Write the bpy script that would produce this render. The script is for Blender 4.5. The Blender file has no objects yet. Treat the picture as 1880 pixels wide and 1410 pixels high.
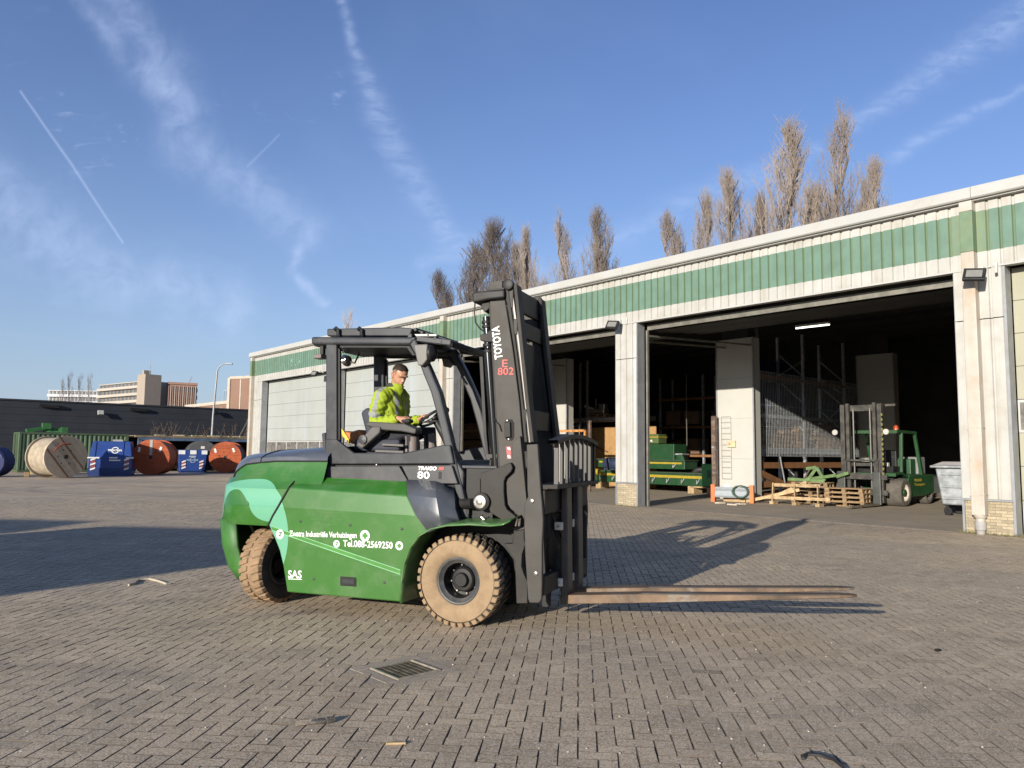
import bpy, bmesh, math, random
import numpy as np
from mathutils import Vector, Matrix
R = math.radians
rng = random.Random(7)
scn = bpy.context.scene
C = scn.collection

# ------------------------------------------------------------------ camera
FPX, CX, CY, CAMH = 1413.0, 940.0, 705.0, 1.62
PITCH, ROLL = math.atan(126 / 1413.0), math.atan(0.0106)
c_f = Vector((0, math.cos(PITCH), math.sin(PITCH)))
_u0 = Vector((1, 0, 0)).cross(c_f)
c_r = Vector((1, 0, 0)) * math.cos(ROLL) + _u0 * math.sin(ROLL)
c_u = -Vector((1, 0, 0)) * math.sin(ROLL) + _u0 * math.cos(ROLL)
EYE = Vector((0, 0, CAMH))
cd = bpy.data.cameras.new('camera')
cam = bpy.data.objects.new('camera', cd)
C.objects.link(cam)
M = Matrix((c_r, c_u, -c_f)).transposed().to_4x4()
M.translation = EYE
cam.matrix_world = M
cd.sensor_width = 36.0
cd.lens = 36.0 * FPX / 1880.0
cd.clip_start = 0.1
cd.clip_end = 3000
scn.camera = cam

# surveying helpers: sight lines from the camera station of the photograph
def ray(px, py): return c_f + c_r * ((px - CX) / FPX) - c_u * ((py - CY) / FPX)
def gz(px, py, z=0.0):
    d = ray(px, py); return EYE + d * ((z - CAMH) / d.z)
def atY(px, py, Y):
    d = ray(px, py); return EYE + d * (Y / d.y)
def onp(px, py, p0, n):
    d = ray(px, py); return EYE + d * ((p0 - EYE).dot(n) / d.dot(n))
# forklift frame: x forward, y to its far side, z up
TYAW = R(-21)
fd = Vector((math.cos(TYAW), math.sin(TYAW), 0)); lf = Vector((-fd.y, fd.x, 0))
T0 = Vector((-0.491, 7.309, 0))
def tp(px, py, y):
    q = onp(px, py, T0 + lf * y, lf) - T0
    return Vector((q.dot(fd), y, q.z))
def tw(l): return T0 + fd * l[0] + lf * l[1] + Vector((0, 0, l[2]))
# warehouse frame: x along the facade (away from the camera), y out of it, z up
WYAW = R(130.6)
we = Vector((math.cos(WYAW), math.sin(WYAW), 0)); wo = Vector((-we.y, we.x, 0))
F0 = Vector((9.84, 16.917, 0))
def fl(px, py, z=0.0):
    q = gz(px, py, z) - F0; return Vector((q.dot(we), q.dot(wo), z))
def fy(px, py, y):
    q = onp(px, py, F0 + wo * y, wo) - F0; return Vector((q.dot(we), y, q.z))
def fw(l): return F0 + we * l[0] + wo * l[1] + Vector((0, 0, l[2]))

# ------------------------------------------------------------------ light
SUN_AZ, SUN_EL = R(32.0), R(13.4)          # direction the light travels (from +Y towards +X), height of the sun
wld = bpy.data.worlds.new('World'); scn.world = wld; wld.use_nodes = True
sd = bpy.data.lights.new('sun', 'SUN'); sd.energy = 5.0; sd.angle = R(0.53); sd.color = (1.0, 0.92, 0.80)
sun = bpy.data.objects.new('sun', sd); C.objects.link(sun)
sv = Vector((math.sin(SUN_AZ) * math.cos(SUN_EL), math.cos(SUN_AZ) * math.cos(SUN_EL), -math.sin(SUN_EL)))
sun.rotation_euler = sv.to_track_quat('-Z', 'Y').to_euler(); sun.location = (-20, -30, 40)
scn.view_settings.view_transform = 'Standard'; scn.view_settings.look = 'None'
scn.view_settings.gamma = 1.0; scn.view_settings.exposure = 0.50
scn.view_settings.use_curve_mapping = False

class N:
    """short hand for building node trees"""
    def __init__(s, nt): s.nt = nt
    def n(s, t, ins=None, **kw):
        nd = s.nt.nodes.new(t)
        for k, v in kw.items(): setattr(nd, k, v)
        for k, v in (ins or {}).items():
            if isinstance(v, bpy.types.NodeSocket): s.nt.links.new(v, nd.inputs[k])
            elif v is not None:
                sk = nd.inputs[k]
                if sk.type == 'RGBA' and not isinstance(v, (int, float)): v = tuple(v)[:3] + (1,)
                sk.default_value = v
        return nd
    def m(s, op, a, b=0.0, c=None, clamp=False):
        ins = {0: a, 1: b}
        if c is not None: ins[2] = c
        nd = s.n('ShaderNodeMath', ins, operation=op); nd.use_clamp = clamp
        return nd.outputs[0]
    def mix(s, f, a, b, bt='MIX'):
        nd = s.n('ShaderNodeMix', data_type='RGBA', blend_type=bt)
        for k, v in ((0, f), (6, a), (7, b)):
            if isinstance(v, bpy.types.NodeSocket): s.nt.links.new(v, nd.inputs[k])
            else: nd.inputs[k].default_value = v if k == 0 else tuple(v)[:3] + (1,)
        return nd.outputs[2]
    def noise(s, vec, scale, detail=3, rough=.55, dist=0.0, out=0, w=None):
        return s.n('ShaderNodeTexNoise', {'Vector': vec, 'Scale': scale, 'Detail': detail, 'Roughness': rough, 'Distortion': dist}).outputs[out]
    def ramp(s, f, a, b, smooth=True):
        return s.n('ShaderNodeMapRange', {0: f, 1: a, 2: b, 3: 0.0, 4: 1.0}, interpolation_type='SMOOTHSTEP' if smooth else 'LINEAR').outputs[0]
    def link(s, a, b): s.nt.links.new(a, b)

def sky():
    nt = wld.node_tree; nt.nodes.clear(); k = N(nt)
    st = k.n('ShaderNodeTexSky', sky_type='NISHITA')
    st.sun_disc = False; st.sun_elevation = SUN_EL
    st.sun_rotation = math.atan2(-sv.x, -sv.y) % (2 * math.pi)
    st.altitude = 0; st.air_density = 1.0; st.dust_density = 0.5; st.ozone_density = 4.0
    d = k.n('ShaderNodeTexCoord').outputs['Generated']
    sp = k.n('ShaderNodeSeparateXYZ', {0: d}).outputs
    yy = k.m('MAXIMUM', sp[1], 0.02)
    u = k.m('DIVIDE', sp[0], yy); v = k.m('DIVIDE', sp[2], yy)
    uv = k.n('ShaderNodeCombineXYZ', {0: u, 1: v}).outputs[0]
    wob = k.n('ShaderNodeVectorMath', {0: k.noise(uv, 9.0, 4, .6, out=1), 1: (.5, .5, .5)}, operation='SUBTRACT').outputs[0]
    def warp(a): return k.n('ShaderNodeVectorMath', {0: wob, 1: (a, a, 0), 2: uv}, operation='MULTIPLY_ADD').outputs[0]
    def seg(p, a, b, wa, wb, soft=1.0):
        """density of a straight streak of cloud between two directions"""
        A = ray(*a); B = ray(*b)
        A = Vector((A.x / A.y, A.z / A.y, 0)); B = Vector((B.x / B.y, B.z / B.y, 0)); D = B - A
        pa = k.n('ShaderNodeVectorMath', {0: p, 1: tuple(A)}, operation='SUBTRACT').outputs[0]
        t = k.m('DIVIDE', k.n('ShaderNodeVectorMath', {0: pa, 1: tuple(D)}, operation='DOT_PRODUCT').outputs['Value'], D.length_squared, clamp=True)
        q = k.n('ShaderNodeVectorMath', {0: tuple(D), 'Scale': t}, operation='SCALE').outputs[0]
        r = k.n('ShaderNodeVectorMath', {0: pa, 1: q}, operation='DISTANCE').outputs['Value']
        w = k.m('MULTIPLY_ADD', t, (wb - wa) / FPX, wa / FPX)
        x = k.m('DIVIDE', r, w)
        return k.m('EXPONENT', k.m('MULTIPLY', k.m('MULTIPLY', x, x), -1.0))
    def chain(p, pts):
        o = None
        for (x0, y0, w0), (x1, y1, w1) in zip(pts, pts[1:]):
            s_ = seg(p, (x0, y0), (x1, y1), w0, w1)
            o = s_ if o is None else k.m('MAXIMUM', o, s_)
        return o
    pw = warp(.055); ps = warp(.004)
    wide = chain(pw, [(200, -30, 28), (310, 130, 36), (345, 260, 40), (430, 335, 42), (560, 420, 34)])
    wide2 = chain(pw, [(140, -20, 20), (240, 120, 26), (300, 160, 26)])
    tail = chain(pw, [(548, 455, 13), (545, 495, 12), (610, 560, 10)])
    mid = chain(warp(.02), [(618, -20, 8), (648, 85, 11), (695, 210, 24), (760, 330, 26), (830, 440, 22)])
    thin = chain(ps, [(38, 168, 2.2), (130, 300, 2.6), (225, 445, 2.2)])
    thin2 = chain(ps, [(455, 305, 2.5), (512, 248, 2)])
    rt = chain(warp(.03), [(1570, 225, 16), (1700, 140, 26), (1890, 20, 34)])
    rt2 = chain(warp(.02), [(1640, 290, 14), (1760, 220, 12), (1890, 160, 9)])
    rt3 = chain(warp(.03), [(780, 480, 18), (900, 450, 30), (1000, 500, 20), (1160, 420, 24), (1350, 330, 26), (1500, 280, 16)])
    hz = chain(warp(.08), [(-60, 320, 60), (60, 420, 80), (200, 500, 60), (420, 560, 60)])
    tex = k.ramp(k.noise(uv, 24, 6, .56, .5), .12, .85)
    stx = k.n('ShaderNodeVectorMath', {0: uv, 1: (26, 60, 1)}, operation='MULTIPLY').outputs[0]
    tex2 = k.ramp(k.noise(stx, 1.0, 6, .6, .4), .15, .9)
    pf = k.noise(uv, 11, 2, .5); pf2 = k.noise(k.n('ShaderNodeVectorMath', {0: uv, 1: (1.0, 2.0, 1)}, operation='MULTIPLY').outputs[0], 22, 6, .62, .5)
    reg = k.m('MAXIMUM', chain(uv, [(60, 165, 110), (230, 240, 90)]), chain(uv, [(470, 160, 60), (590, 170, 60), (660, 200, 40)]))
    puff = k.m('MULTIPLY', k.m('MULTIPLY', k.ramp(pf, .46, .66), k.ramp(pf2, .52, .78)), reg)
    al = None
    for s_, g, tx in ((wide, .36, tex), (wide2, .28, tex), (tail, .42, tex), (mid, .38, tex2), (rt, .38, tex2), (rt2, .34, tex2), (rt3, .26, tex2), (hz, .34, tex), (thin, .27, None), (thin2, .14, None), (puff, .60, None)):
        x = k.m('MULTIPLY', s_, g)
        if tx is not None: x = k.m('MULTIPLY', x, tx)
        al = x if al is None else k.m('ADD', al, x)
    # thin veil of cirrus over the whole dome, so the sky goes on the same way outside the picture
    dz = k.m('ADD', k.m('MAXIMUM', sp[2], 0.0), .12)
    dome = k.n('ShaderNodeCombineXYZ', {0: k.m('DIVIDE', sp[0], dz), 1: k.m('DIVIDE', sp[1], dz)}).outputs[0]
    veil = k.m('MULTIPLY', k.ramp(k.noise(dome, .9, 5, .6, .8), .48, .85), .10)
    al = k.m('ADD', k.m('MULTIPLY', al, k.ramp(sp[1], .03, .2)), veil, clamp=True)
    hs = k.n('ShaderNodeHueSaturation', {'Hue': .513, 'Saturation': 1.02, 'Value': 1.0, 'Color': st.outputs[0]}).outputs[0]
    el = k.m('MAXIMUM', sp[2], 0.0)
    low = k.m('EXPONENT', k.m('MULTIPLY', el, -5.5))
    hs = k.mix(k.m('MULTIPLY', low, .92), hs, (2.55, 3.05, 4.0))      # pale haze low over the horizon, all the way round
    col = k.mix(al, hs, (3.9, 4.7, 6.6))
    bg = k.n('ShaderNodeBackground', {0: col, 1: 0.122})
    k.link(bg.outputs[0], k.n('ShaderNodeOutputWorld').inputs[0])
sky()
# ------------------------------------------------------------------ materials
MATS = {}
def pm(name, col, rough=.6, metal=0.0, var=.12, vs=3.0, bump=0.0, bs=60.0, dirt=None, da=0.0, ds=2.5, coat=0.0, spec=.5, streak=None, rnd=0.0, emit=None, trans=0.0, hook=None):
    if name in MATS: return MATS[name]
    m = bpy.data.materials.new(name); m.use_nodes = True; MATS[name] = m
    nt = m.node_tree; nt.nodes.clear(); k = N(nt)
    tc = k.n('ShaderNodeTexCoord').outputs['Object']
    c = tuple(col)
    n1 = k.noise(tc, vs, 4, .6)
    lo = [x * (1 - var) for x in c]; hi = [min(1, x * (1 + var)) for x in c]
    out = k.mix(k.ramp(n1, .3, .7), lo, hi)
    rg = rough
    if streak:
        sc_, amt = streak[1], streak[2]
        sv_ = k.n('ShaderNodeVectorMath', {0: tc, 1: (sc_, sc_, sc_ * .06)}, operation='MULTIPLY').outputs[0]
        out = k.mix(k.m('MULTIPLY', k.ramp(k.noise(sv_, 1, 4, .6), .45, .75), amt), out, streak[0])
    if dirt:
        dn = k.ramp(k.noise(tc, ds, 6, .65), .42, .75)
        f = k.m('MULTIPLY', dn, da)
        out = k.mix(f, out, dirt)
        rg = k.m('MULTIPLY_ADD', f, .35, rough, clamp=True)
    if rnd:
        oi = k.n('ShaderNodeObjectInfo').outputs['Random']
        out = k.mix(1.0, out, k.n('ShaderNodeCombineColor', {0: k.m('MULTIPLY_ADD', oi, rnd, 1 - rnd / 2), 1: k.m('MULTIPLY_ADD', oi, rnd, 1 - rnd / 2), 2: k.m('MULTIPLY_ADD', oi, rnd, 1 - rnd / 2)}).outputs[0], 'MULTIPLY')
    if hook: out = hook(k, tc, out)
    b = k.n('ShaderNodeBsdfPrincipled', {'Base Color': out, 'Roughness': rg, 'Metallic': metal, 'Coat Weight': coat, 'Coat Roughness': .25 if coat > .9 else .14, 'Specular IOR Level': spec, 'Transmission Weight': trans})
    if emit: 
        b.inputs['Emission Color'].default_value = tuple(emit[0]) + (1,); b.inputs['Emission Strength'].default_value = emit[1]
    if bump:
        h = k.noise(tc, bs, 4, .6)
        bp = k.n('ShaderNodeBump', {'Height': h, 'Strength': min(1, bump), 'Distance': .01})
        k.link(bp.outputs[0], b.inputs['Normal'])
    k.link(b.outputs[0], k.n('ShaderNodeOutputMaterial').inputs[0])
    return m

DUST = (.30, .25, .18)
def steel(): return pm('galvanised_steel', (.36, .38, .40), .45, .55, .2, 6, .1, 40, (.22, .2, .17), .4)
def black(): return pm('black_paint', (.012, .012, .013), .5, 0, .3, 4, .05, 50, (.06, .053, .043), .3, 3, spec=.3)
def mastgrey(): return pm('dark_grey_steel', (.025, .0235, .0215), .6, 0, .25, 3.5, .06, 40, (.07, .06, .047), .5, 3, spec=.3)
def wood(n='pale_wood', c=(.36, .24, .13)): return pm(n, c, .8, 0, .3, 7, .25, 40, (.12, .09, .06), .5, 4, rnd=.35)

# ------------------------------------------------------------------ mesh helper
class MB:
    def __init__(s): s.v = []; s.f = []; s.mi = []
    def add(s, vs, fs, mi=0):
        o = len(s.v); s.v += [tuple(x) for x in vs]; s.f += [tuple(i + o for i in f) for f in fs]; s.mi += [mi] * len(fs)
        return s
    def box(s, c, d, rz=0.0, mi=0, rot=None):
        x, y, z = d[0] / 2, d[1] / 2, d[2] / 2
        P = [Vector(p) for p in ((-x, -y, -z), (x, -y, -z), (x, y, -z), (-x, y, -z), (-x, -y, z), (x, -y, z), (x, y, z), (-x, y, z))]
        if rot is not None: P = [rot @ p for p in P]
        elif rz: P = [Matrix.Rotation(rz, 3, 'Z') @ p for p in P]
        c = Vector(c)
        return s.add([p + c for p in P], [(0, 3, 2, 1), (4, 5, 6, 7), (0, 1, 5, 4), (1, 2, 6, 5), (2, 3, 7, 6), (3, 0, 4, 7)], mi)
    def b2(s, a, b, mi=0):
        a = Vector(a); b = Vector(b)
        return s.box((a + b) / 2, (abs(b.x - a.x), abs(b.y - a.y), abs(b.z - a.z)), mi=mi)
    def prism(s, pts, off, mi=0):
        n = len(pts); off = Vector(off); pts = [Vector(p) for p in pts]
        nrm = Vector((0, 0, 0))
        for i in range(n): nrm += pts[i].cross(pts[(i + 1) % n])
        if nrm.dot(off) > 0: pts = pts[::-1]
        return s.add(pts + [p + off for p in pts], [tuple(range(n)), tuple(range(2 * n - 1, n - 1, -1))] + [(i + n, (i + 1) % n + n, (i + 1) % n, i) for i in range(n)], mi)
    def bar(s, a, b, w, h, mi=0, up=(0, 0, 1)):
        a = Vector(a); b = Vector(b); d = (b - a); L = d.length; d.normalize()
        u = Vector(up)
        if abs(d.dot(u)) > .98: u = Vector((1, 0, 0))
        sx = d.cross(u).normalized(); uu = sx.cross(d)
        rot = Matrix((d, sx, uu)).transposed()
        return s.box((a + b) / 2, (L, w, h), mi=mi, rot=rot)
    def tube(s, path, r, n=8, mi=0, cap=True, closed=False):
        P = [Vector(p) for p in path]; m = len(P)
        rs = r if isinstance(r, (list, tuple)) else [r] * m
        vs = []; pu = None
        for i in range(m):
            if closed: d = P[(i + 1) % m] - P[i - 1]
            else: d = P[min(i + 1, m - 1)] - P[max(i - 1, 0)]
            d.normalize()
            if pu is None:
                pu = Vector((0, 0, 1)) if abs(d.z) < .9 else Vector((1, 0, 0))
            pu = (pu - d * pu.dot(d)).normalized(); w = d.cross(pu)
            for j in range(n):
                a = 2 * math.pi * j / n
                vs.append(P[i] + (pu * math.cos(a) + w * math.sin(a)) * rs[i])
        fs = []
        for i in range(m if closed else m - 1):
            i2 = (i + 1) % m
            for j in range(n): fs.append((i * n + j, i * n + (j + 1) % n, i2 * n + (j + 1) % n, i2 * n + j))
        if cap and not closed: fs += [tuple(range(n - 1, -1, -1)), tuple((m - 1) * n + j for j in range(n))]
        return s.add(vs, fs, mi)
    def lathe(s, prof, n=24, mat=None, mi=0, close=False, caps=True):
        """profile of (radius, height) spun about z, then moved by mat"""
        vs = []; fs = []; m = len(prof)
        for r, h in prof:
            for j in range(n):
                a = 2 * math.pi * j / n; p = Vector((r * math.cos(a), r * math.sin(a), h))
                vs.append(mat @ p if mat is not None else p)
        for i in range(m if close else m - 1):
            i2 = (i + 1) % m
            for j in range(n): fs.append((i * n + j, i * n + (j + 1) % n, i2 * n + (j + 1) % n, i2 * n + j))
        if not close and caps:
            if prof[0][0] > 1e-5: fs.append(tuple(range(n - 1, -1, -1)))
            if prof[-1][0] > 1e-5: fs.append(tuple((m - 1) * n + j for j in range(n)))
        return s.add(vs, fs, mi)
    def loft(s, rows, mi=0, capa=False, capb=False, closed=False):
        n = len(rows[0]); vs = [p for r in rows for p in r]; fs = []
        for i in range(len(rows) - 1):
            for j in range(n if closed else n - 1): fs.append((i * n + j, i * n + (j + 1) % n, (i + 1) * n + (j + 1) % n, (i + 1) * n + j))
        if capa: fs.append(tuple(range(n - 1, -1, -1)))
        if capb: fs.append(tuple((len(rows) - 1) * n + j for j in range(n)))
        return s.add(vs, fs, mi)
    def mesh(s, name):
        me = bpy.data.meshes.new(name); me.from_pydata(s.v, [], s.f); me.validate()
        return me
    def build(s, name, mats, parent=None, bevel=0.0, smooth=None, seg=2, fixn=False, solid=0.0):
        me = bpy.data.meshes.new(name); me.from_pydata(s.v, [], s.f)
        if not isinstance(mats, (list, tuple)): mats = [mats]
        for m in mats: me.materials.append(m)
        me.polygons.foreach_set('material_index', s.mi); me.update()
        if fixn:
            bm = bmesh.new(); bm.from_mesh(me); bmesh.ops.remove_doubles(bm, verts=bm.verts, dist=1e-5); bmesh.ops.recalc_face_normals(bm, faces=bm.faces); bm.to_mesh(me); bm.free()
        if smooth is not None:
            me.polygons.foreach_set('use_smooth', [True] * len(me.polygons)); me.set_sharp_from_angle(angle=R(smooth))
        o = bpy.data.objects.new(name, me); C.objects.link(o)
        if parent is not None: o.parent = parent
        if solid:
            md = o.modifiers.new('thickness', 'SOLIDIFY'); md.thickness = solid; md.offset = -1
        if bevel:
            md = o.modifiers.new('edge', 'BEVEL'); md.width = bevel; md.segments = seg; md.limit_method = 'ANGLE'; md.angle_limit = R(35)
        return o

def thing(name, label, cat, loc=(0, 0, 0), rz=0.0, group=None):
    o = bpy.data.objects.new(name, None); C.objects.link(o); o.empty_display_size = .3
    o.location = loc; o.rotation_euler = (0, 0, rz); tag(o, label, cat, group); return o
def tag(o, label, cat, group=None):
    o['label'] = label; o['category'] = cat
    if group: o['group'] = group
    return o
def kids(o): return [c for c in C.objects if c.parent == o]
def dup(root, loc, rz, label, group=None):
    kidmap = {}
    for c in C.objects:
        if c.parent: kidmap.setdefault(c.parent.name, []).append(c)
    def cp(o, par):
        c = o.copy(); C.objects.link(c)
        if par is not None: c.parent = par
        for ch in kidmap.get(o.name, []): cp(ch, c)
        return c
    r = cp(root, None); r.location = loc
    if rz is not None: r.rotation_euler = (0, 0, rz)
    r['label'] = label
    if group: r['group'] = group
    return r
def text(body, size, mat, M, name='lettering', parent=None, bold=0.0, spacing=1.0, shear=0.0, depth=.0015, align='LEFT', fit=None, outline=0.0):
    cu = bpy.data.curves.new(name, 'FONT'); cu.body = body; cu.size = size; cu.offset = bold; cu.space_character = spacing; cu.shear = shear
    cu.extrude = depth if not outline else 0
    if outline: cu.fill_mode = 'NONE'; cu.bevel_depth = outline; cu.bevel_resolution = 1
    cu.align_x = align; cu.resolution_u = 3
    t = bpy.data.objects.new(name + '_src', cu); C.objects.link(t)
    bpy.context.view_layer.update()
    me = bpy.data.meshes.new_from_object(t.evaluated_get(bpy.context.evaluated_depsgraph_get()))
    bpy.data.objects.remove(t); bpy.data.curves.remove(cu)
    if fit:
        xs = [v.co.x for v in me.vertices]; f = fit / (max(xs) - min(xs)); me.transform(Matrix.Scale(f, 4, (1, 0, 0)) @ Matrix.Translation((-min(xs), 0, 0)))
    me.materials.clear(); me.materials.append(mat); me.transform(M)
    o = bpy.data.objects.new(name, me); C.objects.link(o)
    if parent is not None: o.parent = parent
    return o
def frameM(o, x, y):
    x = Vector(x).normalized(); z = x.cross(Vector(y)).normalized(); y = z.cross(x)
    m = Matrix((x, y, z)).transposed().to_4x4(); m.translation = Vector(o); return m
def interp(xs, ys, x): return float(np.interp(x, xs, ys))
# ------------------------------------------------------------------ ground
def ground_mat(name, kind):
    m = bpy.data.materials.new(name); m.use_nodes = True; nt = m.node_tree; nt.nodes.clear(); k = N(nt)
    pos = k.n('ShaderNodeNewGeometry').outputs['Position']
    big = k.noise(pos, .22, 4, .6); mid = k.noise(pos, 1.3, 5, .62); fine = k.noise(pos, 260, 2, .7)
    base = {'paver': (.51, .402, .276), 'far': (.48, .38, .268), 'joint': (.13, .108, .08), 'slab': (.37, .31, .235)}[kind]
    c = k.mix(k.ramp(mid, .3, .72), [x * .86 for x in base], [x * 1.10 for x in base])
    c = k.mix(k.m('MULTIPLY', k.ramp(big, .42, .66), .42), c, (.25, .225, .19))
    if kind in ('paver', 'joint'):
        tone = k.n('ShaderNodeAttribute', attribute_name='tone').outputs['Fac']
        if kind == 'paver':
            c = k.mix(1.0, c, k.n('ShaderNodeCombineColor', {0: tone, 1: tone, 2: k.m('MULTIPLY', tone, .99)}).outputs[0], 'MULTIPLY')
    if kind in ('paver', 'slab', 'far'):
        vor = k.n('ShaderNodeTexVoronoi', {'Vector': pos, 'Scale': 150.0}).outputs['Color']
        sp = k.n('ShaderNodeSeparateColor', {0: vor}).outputs[0]
        amt = 1.0 if kind == 'paver' else .4
        c = k.mix(k.m('MULTIPLY', k.ramp(sp, .76, .92), .62 * amt), c, (.68, .60, .48))
        c = k.mix(k.m('MULTIPLY', k.ramp(k.m('SUBTRACT', 1.0, sp), .66, .92), .70 * amt), c, (.12, .095, .07))
        c = k.mix(k.m('MULTIPLY', k.ramp(fine, .5, .75), .28), c, (.15, .13, .105))
    # oil and tyre marks
    st = k.n('ShaderNodeVectorMath', {0: pos, 1: (.55, 1.6, 1)}, operation='MULTIPLY').outputs[0]
    c = k.mix(k.m('MULTIPLY', k.ramp(k.noise(st, .8, 6, .7, 1.2), .58, .74), .42), c, (.09, .082, .075))
    if kind == 'far':
        # tyre arcs on the far yard
        for (x, y, rad, w, a) in ((-13.5, 33.5, 6.2, .22, .45), (-13.8, 33.2, 6.9, .18, .40), (-9, 47, 15.0, .3, .25)):
            d = k.n('ShaderNodeVectorMath', {0: pos, 1: (x, y, 0)}, operation='DISTANCE').outputs['Value']
            e = k.m('DIVIDE', k.m('SUBTRACT', d, rad), w)
            g = k.m('EXPONENT', k.m('MULTIPLY', k.m('MULTIPLY', e, e), -1))
            g = k.m('MULTIPLY', g, k.m('MULTIPLY', k.ramp(k.noise(pos, .5, 4), .3, .6), a))
            c = k.mix(g, c, (.10, .09, .08))
        rot = k.n('ShaderNodeMapping', {'Vector': pos, 'Rotation': (0, 0, R(PAVE_ANG))}).outputs[0]
        bt = k.n('ShaderNodeTexBrick', {'Vector': rot, 'Color1': (.86, .86, .86), 'Color2': (1.08, 1.08, 1.08), 'Mortar': (.62, .62, .62), 'Scale': 1.0, 'Mortar Size': .012, 'Brick Width': .42, 'Row Height': .21}).outputs['Color']
        c = k.mix(.8, c, bt, 'MULTIPLY')
    if kind in ('paver', 'far'):
        for pts, w, a in ((((0, 1195), (250, 1163), (560, 1122)), .11, .42), (((0, 1128), (230, 1108), (420, 1096)), .10, .3), (((700, 1410), (520, 1300), (120, 1225)), .12, .22), (((1880, 1290), (1500, 1215), (1100, 1195)), .12, .2), (((1100, 1010), (1450, 1030), (1880, 1090)), .16, .22)):
            A, B, D = (gz(*p) for p in pts)
            d_ = 2 * (A.x * (B.y - D.y) + B.x * (D.y - A.y) + D.x * (A.y - B.y)); q = [p.x * p.x + p.y * p.y for p in (A, B, D)]
            ux = (q[0] * (B.y - D.y) + q[1] * (D.y - A.y) + q[2] * (A.y - B.y)) / d_; uy = (q[0] * (D.x - B.x) + q[1] * (A.x - D.x) + q[2] * (B.x - A.x)) / d_
            rad = math.hypot(A.x - ux, A.y - uy)
            ds = k.n('ShaderNodeVectorMath', {0: pos, 1: (ux, uy, 0)}, operation='DISTANCE').outputs['Value']
            e = k.m('DIVIDE', k.m('SUBTRACT', ds, rad), w); g = k.m('EXPONENT', k.m('MULTIPLY', k.m('MULTIPLY', e, e), -1))
            g = k.m('MULTIPLY', g, k.m('MULTIPLY', k.ramp(k.noise(pos, 1.1, 5, .7), .35, .62), a)); c = k.mix(g, c, (.075, .07, .068))
    b = k.n('ShaderNodeBsdfPrincipled', {'Base Color': c, 'Roughness': .88, 'Specular IOR Level': .25})
    bh = k.m('ADD', k.m('MULTIPLY', fine, .5), k.m('MULTIPLY', k.noise(pos, 70, 3, .65), 1.0))
    bp = k.n('ShaderNodeBump', {'Height': bh, 'Strength': .55 if kind == 'paver' else .35, 'Distance': .004})
    k.link(bp.outputs[0], b.inputs['Normal'])
    k.link(b.outputs[0], k.n('ShaderNodeOutputMaterial').inputs[0])
    return m

PAVE_ANG = 5.0
M_pav, M_far, M_joint, M_slab = (ground_mat('paving_' + q, q) for q in ('paver', 'far', 'joint', 'slab'))
ZONE = [(-5.2, 2.2), (5.4, 2.2), (17.5, 24.5), (-17.0, 24.5)]      # laid stone by stone inside this outline
DRAIN = gz(744, 1229)
def ground_h(x, y):
    return .006 * np.sin(x * 1.1 + .6) * np.sin(y * .9 + 1.3) + .004 * np.sin(x * 2.7 + y * 1.9) + .003 * np.sin(y * 3.3 - x * 1.2)

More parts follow.
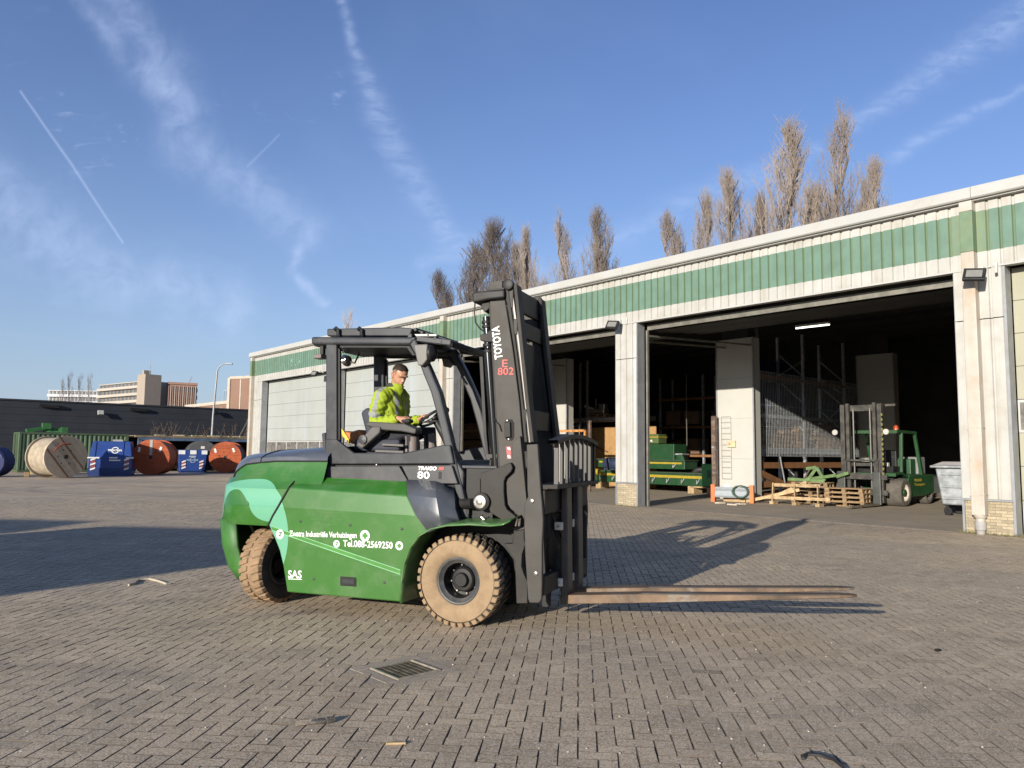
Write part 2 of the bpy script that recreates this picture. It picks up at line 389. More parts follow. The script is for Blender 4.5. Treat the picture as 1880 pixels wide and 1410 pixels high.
def make_ground():
    bed = MB().add([(x, y, -.016) for x, y in ZONE], [(0, 1, 2, 3)]).build('paving_bed', M_joint)
    bed['kind'] = 'structure'
    S = 900
    cs = [(-S, -S), (S, -S), (S, S), (-S, S)]
    IN = [(-5.0, 2.4), (5.2, 2.4), (17.0, 24.2), (-16.6, 24.2)]
    vs = [(x, y, -.004) for x, y in cs] + [(x, y, -.004) for x, y in IN]
    g = MB().add(vs, [(i, (i + 1) % 4, 4 + (i + 1) % 4, 4 + i) for i in range(4)]).build('yard_ground', M_far)
    g['kind'] = 'structure'
    # herringbone: a lying stone on cells (0,0)(1,0) and a standing stone on (2,0)(2,-1), repeated by (1,1) and (2,-2)
    w = .107; a = R(PAVE_ANG); ca, sa = math.cos(a), math.sin(a)
    I = np.arange(-260, 560); J = np.arange(-200, 200)
    k_, m_ = np.meshgrid(I, J, indexing='ij')
    k_ = k_.ravel(); m_ = m_.ravel()
    cx = np.concatenate([k_ + 2 * m_ + 1.0, k_ + 2 * m_ + 2.5]) * w
    cy = np.concatenate([k_ - 2 * m_ + .5, k_ - 2 * m_ + 0.0]) * w
    vert = np.concatenate([np.zeros(len(k_)), np.ones(len(k_))])
    X = cx * ca + cy * sa; Y = -cx * sa + cy * ca
    ins = np.ones(len(X), bool)
    for (x0, y0), (x1, y1) in zip(ZONE, ZONE[1:] + ZONE[:1]): ins &= ((x1 - x0) * (Y - y0) - (y1 - y0) * (X - x0)) > 0
    t = (X - F0.x) * wo.x + (Y - F0.y) * wo.y
    ins &= t > .16
    # leave the gully free
    gx = (X - DRAIN.x) * ca - (Y - DRAIN.y) * sa; gy = (X - DRAIN.x) * sa + (Y - DRAIN.y) * ca
    hx = np.where(vert > 0, w / 2, w); hy = np.where(vert > 0, w, w / 2)
    gr = R(-42); qx = (X - DRAIN.x) * math.cos(gr) - (Y - DRAIN.y) * math.sin(gr); qy = (X - DRAIN.x) * math.sin(gr) + (Y - DRAIN.y) * math.cos(gr)
    ins &= ~((np.abs(qx) < .325) & (np.abs(qy) < .325))
    X, Y, vert = X[ins], Y[ins], vert[ins]
    order = np.argsort(np.hypot(X, Y)); X, Y, vert = X[order], Y[order], vert[order]
    # what the frame shows
    dep = Y; seen = (np.abs(X) < .70 * Y + .15) & (Y > 3.75)
    idx = np.nonzero(seen)[0]; single = set(idx[:300].tolist())
    n = len(X); rs = np.random.RandomState(3)
    gap = .0032; ch = .003
    L = np.where(vert > 0, w, 2 * w) / 2 - gap / 2 - rs.uniform(0, .0014, n); W = np.where(vert > 0, 2 * w, w) / 2 - gap / 2 - rs.uniform(0, .0018, n)
    rzj = rs.normal(0, .014, n) + a * -1
    hz = .45 * ground_h(X, Y) * np.clip((23 - Y) / 8, 0, 1) * np.clip((14 - np.abs(X)) / 6, 0, 1) + rs.normal(0, .0008, n) - .001
    tx = rs.normal(0, .0035, n); ty = rs.normal(0, .0035, n)
    sx = np.array([-1, 1, 1, -1]); sy = np.array([-1, -1, 1, 1])
    ring = []
    for ins_, dz in ((ch, 0.0), (0.0, -ch * .9), (0.0, -.045)):
        lx = sx[None] * (L - ins_)[:, None]; ly = sy[None] * (W - ins_)[:, None]
        ring.append(np.stack([lx, ly, np.full_like(lx, dz) + lx * tx[:, None] + ly * ty[:, None]], -1))
    loc = np.concatenate(ring, 1)                                   # n,12,3
    loc += rs.normal(0, .0016, loc.shape) * np.array([1, 1, .25])
    tone = np.clip(rs.normal(1.0, .06, n), .75, 1.2)
    odd = rs.rand(n) < .012; tone[odd] *= .8
    bp_ = gz(1309, 1234); dd_ = np.hypot(X - bp_.x, Y - bp_.y) + (vert > 0) * 9; tone[np.argmin(dd_)] = .52
    faces = [(0, 1, 2, 3)] + [(b + i, b + 4 + i, b + 4 + (i + 1) % 4, b + (i + 1) % 4) for b in (0, 4) for i in range(4)]
    faces = [f if len(f) == 4 and i == 0 else f for i, f in enumerate(faces)]
    # one object each for the 300 stones that show largest
    protos = {}
    paving = MB()
    c0 = np.cos(rzj); s0 = np.sin(rzj)
    ob = bpy.data.objects.new('paving', None); C.objects.link(ob); ob['kind'] = 'structure'
    cnt = {0: 0, 1: 0}
    for i in sorted(single):
        v = int(vert[i]); kk = (v, cnt[v] % 14); cnt[v] += 1
        if kk not in protos:
            me = bpy.data.meshes.new('paver'); me.from_pydata(loc[i].tolist(), [], faces); me.materials.append(M_pav); me.materials.append(M_joint); me.polygons.foreach_set('material_index', [0] + [1] * 8)
            at = me.attributes.new('tone', 'FLOAT', 'POINT'); at.data.foreach_set('value', np.full(12, tone[i], np.float32)); protos[kk] = me
        o = bpy.data.objects.new('paver', protos[kk]); C.objects.link(o); o.parent = ob
        o.location = (X[i], Y[i], hz[i]); o.rotation_euler = (0, 0, rzj[i])
    rest = np.array([i for i in range(n) if i not in single])
    P = loc[rest]
    wx = P[..., 0] * c0[rest][:, None] - P[..., 1] * s0[rest][:, None] + X[rest][:, None]
    wy = P[..., 0] * s0[rest][:, None] + P[..., 1] * c0[rest][:, None] + Y[rest][:, None]
    wz = P[..., 2] + hz[rest][:, None]
    V = np.stack([wx, wy, wz], -1).reshape(-1, 3).astype(np.float32)
    F = (np.array(faces)[None] + (np.arange(len(rest)) * 12)[:, None, None]).reshape(-1, 4)
    me = bpy.data.meshes.new('paving_stones'); me.vertices.add(len(V)); me.vertices.foreach_set('co', V.ravel())
    me.loops.add(F.size); me.loops.foreach_set('vertex_index', F.ravel().astype(np.int32))
    me.polygons.add(len(F)); me.polygons.foreach_set('loop_start', np.arange(0, F.size, 4, dtype=np.int32))
    me.polygons.foreach_set('use_smooth', np.zeros(len(F), bool)); me.update(calc_edges=True); me.materials.append(M_pav); me.materials.append(M_joint); me.polygons.foreach_set('material_index', np.tile(np.array([0] + [1] * 8, np.int32), len(rest)))
    at = me.attributes.new('tone', 'FLOAT', 'POINT'); at.data.foreach_set('value', np.repeat(tone[rest], 12).astype(np.float32))
    o = bpy.data.objects.new('paving_stones', me); C.objects.link(o); o.parent = ob; o['kind'] = 'stuff'
make_ground()

def gully():
    g = thing('drain_grate', 'rusty slotted iron drain grate sunk in the brick paving', 'drain', (DRAIN.x, DRAIN.y, 0), R(42))
    iron = pm('cast_iron', (.10, .085, .065), .6, .4, .3, 9, .3, 60, (.20, .15, .09), .6, 6)
    rim = pm('bright_iron', (.42, .37, .29), .45, .5, .2, 9)
    conc = M_slab
    MB().box((0, -.38, -.0185), (1.0, .32, .03)).build('edging_bed', conc, g); MB().box((0, .38, -.0185), (1.0, .32, .03)).build('edging_bed', conc, g); MB().box((-.36, 0, -.0187), (.28, .44, .03)).build('edging_bed', conc, g); MB().box((.36, 0, -.0187), (.28, .44, .03)).build('edging_bed', conc, g)
    g.scale = (.88, .88, 1)
    f = MB()
    for s_ in (-1, 1):
        f.box((s_ * .205, 0, -.008), (.022, .432, .03)); f.box((0, s_ * .205, -.008), (.388, .022, .03))
    f.build('rim', rim, g, .003)
    MB().box((0, 0, -.09), (.40, .40, .02)).build('pit_bottom', black(), g)
    n = 7
    for i in range(n):
        x = -.19 + .38 * (i + .5) / n
        MB().box((x, 0, -.012), (.034, .386, .022)).build('grate_bar', iron, g, .003)
    MB().box((0, 0, -.015), (.386, .04, .02)).build('cross_bar', iron, g)
    for i, (x, y, a, b) in enumerate(((0, -.285, .68, .1), (0, .285, .68, .1), (-.285, 0, .1, .45), (.285, 0, .1, .45))):
        MB().box((x, y, -.021), (a, b, .04)).build('edging_stone', conc, g, .003)
gully()
# ------------------------------------------------------------------ warehouse (x along the facade, y out of it)
BAYS = [(-10.2, -1.01), (0.0, 9.12), (10.02, 18.75), (19.83, 28.5), (29.8, 38.0)]
PIERS = [(-11.2, -10.2), (-1.01, 0.0), (9.12, 10.02), (18.75, 19.83), (28.5, 29.8), (38.0, 39.6)]
ZH, ZG0, ZG1, ZT, ZE = 5.76, 6.09, 7.0, 7.22, 7.52
W_DEP = 19.4
def ribbed(mb, s0, s1, z0, z1, y=0.0, per=.25, d=.04, mi=0, phase=0.0):
    """trapezoidal sheet: broad pans standing proud, narrow valleys between"""
    pts = []
    s = math.floor((s0 - phase) / per) * per + phase
    while s < s1 + per:
        for q, dy in ((0, 0), (.036, 0), (.052, d), (per - .016, d)): pts.append((s + q, y + dy))
        s += per
    pts = [(min(max(a, s0), s1), b) for a, b in pts]
    pts = [p for i, p in enumerate(pts) if i == 0 or p[0] > pts[i - 1][0] + 1e-6]
    mb.loft([[Vector((a, b, z0)) for a, b in pts], [Vector((a, b, z1)) for a, b in pts]], mi)

def warehouse():
    W = thing('warehouse', 'long white ribbed steel warehouse with a green band under its gutter and tall bay doors', 'warehouse', F0, WYAW)
    white = pm('white_sheet', (.41, .407, .38), .5, 0, .06, 1.2, 0, 60, (.28, .25, .195), .5, 1.6, streak=((.28, .245, .185), 5, .45))
    whiteg = pm('white_gutter', (.40, .40, .38), .5, 0, .05, 1, 0, 60, (.31, .285, .235), .5, 2.0)
    def algae(k, tc, out):
        sp = k.n('ShaderNodeSeparateXYZ', {0: tc}).outputs
        # grime in the valleys of the sheet: follows the profile, not the light
        f = k.m('FRACT', k.m('DIVIDE', sp[0], .25)); val = k.m('SUBTRACT', 1.0, k.ramp(f, .17, .26))
        out = k.mix(k.m('MULTIPLY', val, .6), out, (.10, .14, .055))
        pip = None
        for x in (-.36, 13.6, 19.4, 29.2, 39.3):
            e = k.m('ABSOLUTE', k.m('SUBTRACT', sp[0], x)); q = k.m('SUBTRACT', 1.0, k.ramp(e, .12, .55))
            pip = q if pip is None else k.m('MAXIMUM', pip, q)
        return k.mix(k.m('MULTIPLY', pip, k.m('MULTIPLY', k.noise(tc, 3, 4), .8)), out, (.22, .23, .09))
    green = pm('green_sheet', (.105, .18, .136), .6, 0, .12, 2.0, 0, 60, (.11, .205, .165), .6, 1.8, streak=((.13, .235, .18), 6, .4), hook=algae)
    brickm = pm('yellow_brick', (.37, .31, .21), .9, 0, .2, 9, .3, 80, (.16, .14, .10), .5, 7, rnd=.4)
    mortar = pm('mortar', (.30, .27, .22), .95, 0, .2, 8, .3, 80)
    jamb = pm('grey_jamb', (.27, .28, .29), .5, .3, .12, 3, 0, 60, (.2, .19, .17), .3)
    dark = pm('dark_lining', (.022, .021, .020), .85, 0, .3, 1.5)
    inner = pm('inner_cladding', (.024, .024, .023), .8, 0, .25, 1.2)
    white2 = pm('white_panel', (.42, .415, .385), .6, 0, .05, .8, 0, 60, (.45, .41, .33), .3, 1.2)
    # roof, back and end walls
    x0, x1 = -14.0, 39.6
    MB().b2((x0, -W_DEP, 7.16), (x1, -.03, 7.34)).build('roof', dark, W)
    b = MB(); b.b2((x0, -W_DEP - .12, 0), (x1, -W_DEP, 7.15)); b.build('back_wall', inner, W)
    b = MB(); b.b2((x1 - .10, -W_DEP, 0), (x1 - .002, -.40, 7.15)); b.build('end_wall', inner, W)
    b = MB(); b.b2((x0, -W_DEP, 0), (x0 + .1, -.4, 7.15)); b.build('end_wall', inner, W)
    b = MB(); ribbed(b, 0, W_DEP - .4, .02, 7.2, 0, .25, .028)
    o = b.build('gable_cladding', white, W); o.location = (x1, -.2, 0); o.rotation_euler = (0, 0, R(-90))
    # slab inside
    sl = MB().b2((x0, -W_DEP, -.05), (x1 - .1, .06, .003)).build('floor_slab', M_slab, W)
    MB().b2((x0, .061, -.05), (x1 - .1, .10, .001)).build('threshold_seam', M_joint, W)
    # purlins
    for i in range(9):
        MB().b2((x0 + .1, -1.7 - i * 2.1, 6.98), (x1 - .1, -1.6 - i * 2.1, 7.16)).build('purlin', dark, W)
    # fascia, bay by bay
    cuts = [-14.0, -.5, 9.5, 19.3, 29.1, 39.6]
    for a, c in zip(cuts, cuts[1:]):
        for z0, z1, m, nm in ((ZH, ZG0, white, 'fascia_panel'), (ZG0, ZG1, green, 'green_band'), (ZG1, ZT + .1, white, 'eaves_panel')):
            mb = MB(); ribbed(mb, a, c, z0, z1); mb.build(nm, m, W)
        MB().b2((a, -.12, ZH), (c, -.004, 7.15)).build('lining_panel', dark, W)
        MB().b2((a + .001, .0, ZT), (c - .001, .17, ZT + .03)).build('soffit', whiteg, W)
        g = MB(); g.prism([(a + .004, -.1, ZT + .03), (a + .004, .24, ZT + .03), (a + .004, .27, ZT + .06), (a + .004, .27, ZE - .06), (a + .004, .25, ZE), (a + .004, -.1, ZE)], (c - a - .008, 0, 0)); g.build('gutter', whiteg, W, .006)
        MB().b2((a, -.14, ZH - .045), (c, .05, ZH - .003)).build('door_head', whiteg, W)
    # piers
    for i, (a, c) in enumerate(PIERS):
        near = i in (1, 2)
        mb = MB(); ribbed(mb, a, c, 4.62, ZH - .05, 0, .25); mb.build('pier_panel', white, W)
        mb = MB(); ribbed(mb, a, c, .74, 4.60, -.004, .25); mb.build('pier_panel', white, W)
        MB().b2((a + .05, -.30, 0), (c - .05, -.055, ZH - .05)).build('pier_core', dark, W)
        MB().b2((a + .02, -.05, .70), (c - .02, .045, .735)).build('drip_rail', jamb, W)
        for xa, xb in ((a - .004, a + .045), (c - .045, c + .004)):
            MB().b2((xa, -.34, 0), (xb, .012, ZH - .05) if not near else (xb, .012, ZH - .05)).build('jamb', jamb, W)
        if near or i == 3:
            # plinth laid brick by brick
            MB().b2((a + .046, -.054, 0), (c - .046, -.022, .70)).build('plinth_joint', mortar, W)
            rows = 11; rh = .70 / rows; bl = .215
            me = None
            for r_ in range(rows):
                x = a + .05 - (bl / 2 if r_ % 2 else 0)
                while x < c - .05:
                    xa, xb = max(x, a + .048), min(x + bl, c - .048)
                    if xb - xa > .03:
                        mb = MB(); mb.b2((-(xb - xa) / 2 + .005, -.02, -rh / 2 + .005), ((xb - xa) / 2 - .005, .012, rh / 2 - .005))
                        if abs(xb - xa - bl) < 1e-4:
                            if me is None:
                                o = mb.build('brick', brickm, W); me = o.data
                            else:
                                o = bpy.data.objects.new('brick', me); C.objects.link(o); o.parent = W
                        else: o = mb.build('brick', brickm, W)
                        o.location = ((xa + xb) / 2, -.012 + rng.uniform(-.003, .003), rh * (r_ + .5))
                    x += bl
        else:
            MB().b2((a + .05, -.054, 0), (c - .05, .0, .70)).build('plinth', brickm, W)
    # downpipes
    pipe = pm('cream_downpipe', (.42, .39, .34), .55, 0, .06, 3, 0, 60, (.36, .235, .125), .5, 2.2, streak=((.34, .235, .14), 4, .45))
    grn = pm('green_downpipe', (.12, .185, .11), .6, 0, .15, 2, 0, 60, (.26, .22, .10), .6, 2.5)
    grey = pm('grey_drain', (.32, .31, .30), .6, 0, .15, 5, 0, 60, (.2, .17, .13), .4)
    for s_ in (-.38, 19.35, 29.15, 39.25):
        h = .13
        p = MB().b2((s_ - h, .03, .40), (s_ + h, .25, ZG0)).build('downpipe', pipe, W, .015)
        MB().b2((s_ - h - .001, .03, ZG0 + .001), (s_ + h + .001, .252, ZG1 - .001)).build('downpipe_green', grn, p, .01)
        MB().b2((s_ - h, .03, ZG1), (s_ + h, .25, ZT)).build('downpipe_top', pipe, p, .01)
        for zz in (.82, 2.25): MB().b2((s_ - h - .012, .02, zz), (s_ + h + .012, .262, zz + .018)).build('pipe_bracket', pipe, p)
        MB().lathe([(.13, .41), (.125, .36), (.095, .33), (.095, .27)], 16, Matrix.Translation((s_, .13, 0))).build('pipe_funnel', pipe, p, smooth=40)
        MB().lathe([(.10, .27), (.11, .265), (.11, .1), (.10, .09), (.085, .06), (.085, -.02)], 16, Matrix.Translation((s_, .13, 0))).build('drain_pipe', grey, p, smooth=40)
    # doors
    dpan = pm('cream_door', (.31, .325, .305), .5, 0, .05, .7, 0, 60, (.29, .31, .30), .5, .9, streak=((.34, .38, .39), 1.6, .7))  # pale blue upright streaks: reflections put into the door colour
    dpan2 = pm('sand_door', (.30, .295, .22), .5, 0, .06, .7, 0, 60, (.33, .32, .25), .35, 1)
    frame = pm('white_door_frame', (.40, .40, .375), .5, 0, .05, 2)
    glass = pm('dull_glazing', (.13, .125, .115), .25, 0, .35, 3, 0, 60, (.22, .2, .17), .4, 6)
    def door(a, c, win, mat):
        n = 8; h = (ZH - .06) / n
        for i in range(n):
            z = .02 + i * h
            if i in win:
                m = max(1, round((c - a) / 1.37)); st = (c - a) / m
                MB().b2((a + .01, -.44, z), (c - .01, -.40, z + h - .012)).build('door_panel', frame, W)
                for q in range(m):
                    MB().b2((a + q * st + .05, -.40, z + .06), (a + (q + 1) * st - .05, -.392, z + h - .07)).build('window_pane', glass, W)
            else:
                MB().b2((a + .01, -.44, z), (c - .01, -.40, z + h - .008)).build('door_panel', mat, W, .006)
    door(*BAYS[4], (2,), dpan); door(*BAYS[3], (2,), dpan); door(*BAYS[0], (3,), dpan2)
    # open bays: the door sections hang level under the ceiling
    rail = pm('dull_rail', (.20, .19, .16), .5, .4, .2, 4)
    for a, c in (BAYS[1], BAYS[2]):
        MB().b2((a + .1, -.60, 5.50), (c - .1, -.36, 5.66)).build('spring_shaft', rail, W)
        for i in range(4):
            MB().b2((a + .12, -1.05 - i * .71, 5.50 + .06 * i), (c - .12, -.42 - i * .71, 5.54 + .06 * i)).build('raised_door_panel', dark if i % 2 else inner, W)
        for s_ in (a + .09, c - .09):
            MB().b2((s_ - .03, -.42, .02), (s_ + .03, -.34, 5.5)).build('door_track', rail, W)
            MB().bar((s_, -.42, 5.33), (s_, -6.2, 5.62), .06, .06).build('door_track', rail, W)
    # steel frame posts behind the piers, boxed in
    for a, c in PIERS[2:5]:
        MB().b2(((a + c) / 2 - .14, -.85, 0), ((a + c) / 2 + .14, -.36, 7.1)).build('steel_column', inner, W)
        MB().prism([(a - .3, -.36, 7.1), (a - .3, -2.2, 7.1), (a - .3, -.36, 5.9)], (.12, 0, 0)).build('haunch', inner, W)
    # white boxed columns standing inside the hall
    for (pa, pb, y, top) in (((1318, 800), (1383, 800), -6.2, 622), ((1003, 760), (1039, 760), -6.8, 660), ((1576, 760), (1642, 760), -16.3, 650)):
        A = fy(*pa, y); B = fy(*pb, y); zt = fy((pa[0] + pb[0]) / 2, top, y).z
        MB().b2((B.x, y - .5, .004), (A.x, y, zt)).build('boxed_column', white2, W, .01)
        MB().b2((B.x + .2, y - .45, zt), (A.x - .2, y - .05, 7.15)).build('column_head', inner, W)
        MB().b2((A.x - .004, y - .02, .004), (A.x + .05, y + .012, zt)).build('column_edge', jamb, W)
        MB().b2((B.x - .05, y - .02, .004), (B.x + .004, y + .012, zt)).build('column_edge', jamb, W)
        for q in range(1, 4):
            MB().b2((B.x + .02, y, zt * q / 4), (A.x - .02, y + .003, zt * q / 4 + .012)).build('panel_joint', jamb, W)
    # faded letters on the band, far end
    fad = pm('faded_letters', (.24, .40, .27), .7)
    M_ = frameM((34.1, .034, 6.30), (-1, 0, 0), (0, 0, 1))
    text('SLN', .62, fad, M_, 'faded_lettering', W, .01, 1.35)
    return W
WH = warehouse()

def floodlight(name, label, loc, tilt=28):
    t = thing(name, label, 'floodlight', fw(loc), WYAW, 'floodlights on the warehouse wall')
    k = black(); gl = pm('lamp_glass', (.20, .195, .175), .25, 0, .1, 9)
    rot = Matrix.Rotation(R(tilt), 4, 'X') @ Matrix.Rotation(R(14), 4, 'Z')
    MB().box((0, .05, .22), (.07, .10, .12)).build('wall_box', pm('grey_box', (.5, .5, .48), .6), t)
    MB().tube([(0, .03, .2), (0, .22, .14)], .02, 6).build('arm', k, t)
    h = Matrix.Translation((.06, .36, .08)) @ rot
    b = MB(); b.prism([h @ Vector(p) for p in ((-.21, -.05, -.15), (.21, -.05, -.15), (.21, -.05, .15), (-.21, -.05, .15))], h.to_3x3() @ Vector((0, .09, 0)))
    b.build('housing', k, t, .015)
    b = MB(); b.prism([h @ Vector(p) for p in ((-.15, .041, -.09), (.15, .041, -.09), (.15, .041, .09), (-.15, .041, .09))], h.to_3x3() @ Vector((0, .004, 0)))
    b.build('lens', gl, t)
    MB().b2((-.24, .0, .12), (-.28, .06, .34)).build('junction_box', pm('grey_box', (.5, .5, .48), .6), t)
    return t
floodlight('floodlight', 'black square floodlight beside the downpipe on the nearest pier', (-.66, .18, 5.42))
floodlight('floodlight', 'black floodlight at the top of the pier between the two open bays', (9.75, .03, 5.60))
floodlight('floodlight', 'small floodlight above the closed cream bay doors seen through the cab', (19.7, .03, 5.55))
floodlight('floodlight', 'small floodlight over the farthest bay door by the cab rear post', (30.4, .03, 5.52))
# ------------------------------------------------------------------ the green forklift
YC = .77
def mir(p): return Vector((p[0], 2 * YC - p[1], p[2]))
def tr(pts, y): return [tp(px, py, y) for px, py in pts]
def plate(pts, y, th, mb=None):
    mb = mb or MB(); return mb.prism(tr(pts, y), (0, th, 0))
def mplate(pts, y, th, mb=None):
    mb = mb or MB(); return mb.prism([mir(p) for p in tr(pts, y)], (0, -th, 0))
MINT = (.115, .34, .21); LGREEN = (.026, .122, .012)
def forklift():
    K = thing('forklift', 'large green and grey forklift with a driver in its open cab, in the middle', 'forklift', T0, TYAW)
    e0 = tp(462, 985, -.06); ex = tp(529, 985, -.06).x - e0.x; ez = tp(462, 880, -.06).z - e0.z
    i0 = tp(434, 940, 0); ix = tp(457, 940, 0).x - i0.x; iz = tp(434, 898, 0).z - i0.z
    zl = tp(450, 956, 0).z
    fxe = tp(456, 925, -.04).x; fxw = tp(467, 946, -.04).x - fxe; fza = tp(456, 924, -.04).z - zl
    def swirl(inner):
        def h(k, tc, out):
            sp = k.n('ShaderNodeSeparateXYZ', {0: tc}).outputs
            dx = k.m('SUBTRACT', sp[0], e0.x); dx = k.m('MAXIMUM', dx, k.m('MULTIPLY', dx, .42)); dx = k.m('DIVIDE', dx, ex)
            dz = k.m('DIVIDE', k.m('SUBTRACT', sp[2], e0.z), ez)
            o = k.m('LESS_THAN', k.m('ADD', k.m('MULTIPLY', dx, dx), k.m('MULTIPLY', dz, dz)), 1.0)
            if inner:
                ax = k.m('SUBTRACT', sp[0], i0.x); ax = k.m('MAXIMUM', ax, k.m('MULTIPLY', ax, .7))
                ax = k.m('DIVIDE', ax, ix); az = k.m('DIVIDE', k.m('SUBTRACT', sp[2], i0.z), iz)
                de = k.m('SUBTRACT', k.m('SQRT', k.m('ADD', k.m('MULTIPLY', ax, ax), k.m('MULTIPLY', az, az))), 1.0)
                fl_ = k.m('MULTIPLY', k.m('EXPONENT', k.m('MULTIPLY', k.m('MAXIMUM', k.m('SUBTRACT', sp[0], fxe), 0.0), -1.0 / fxw)), k.m('MULTIPLY', k.m('GREATER_THAN', sp[0], i0.x), fza))
                zlx = k.m('ADD', fl_, zl)
                dl = k.m('DIVIDE', k.m('SUBTRACT', sp[2], zlx), iz)
                sm = k.m('SMOOTH_MIN', de, dl, .6)
                o = k.m('MULTIPLY', o, k.m('GREATER_THAN', sm, 0.0))
            sc_ = k.n('ShaderNodeVectorMath', {0: tc, 1: (2.2, 2.2, 75)}, operation='MULTIPLY').outputs[0]
            out = k.mix(o, out, MINT)
            return k.mix(k.m('MULTIPLY', k.ramp(k.noise(sc_, 1.0, 3, .7, 1.5), .60, .72), k.m('MULTIPLY', k.ramp(k.noise(tc, 2.6, 3), .45, .65), .35)), out, (.24, .34, .22))
        return h
    gp = dict(rough=.45, coat=1.0, var=.05, vs=1.5, dirt=(.16, .22, .12), da=.22, ds=5, spec=.25)
    g_body = pm('green_paint_rear', LGREEN, hook=swirl(True), **gp)
    g_side = pm('green_paint_side', LGREEN, hook=swirl(False), **gp)
    g_pl = pm('green_paint', (.05, .135, .034), .38, 0, .08, 2, dirt=(.2, .24, .15), da=.35, ds=6, coat=.4)
    g_in = pm('green_inner', (.035, .13, .022), .55, 0, .2, 3, dirt=(.02, .04, .015), da=.5)
    gh = pm('grey_hood', (.070, .078, .092), .33, 0, .05, 2, dirt=(.2, .2, .2), da=.2, ds=5, coat=.45)
    gf = pm('grey_frame', (.027, .030, .035), .42, 0, .12, 3, dirt=(.10, .10, .10), da=.25, ds=6, coat=.1, spec=.35)
    gd = pm('dark_cover', (.034, .036, .040), .5, 0, .15, 3, dirt=(.15, .14, .13), da=.3, ds=7)
    bk = black(); mg = mastgrey(); chrome = pm('bright_metal', (.62, .60, .55), .25, .9, .1, 9)
    vinyl = pm('white_vinyl', (.80, .80, .76), .45, 0, .03); red = pm('red_vinyl', (.62, .055, .045), .5, 0, .05)
    seam = pm('black_seam', (.006, .006, .006), .8)
    # ---- rear body
    hx = [tp(x, y, .35) for x, y in ((597, 820), (500, 828), (452, 834), (430, 845), (414, 868))][::-1]
    bx = [tp(x, y, .16) for x, y in ((597, 847), (500, 847), (452, 853), (428, 867), (413, 884))][::-1]
    HX, HZ = [p.x for p in hx], [p.z for p in hx]; BX, BZ = [p.x for p in bx], [p.z for p in bx]
    def y0(x):
        if x > -2.5: return -.045
        d = min(1, (-2.5 - x) / .5); return -.045 + .5 * (1 - math.sqrt(max(0, 1 - d * d)))
    xs = [-1.56, -1.75, -2.0, -2.2, -2.4, -2.5, -2.6, -2.7, -2.78, -2.85, -2.91, -2.95, -2.98, -2.995, -3.0]
    low, top = [], []
    for x in xs:
        a = y0(x); zb = min(interp(BX, BZ, x), 1.52); zt = max(interp(HX, HZ, x), zb + .1)
        m = min(1, (YC - a) / .8)
        s_ = [(a + .012, .84), (a, .87), (a, 1.035), (a + .012, 1.052), (a + .030 * m, 1.218), (a + .046 * m, 1.236), (a + .115 * m, 1.31), (a + .17 * m, zb - .05), (a + .185 * m, zb)]
        low.append([Vector((x, y, z)) for y, z in s_])
        t_ = [(a + .185 * m, zb), (a + .178 * m, zb + .006), (a + .19 * m, zb + .05), (a + .25 * m, zb + (zt - zb) * .62), (a + .36 * m, zt - .02), (a + .46 * m, zt), (YC, zt + .015)]
        top.append([Vector((x, y, z)) for y, z in t_])
    full = lambda rows: [r + [mir(p) for p in r[::-1]] for r in rows]
    L = MB()
    L.loft(low); L.loft([[mir(p) for p in r] for r in low][::-1])
    # tail
    L.add([p for p in low[-1]] + [mir(p) for p in low[-1]], [(i, i + 1, len(low[-1]) + i + 1, len(low[-1]) + i) for i in range(len(low[-1]) - 1)])
    L.build('counterweight', g_body, K, smooth=32, fixn=True)
    T_ = MB().loft(full(top), capb=True); T_.build('engine_hood', gh, K, smooth=40, fixn=True)
    for q in (lambda p: p, mir):
        MB().tube([q(r[-1] + Vector((-.004, -.004, .002))) for r in low], .009, 6).build('hood_seam', seam, K)
    hs_ = top[4]
    MB().tube([p + Vector((0, -.002, .003)) for p in hs_] + [mir(p) + Vector((0, .002, .003)) for p in hs_[::-1]], .006, 6).build('hood_seam', seam, K)
    # rear wall of the wheel housing
    rw = []
    for z, xo, ins in ((.87, -2.99, 0), (.6, -2.97, .02), (.36, -2.90, .05), (.22, -2.80, .10)):
        rw.append([Vector((xo + q, y, z)) for q, y in ((.42, -.03 + ins), (.22, .02 + ins), (.09, .12 + ins), (.02, .27 + ins), (0, .5 + ins), (0, 1.04 - ins), (.02, 1.27 - ins), (.09, 1.42 - ins), (.22, 1.52 - ins))])
    MB().loft(rw).build('rear_skirt', g_in, K, smooth=40, solid=.03, fixn=True)
    MB().b2((-2.55, .02, .842), (-1.60, 1.52, .862)).b2((-2.9, .32, .843), (-2.551, 1.22, .862)).build('wheel_housing', bk, K)
    MB().b2((-1.70, .0, .22), (-1.64, 1.54, .95)).build('bulkhead', bk, K)
    MB().tube([(-2.62, .25, .84), (-2.50, .42, .42)], .018, 8).build('hose_guard', g_pl, K)
    c = MB(); c.b2((-1.60, .06, .235), (-.62, 1.48, 1.0)); c.b2((-.62, .42, .32), (.45, 1.12, 1.0)); c.b2((-2.6, .70, .3), (-1.7, .84, .8)); c.build('chassis', bk, K)
    # ---- side panels
    for s in (0, 1):
        q = mir if s else (lambda p: p)
        A = tr([(527, 1087), (735, 1105), (737, 1070), (742, 1035), (752, 1008), (768, 985), (786, 975), (765, 947)], -.06)
        cl = tr([(511, 930.5)], -.06); arch = tr([(500, 948), (493, 963), (497, 972), (505, 990), (513, 1010), (519, 1035), (523, 1060)], -.06)
        f1 = tr([(748, 910), (531, 895)], -.027); top_ = [tp(747, 883, .14), tp(640, 877, .14), tp(595, 876, .14), tp(557, 879, .135), tp(540, 885, .06)]
        vs = A + cl + arch + f1 + top_; nA = len(A)
        vs = [q(p) for p in vs]
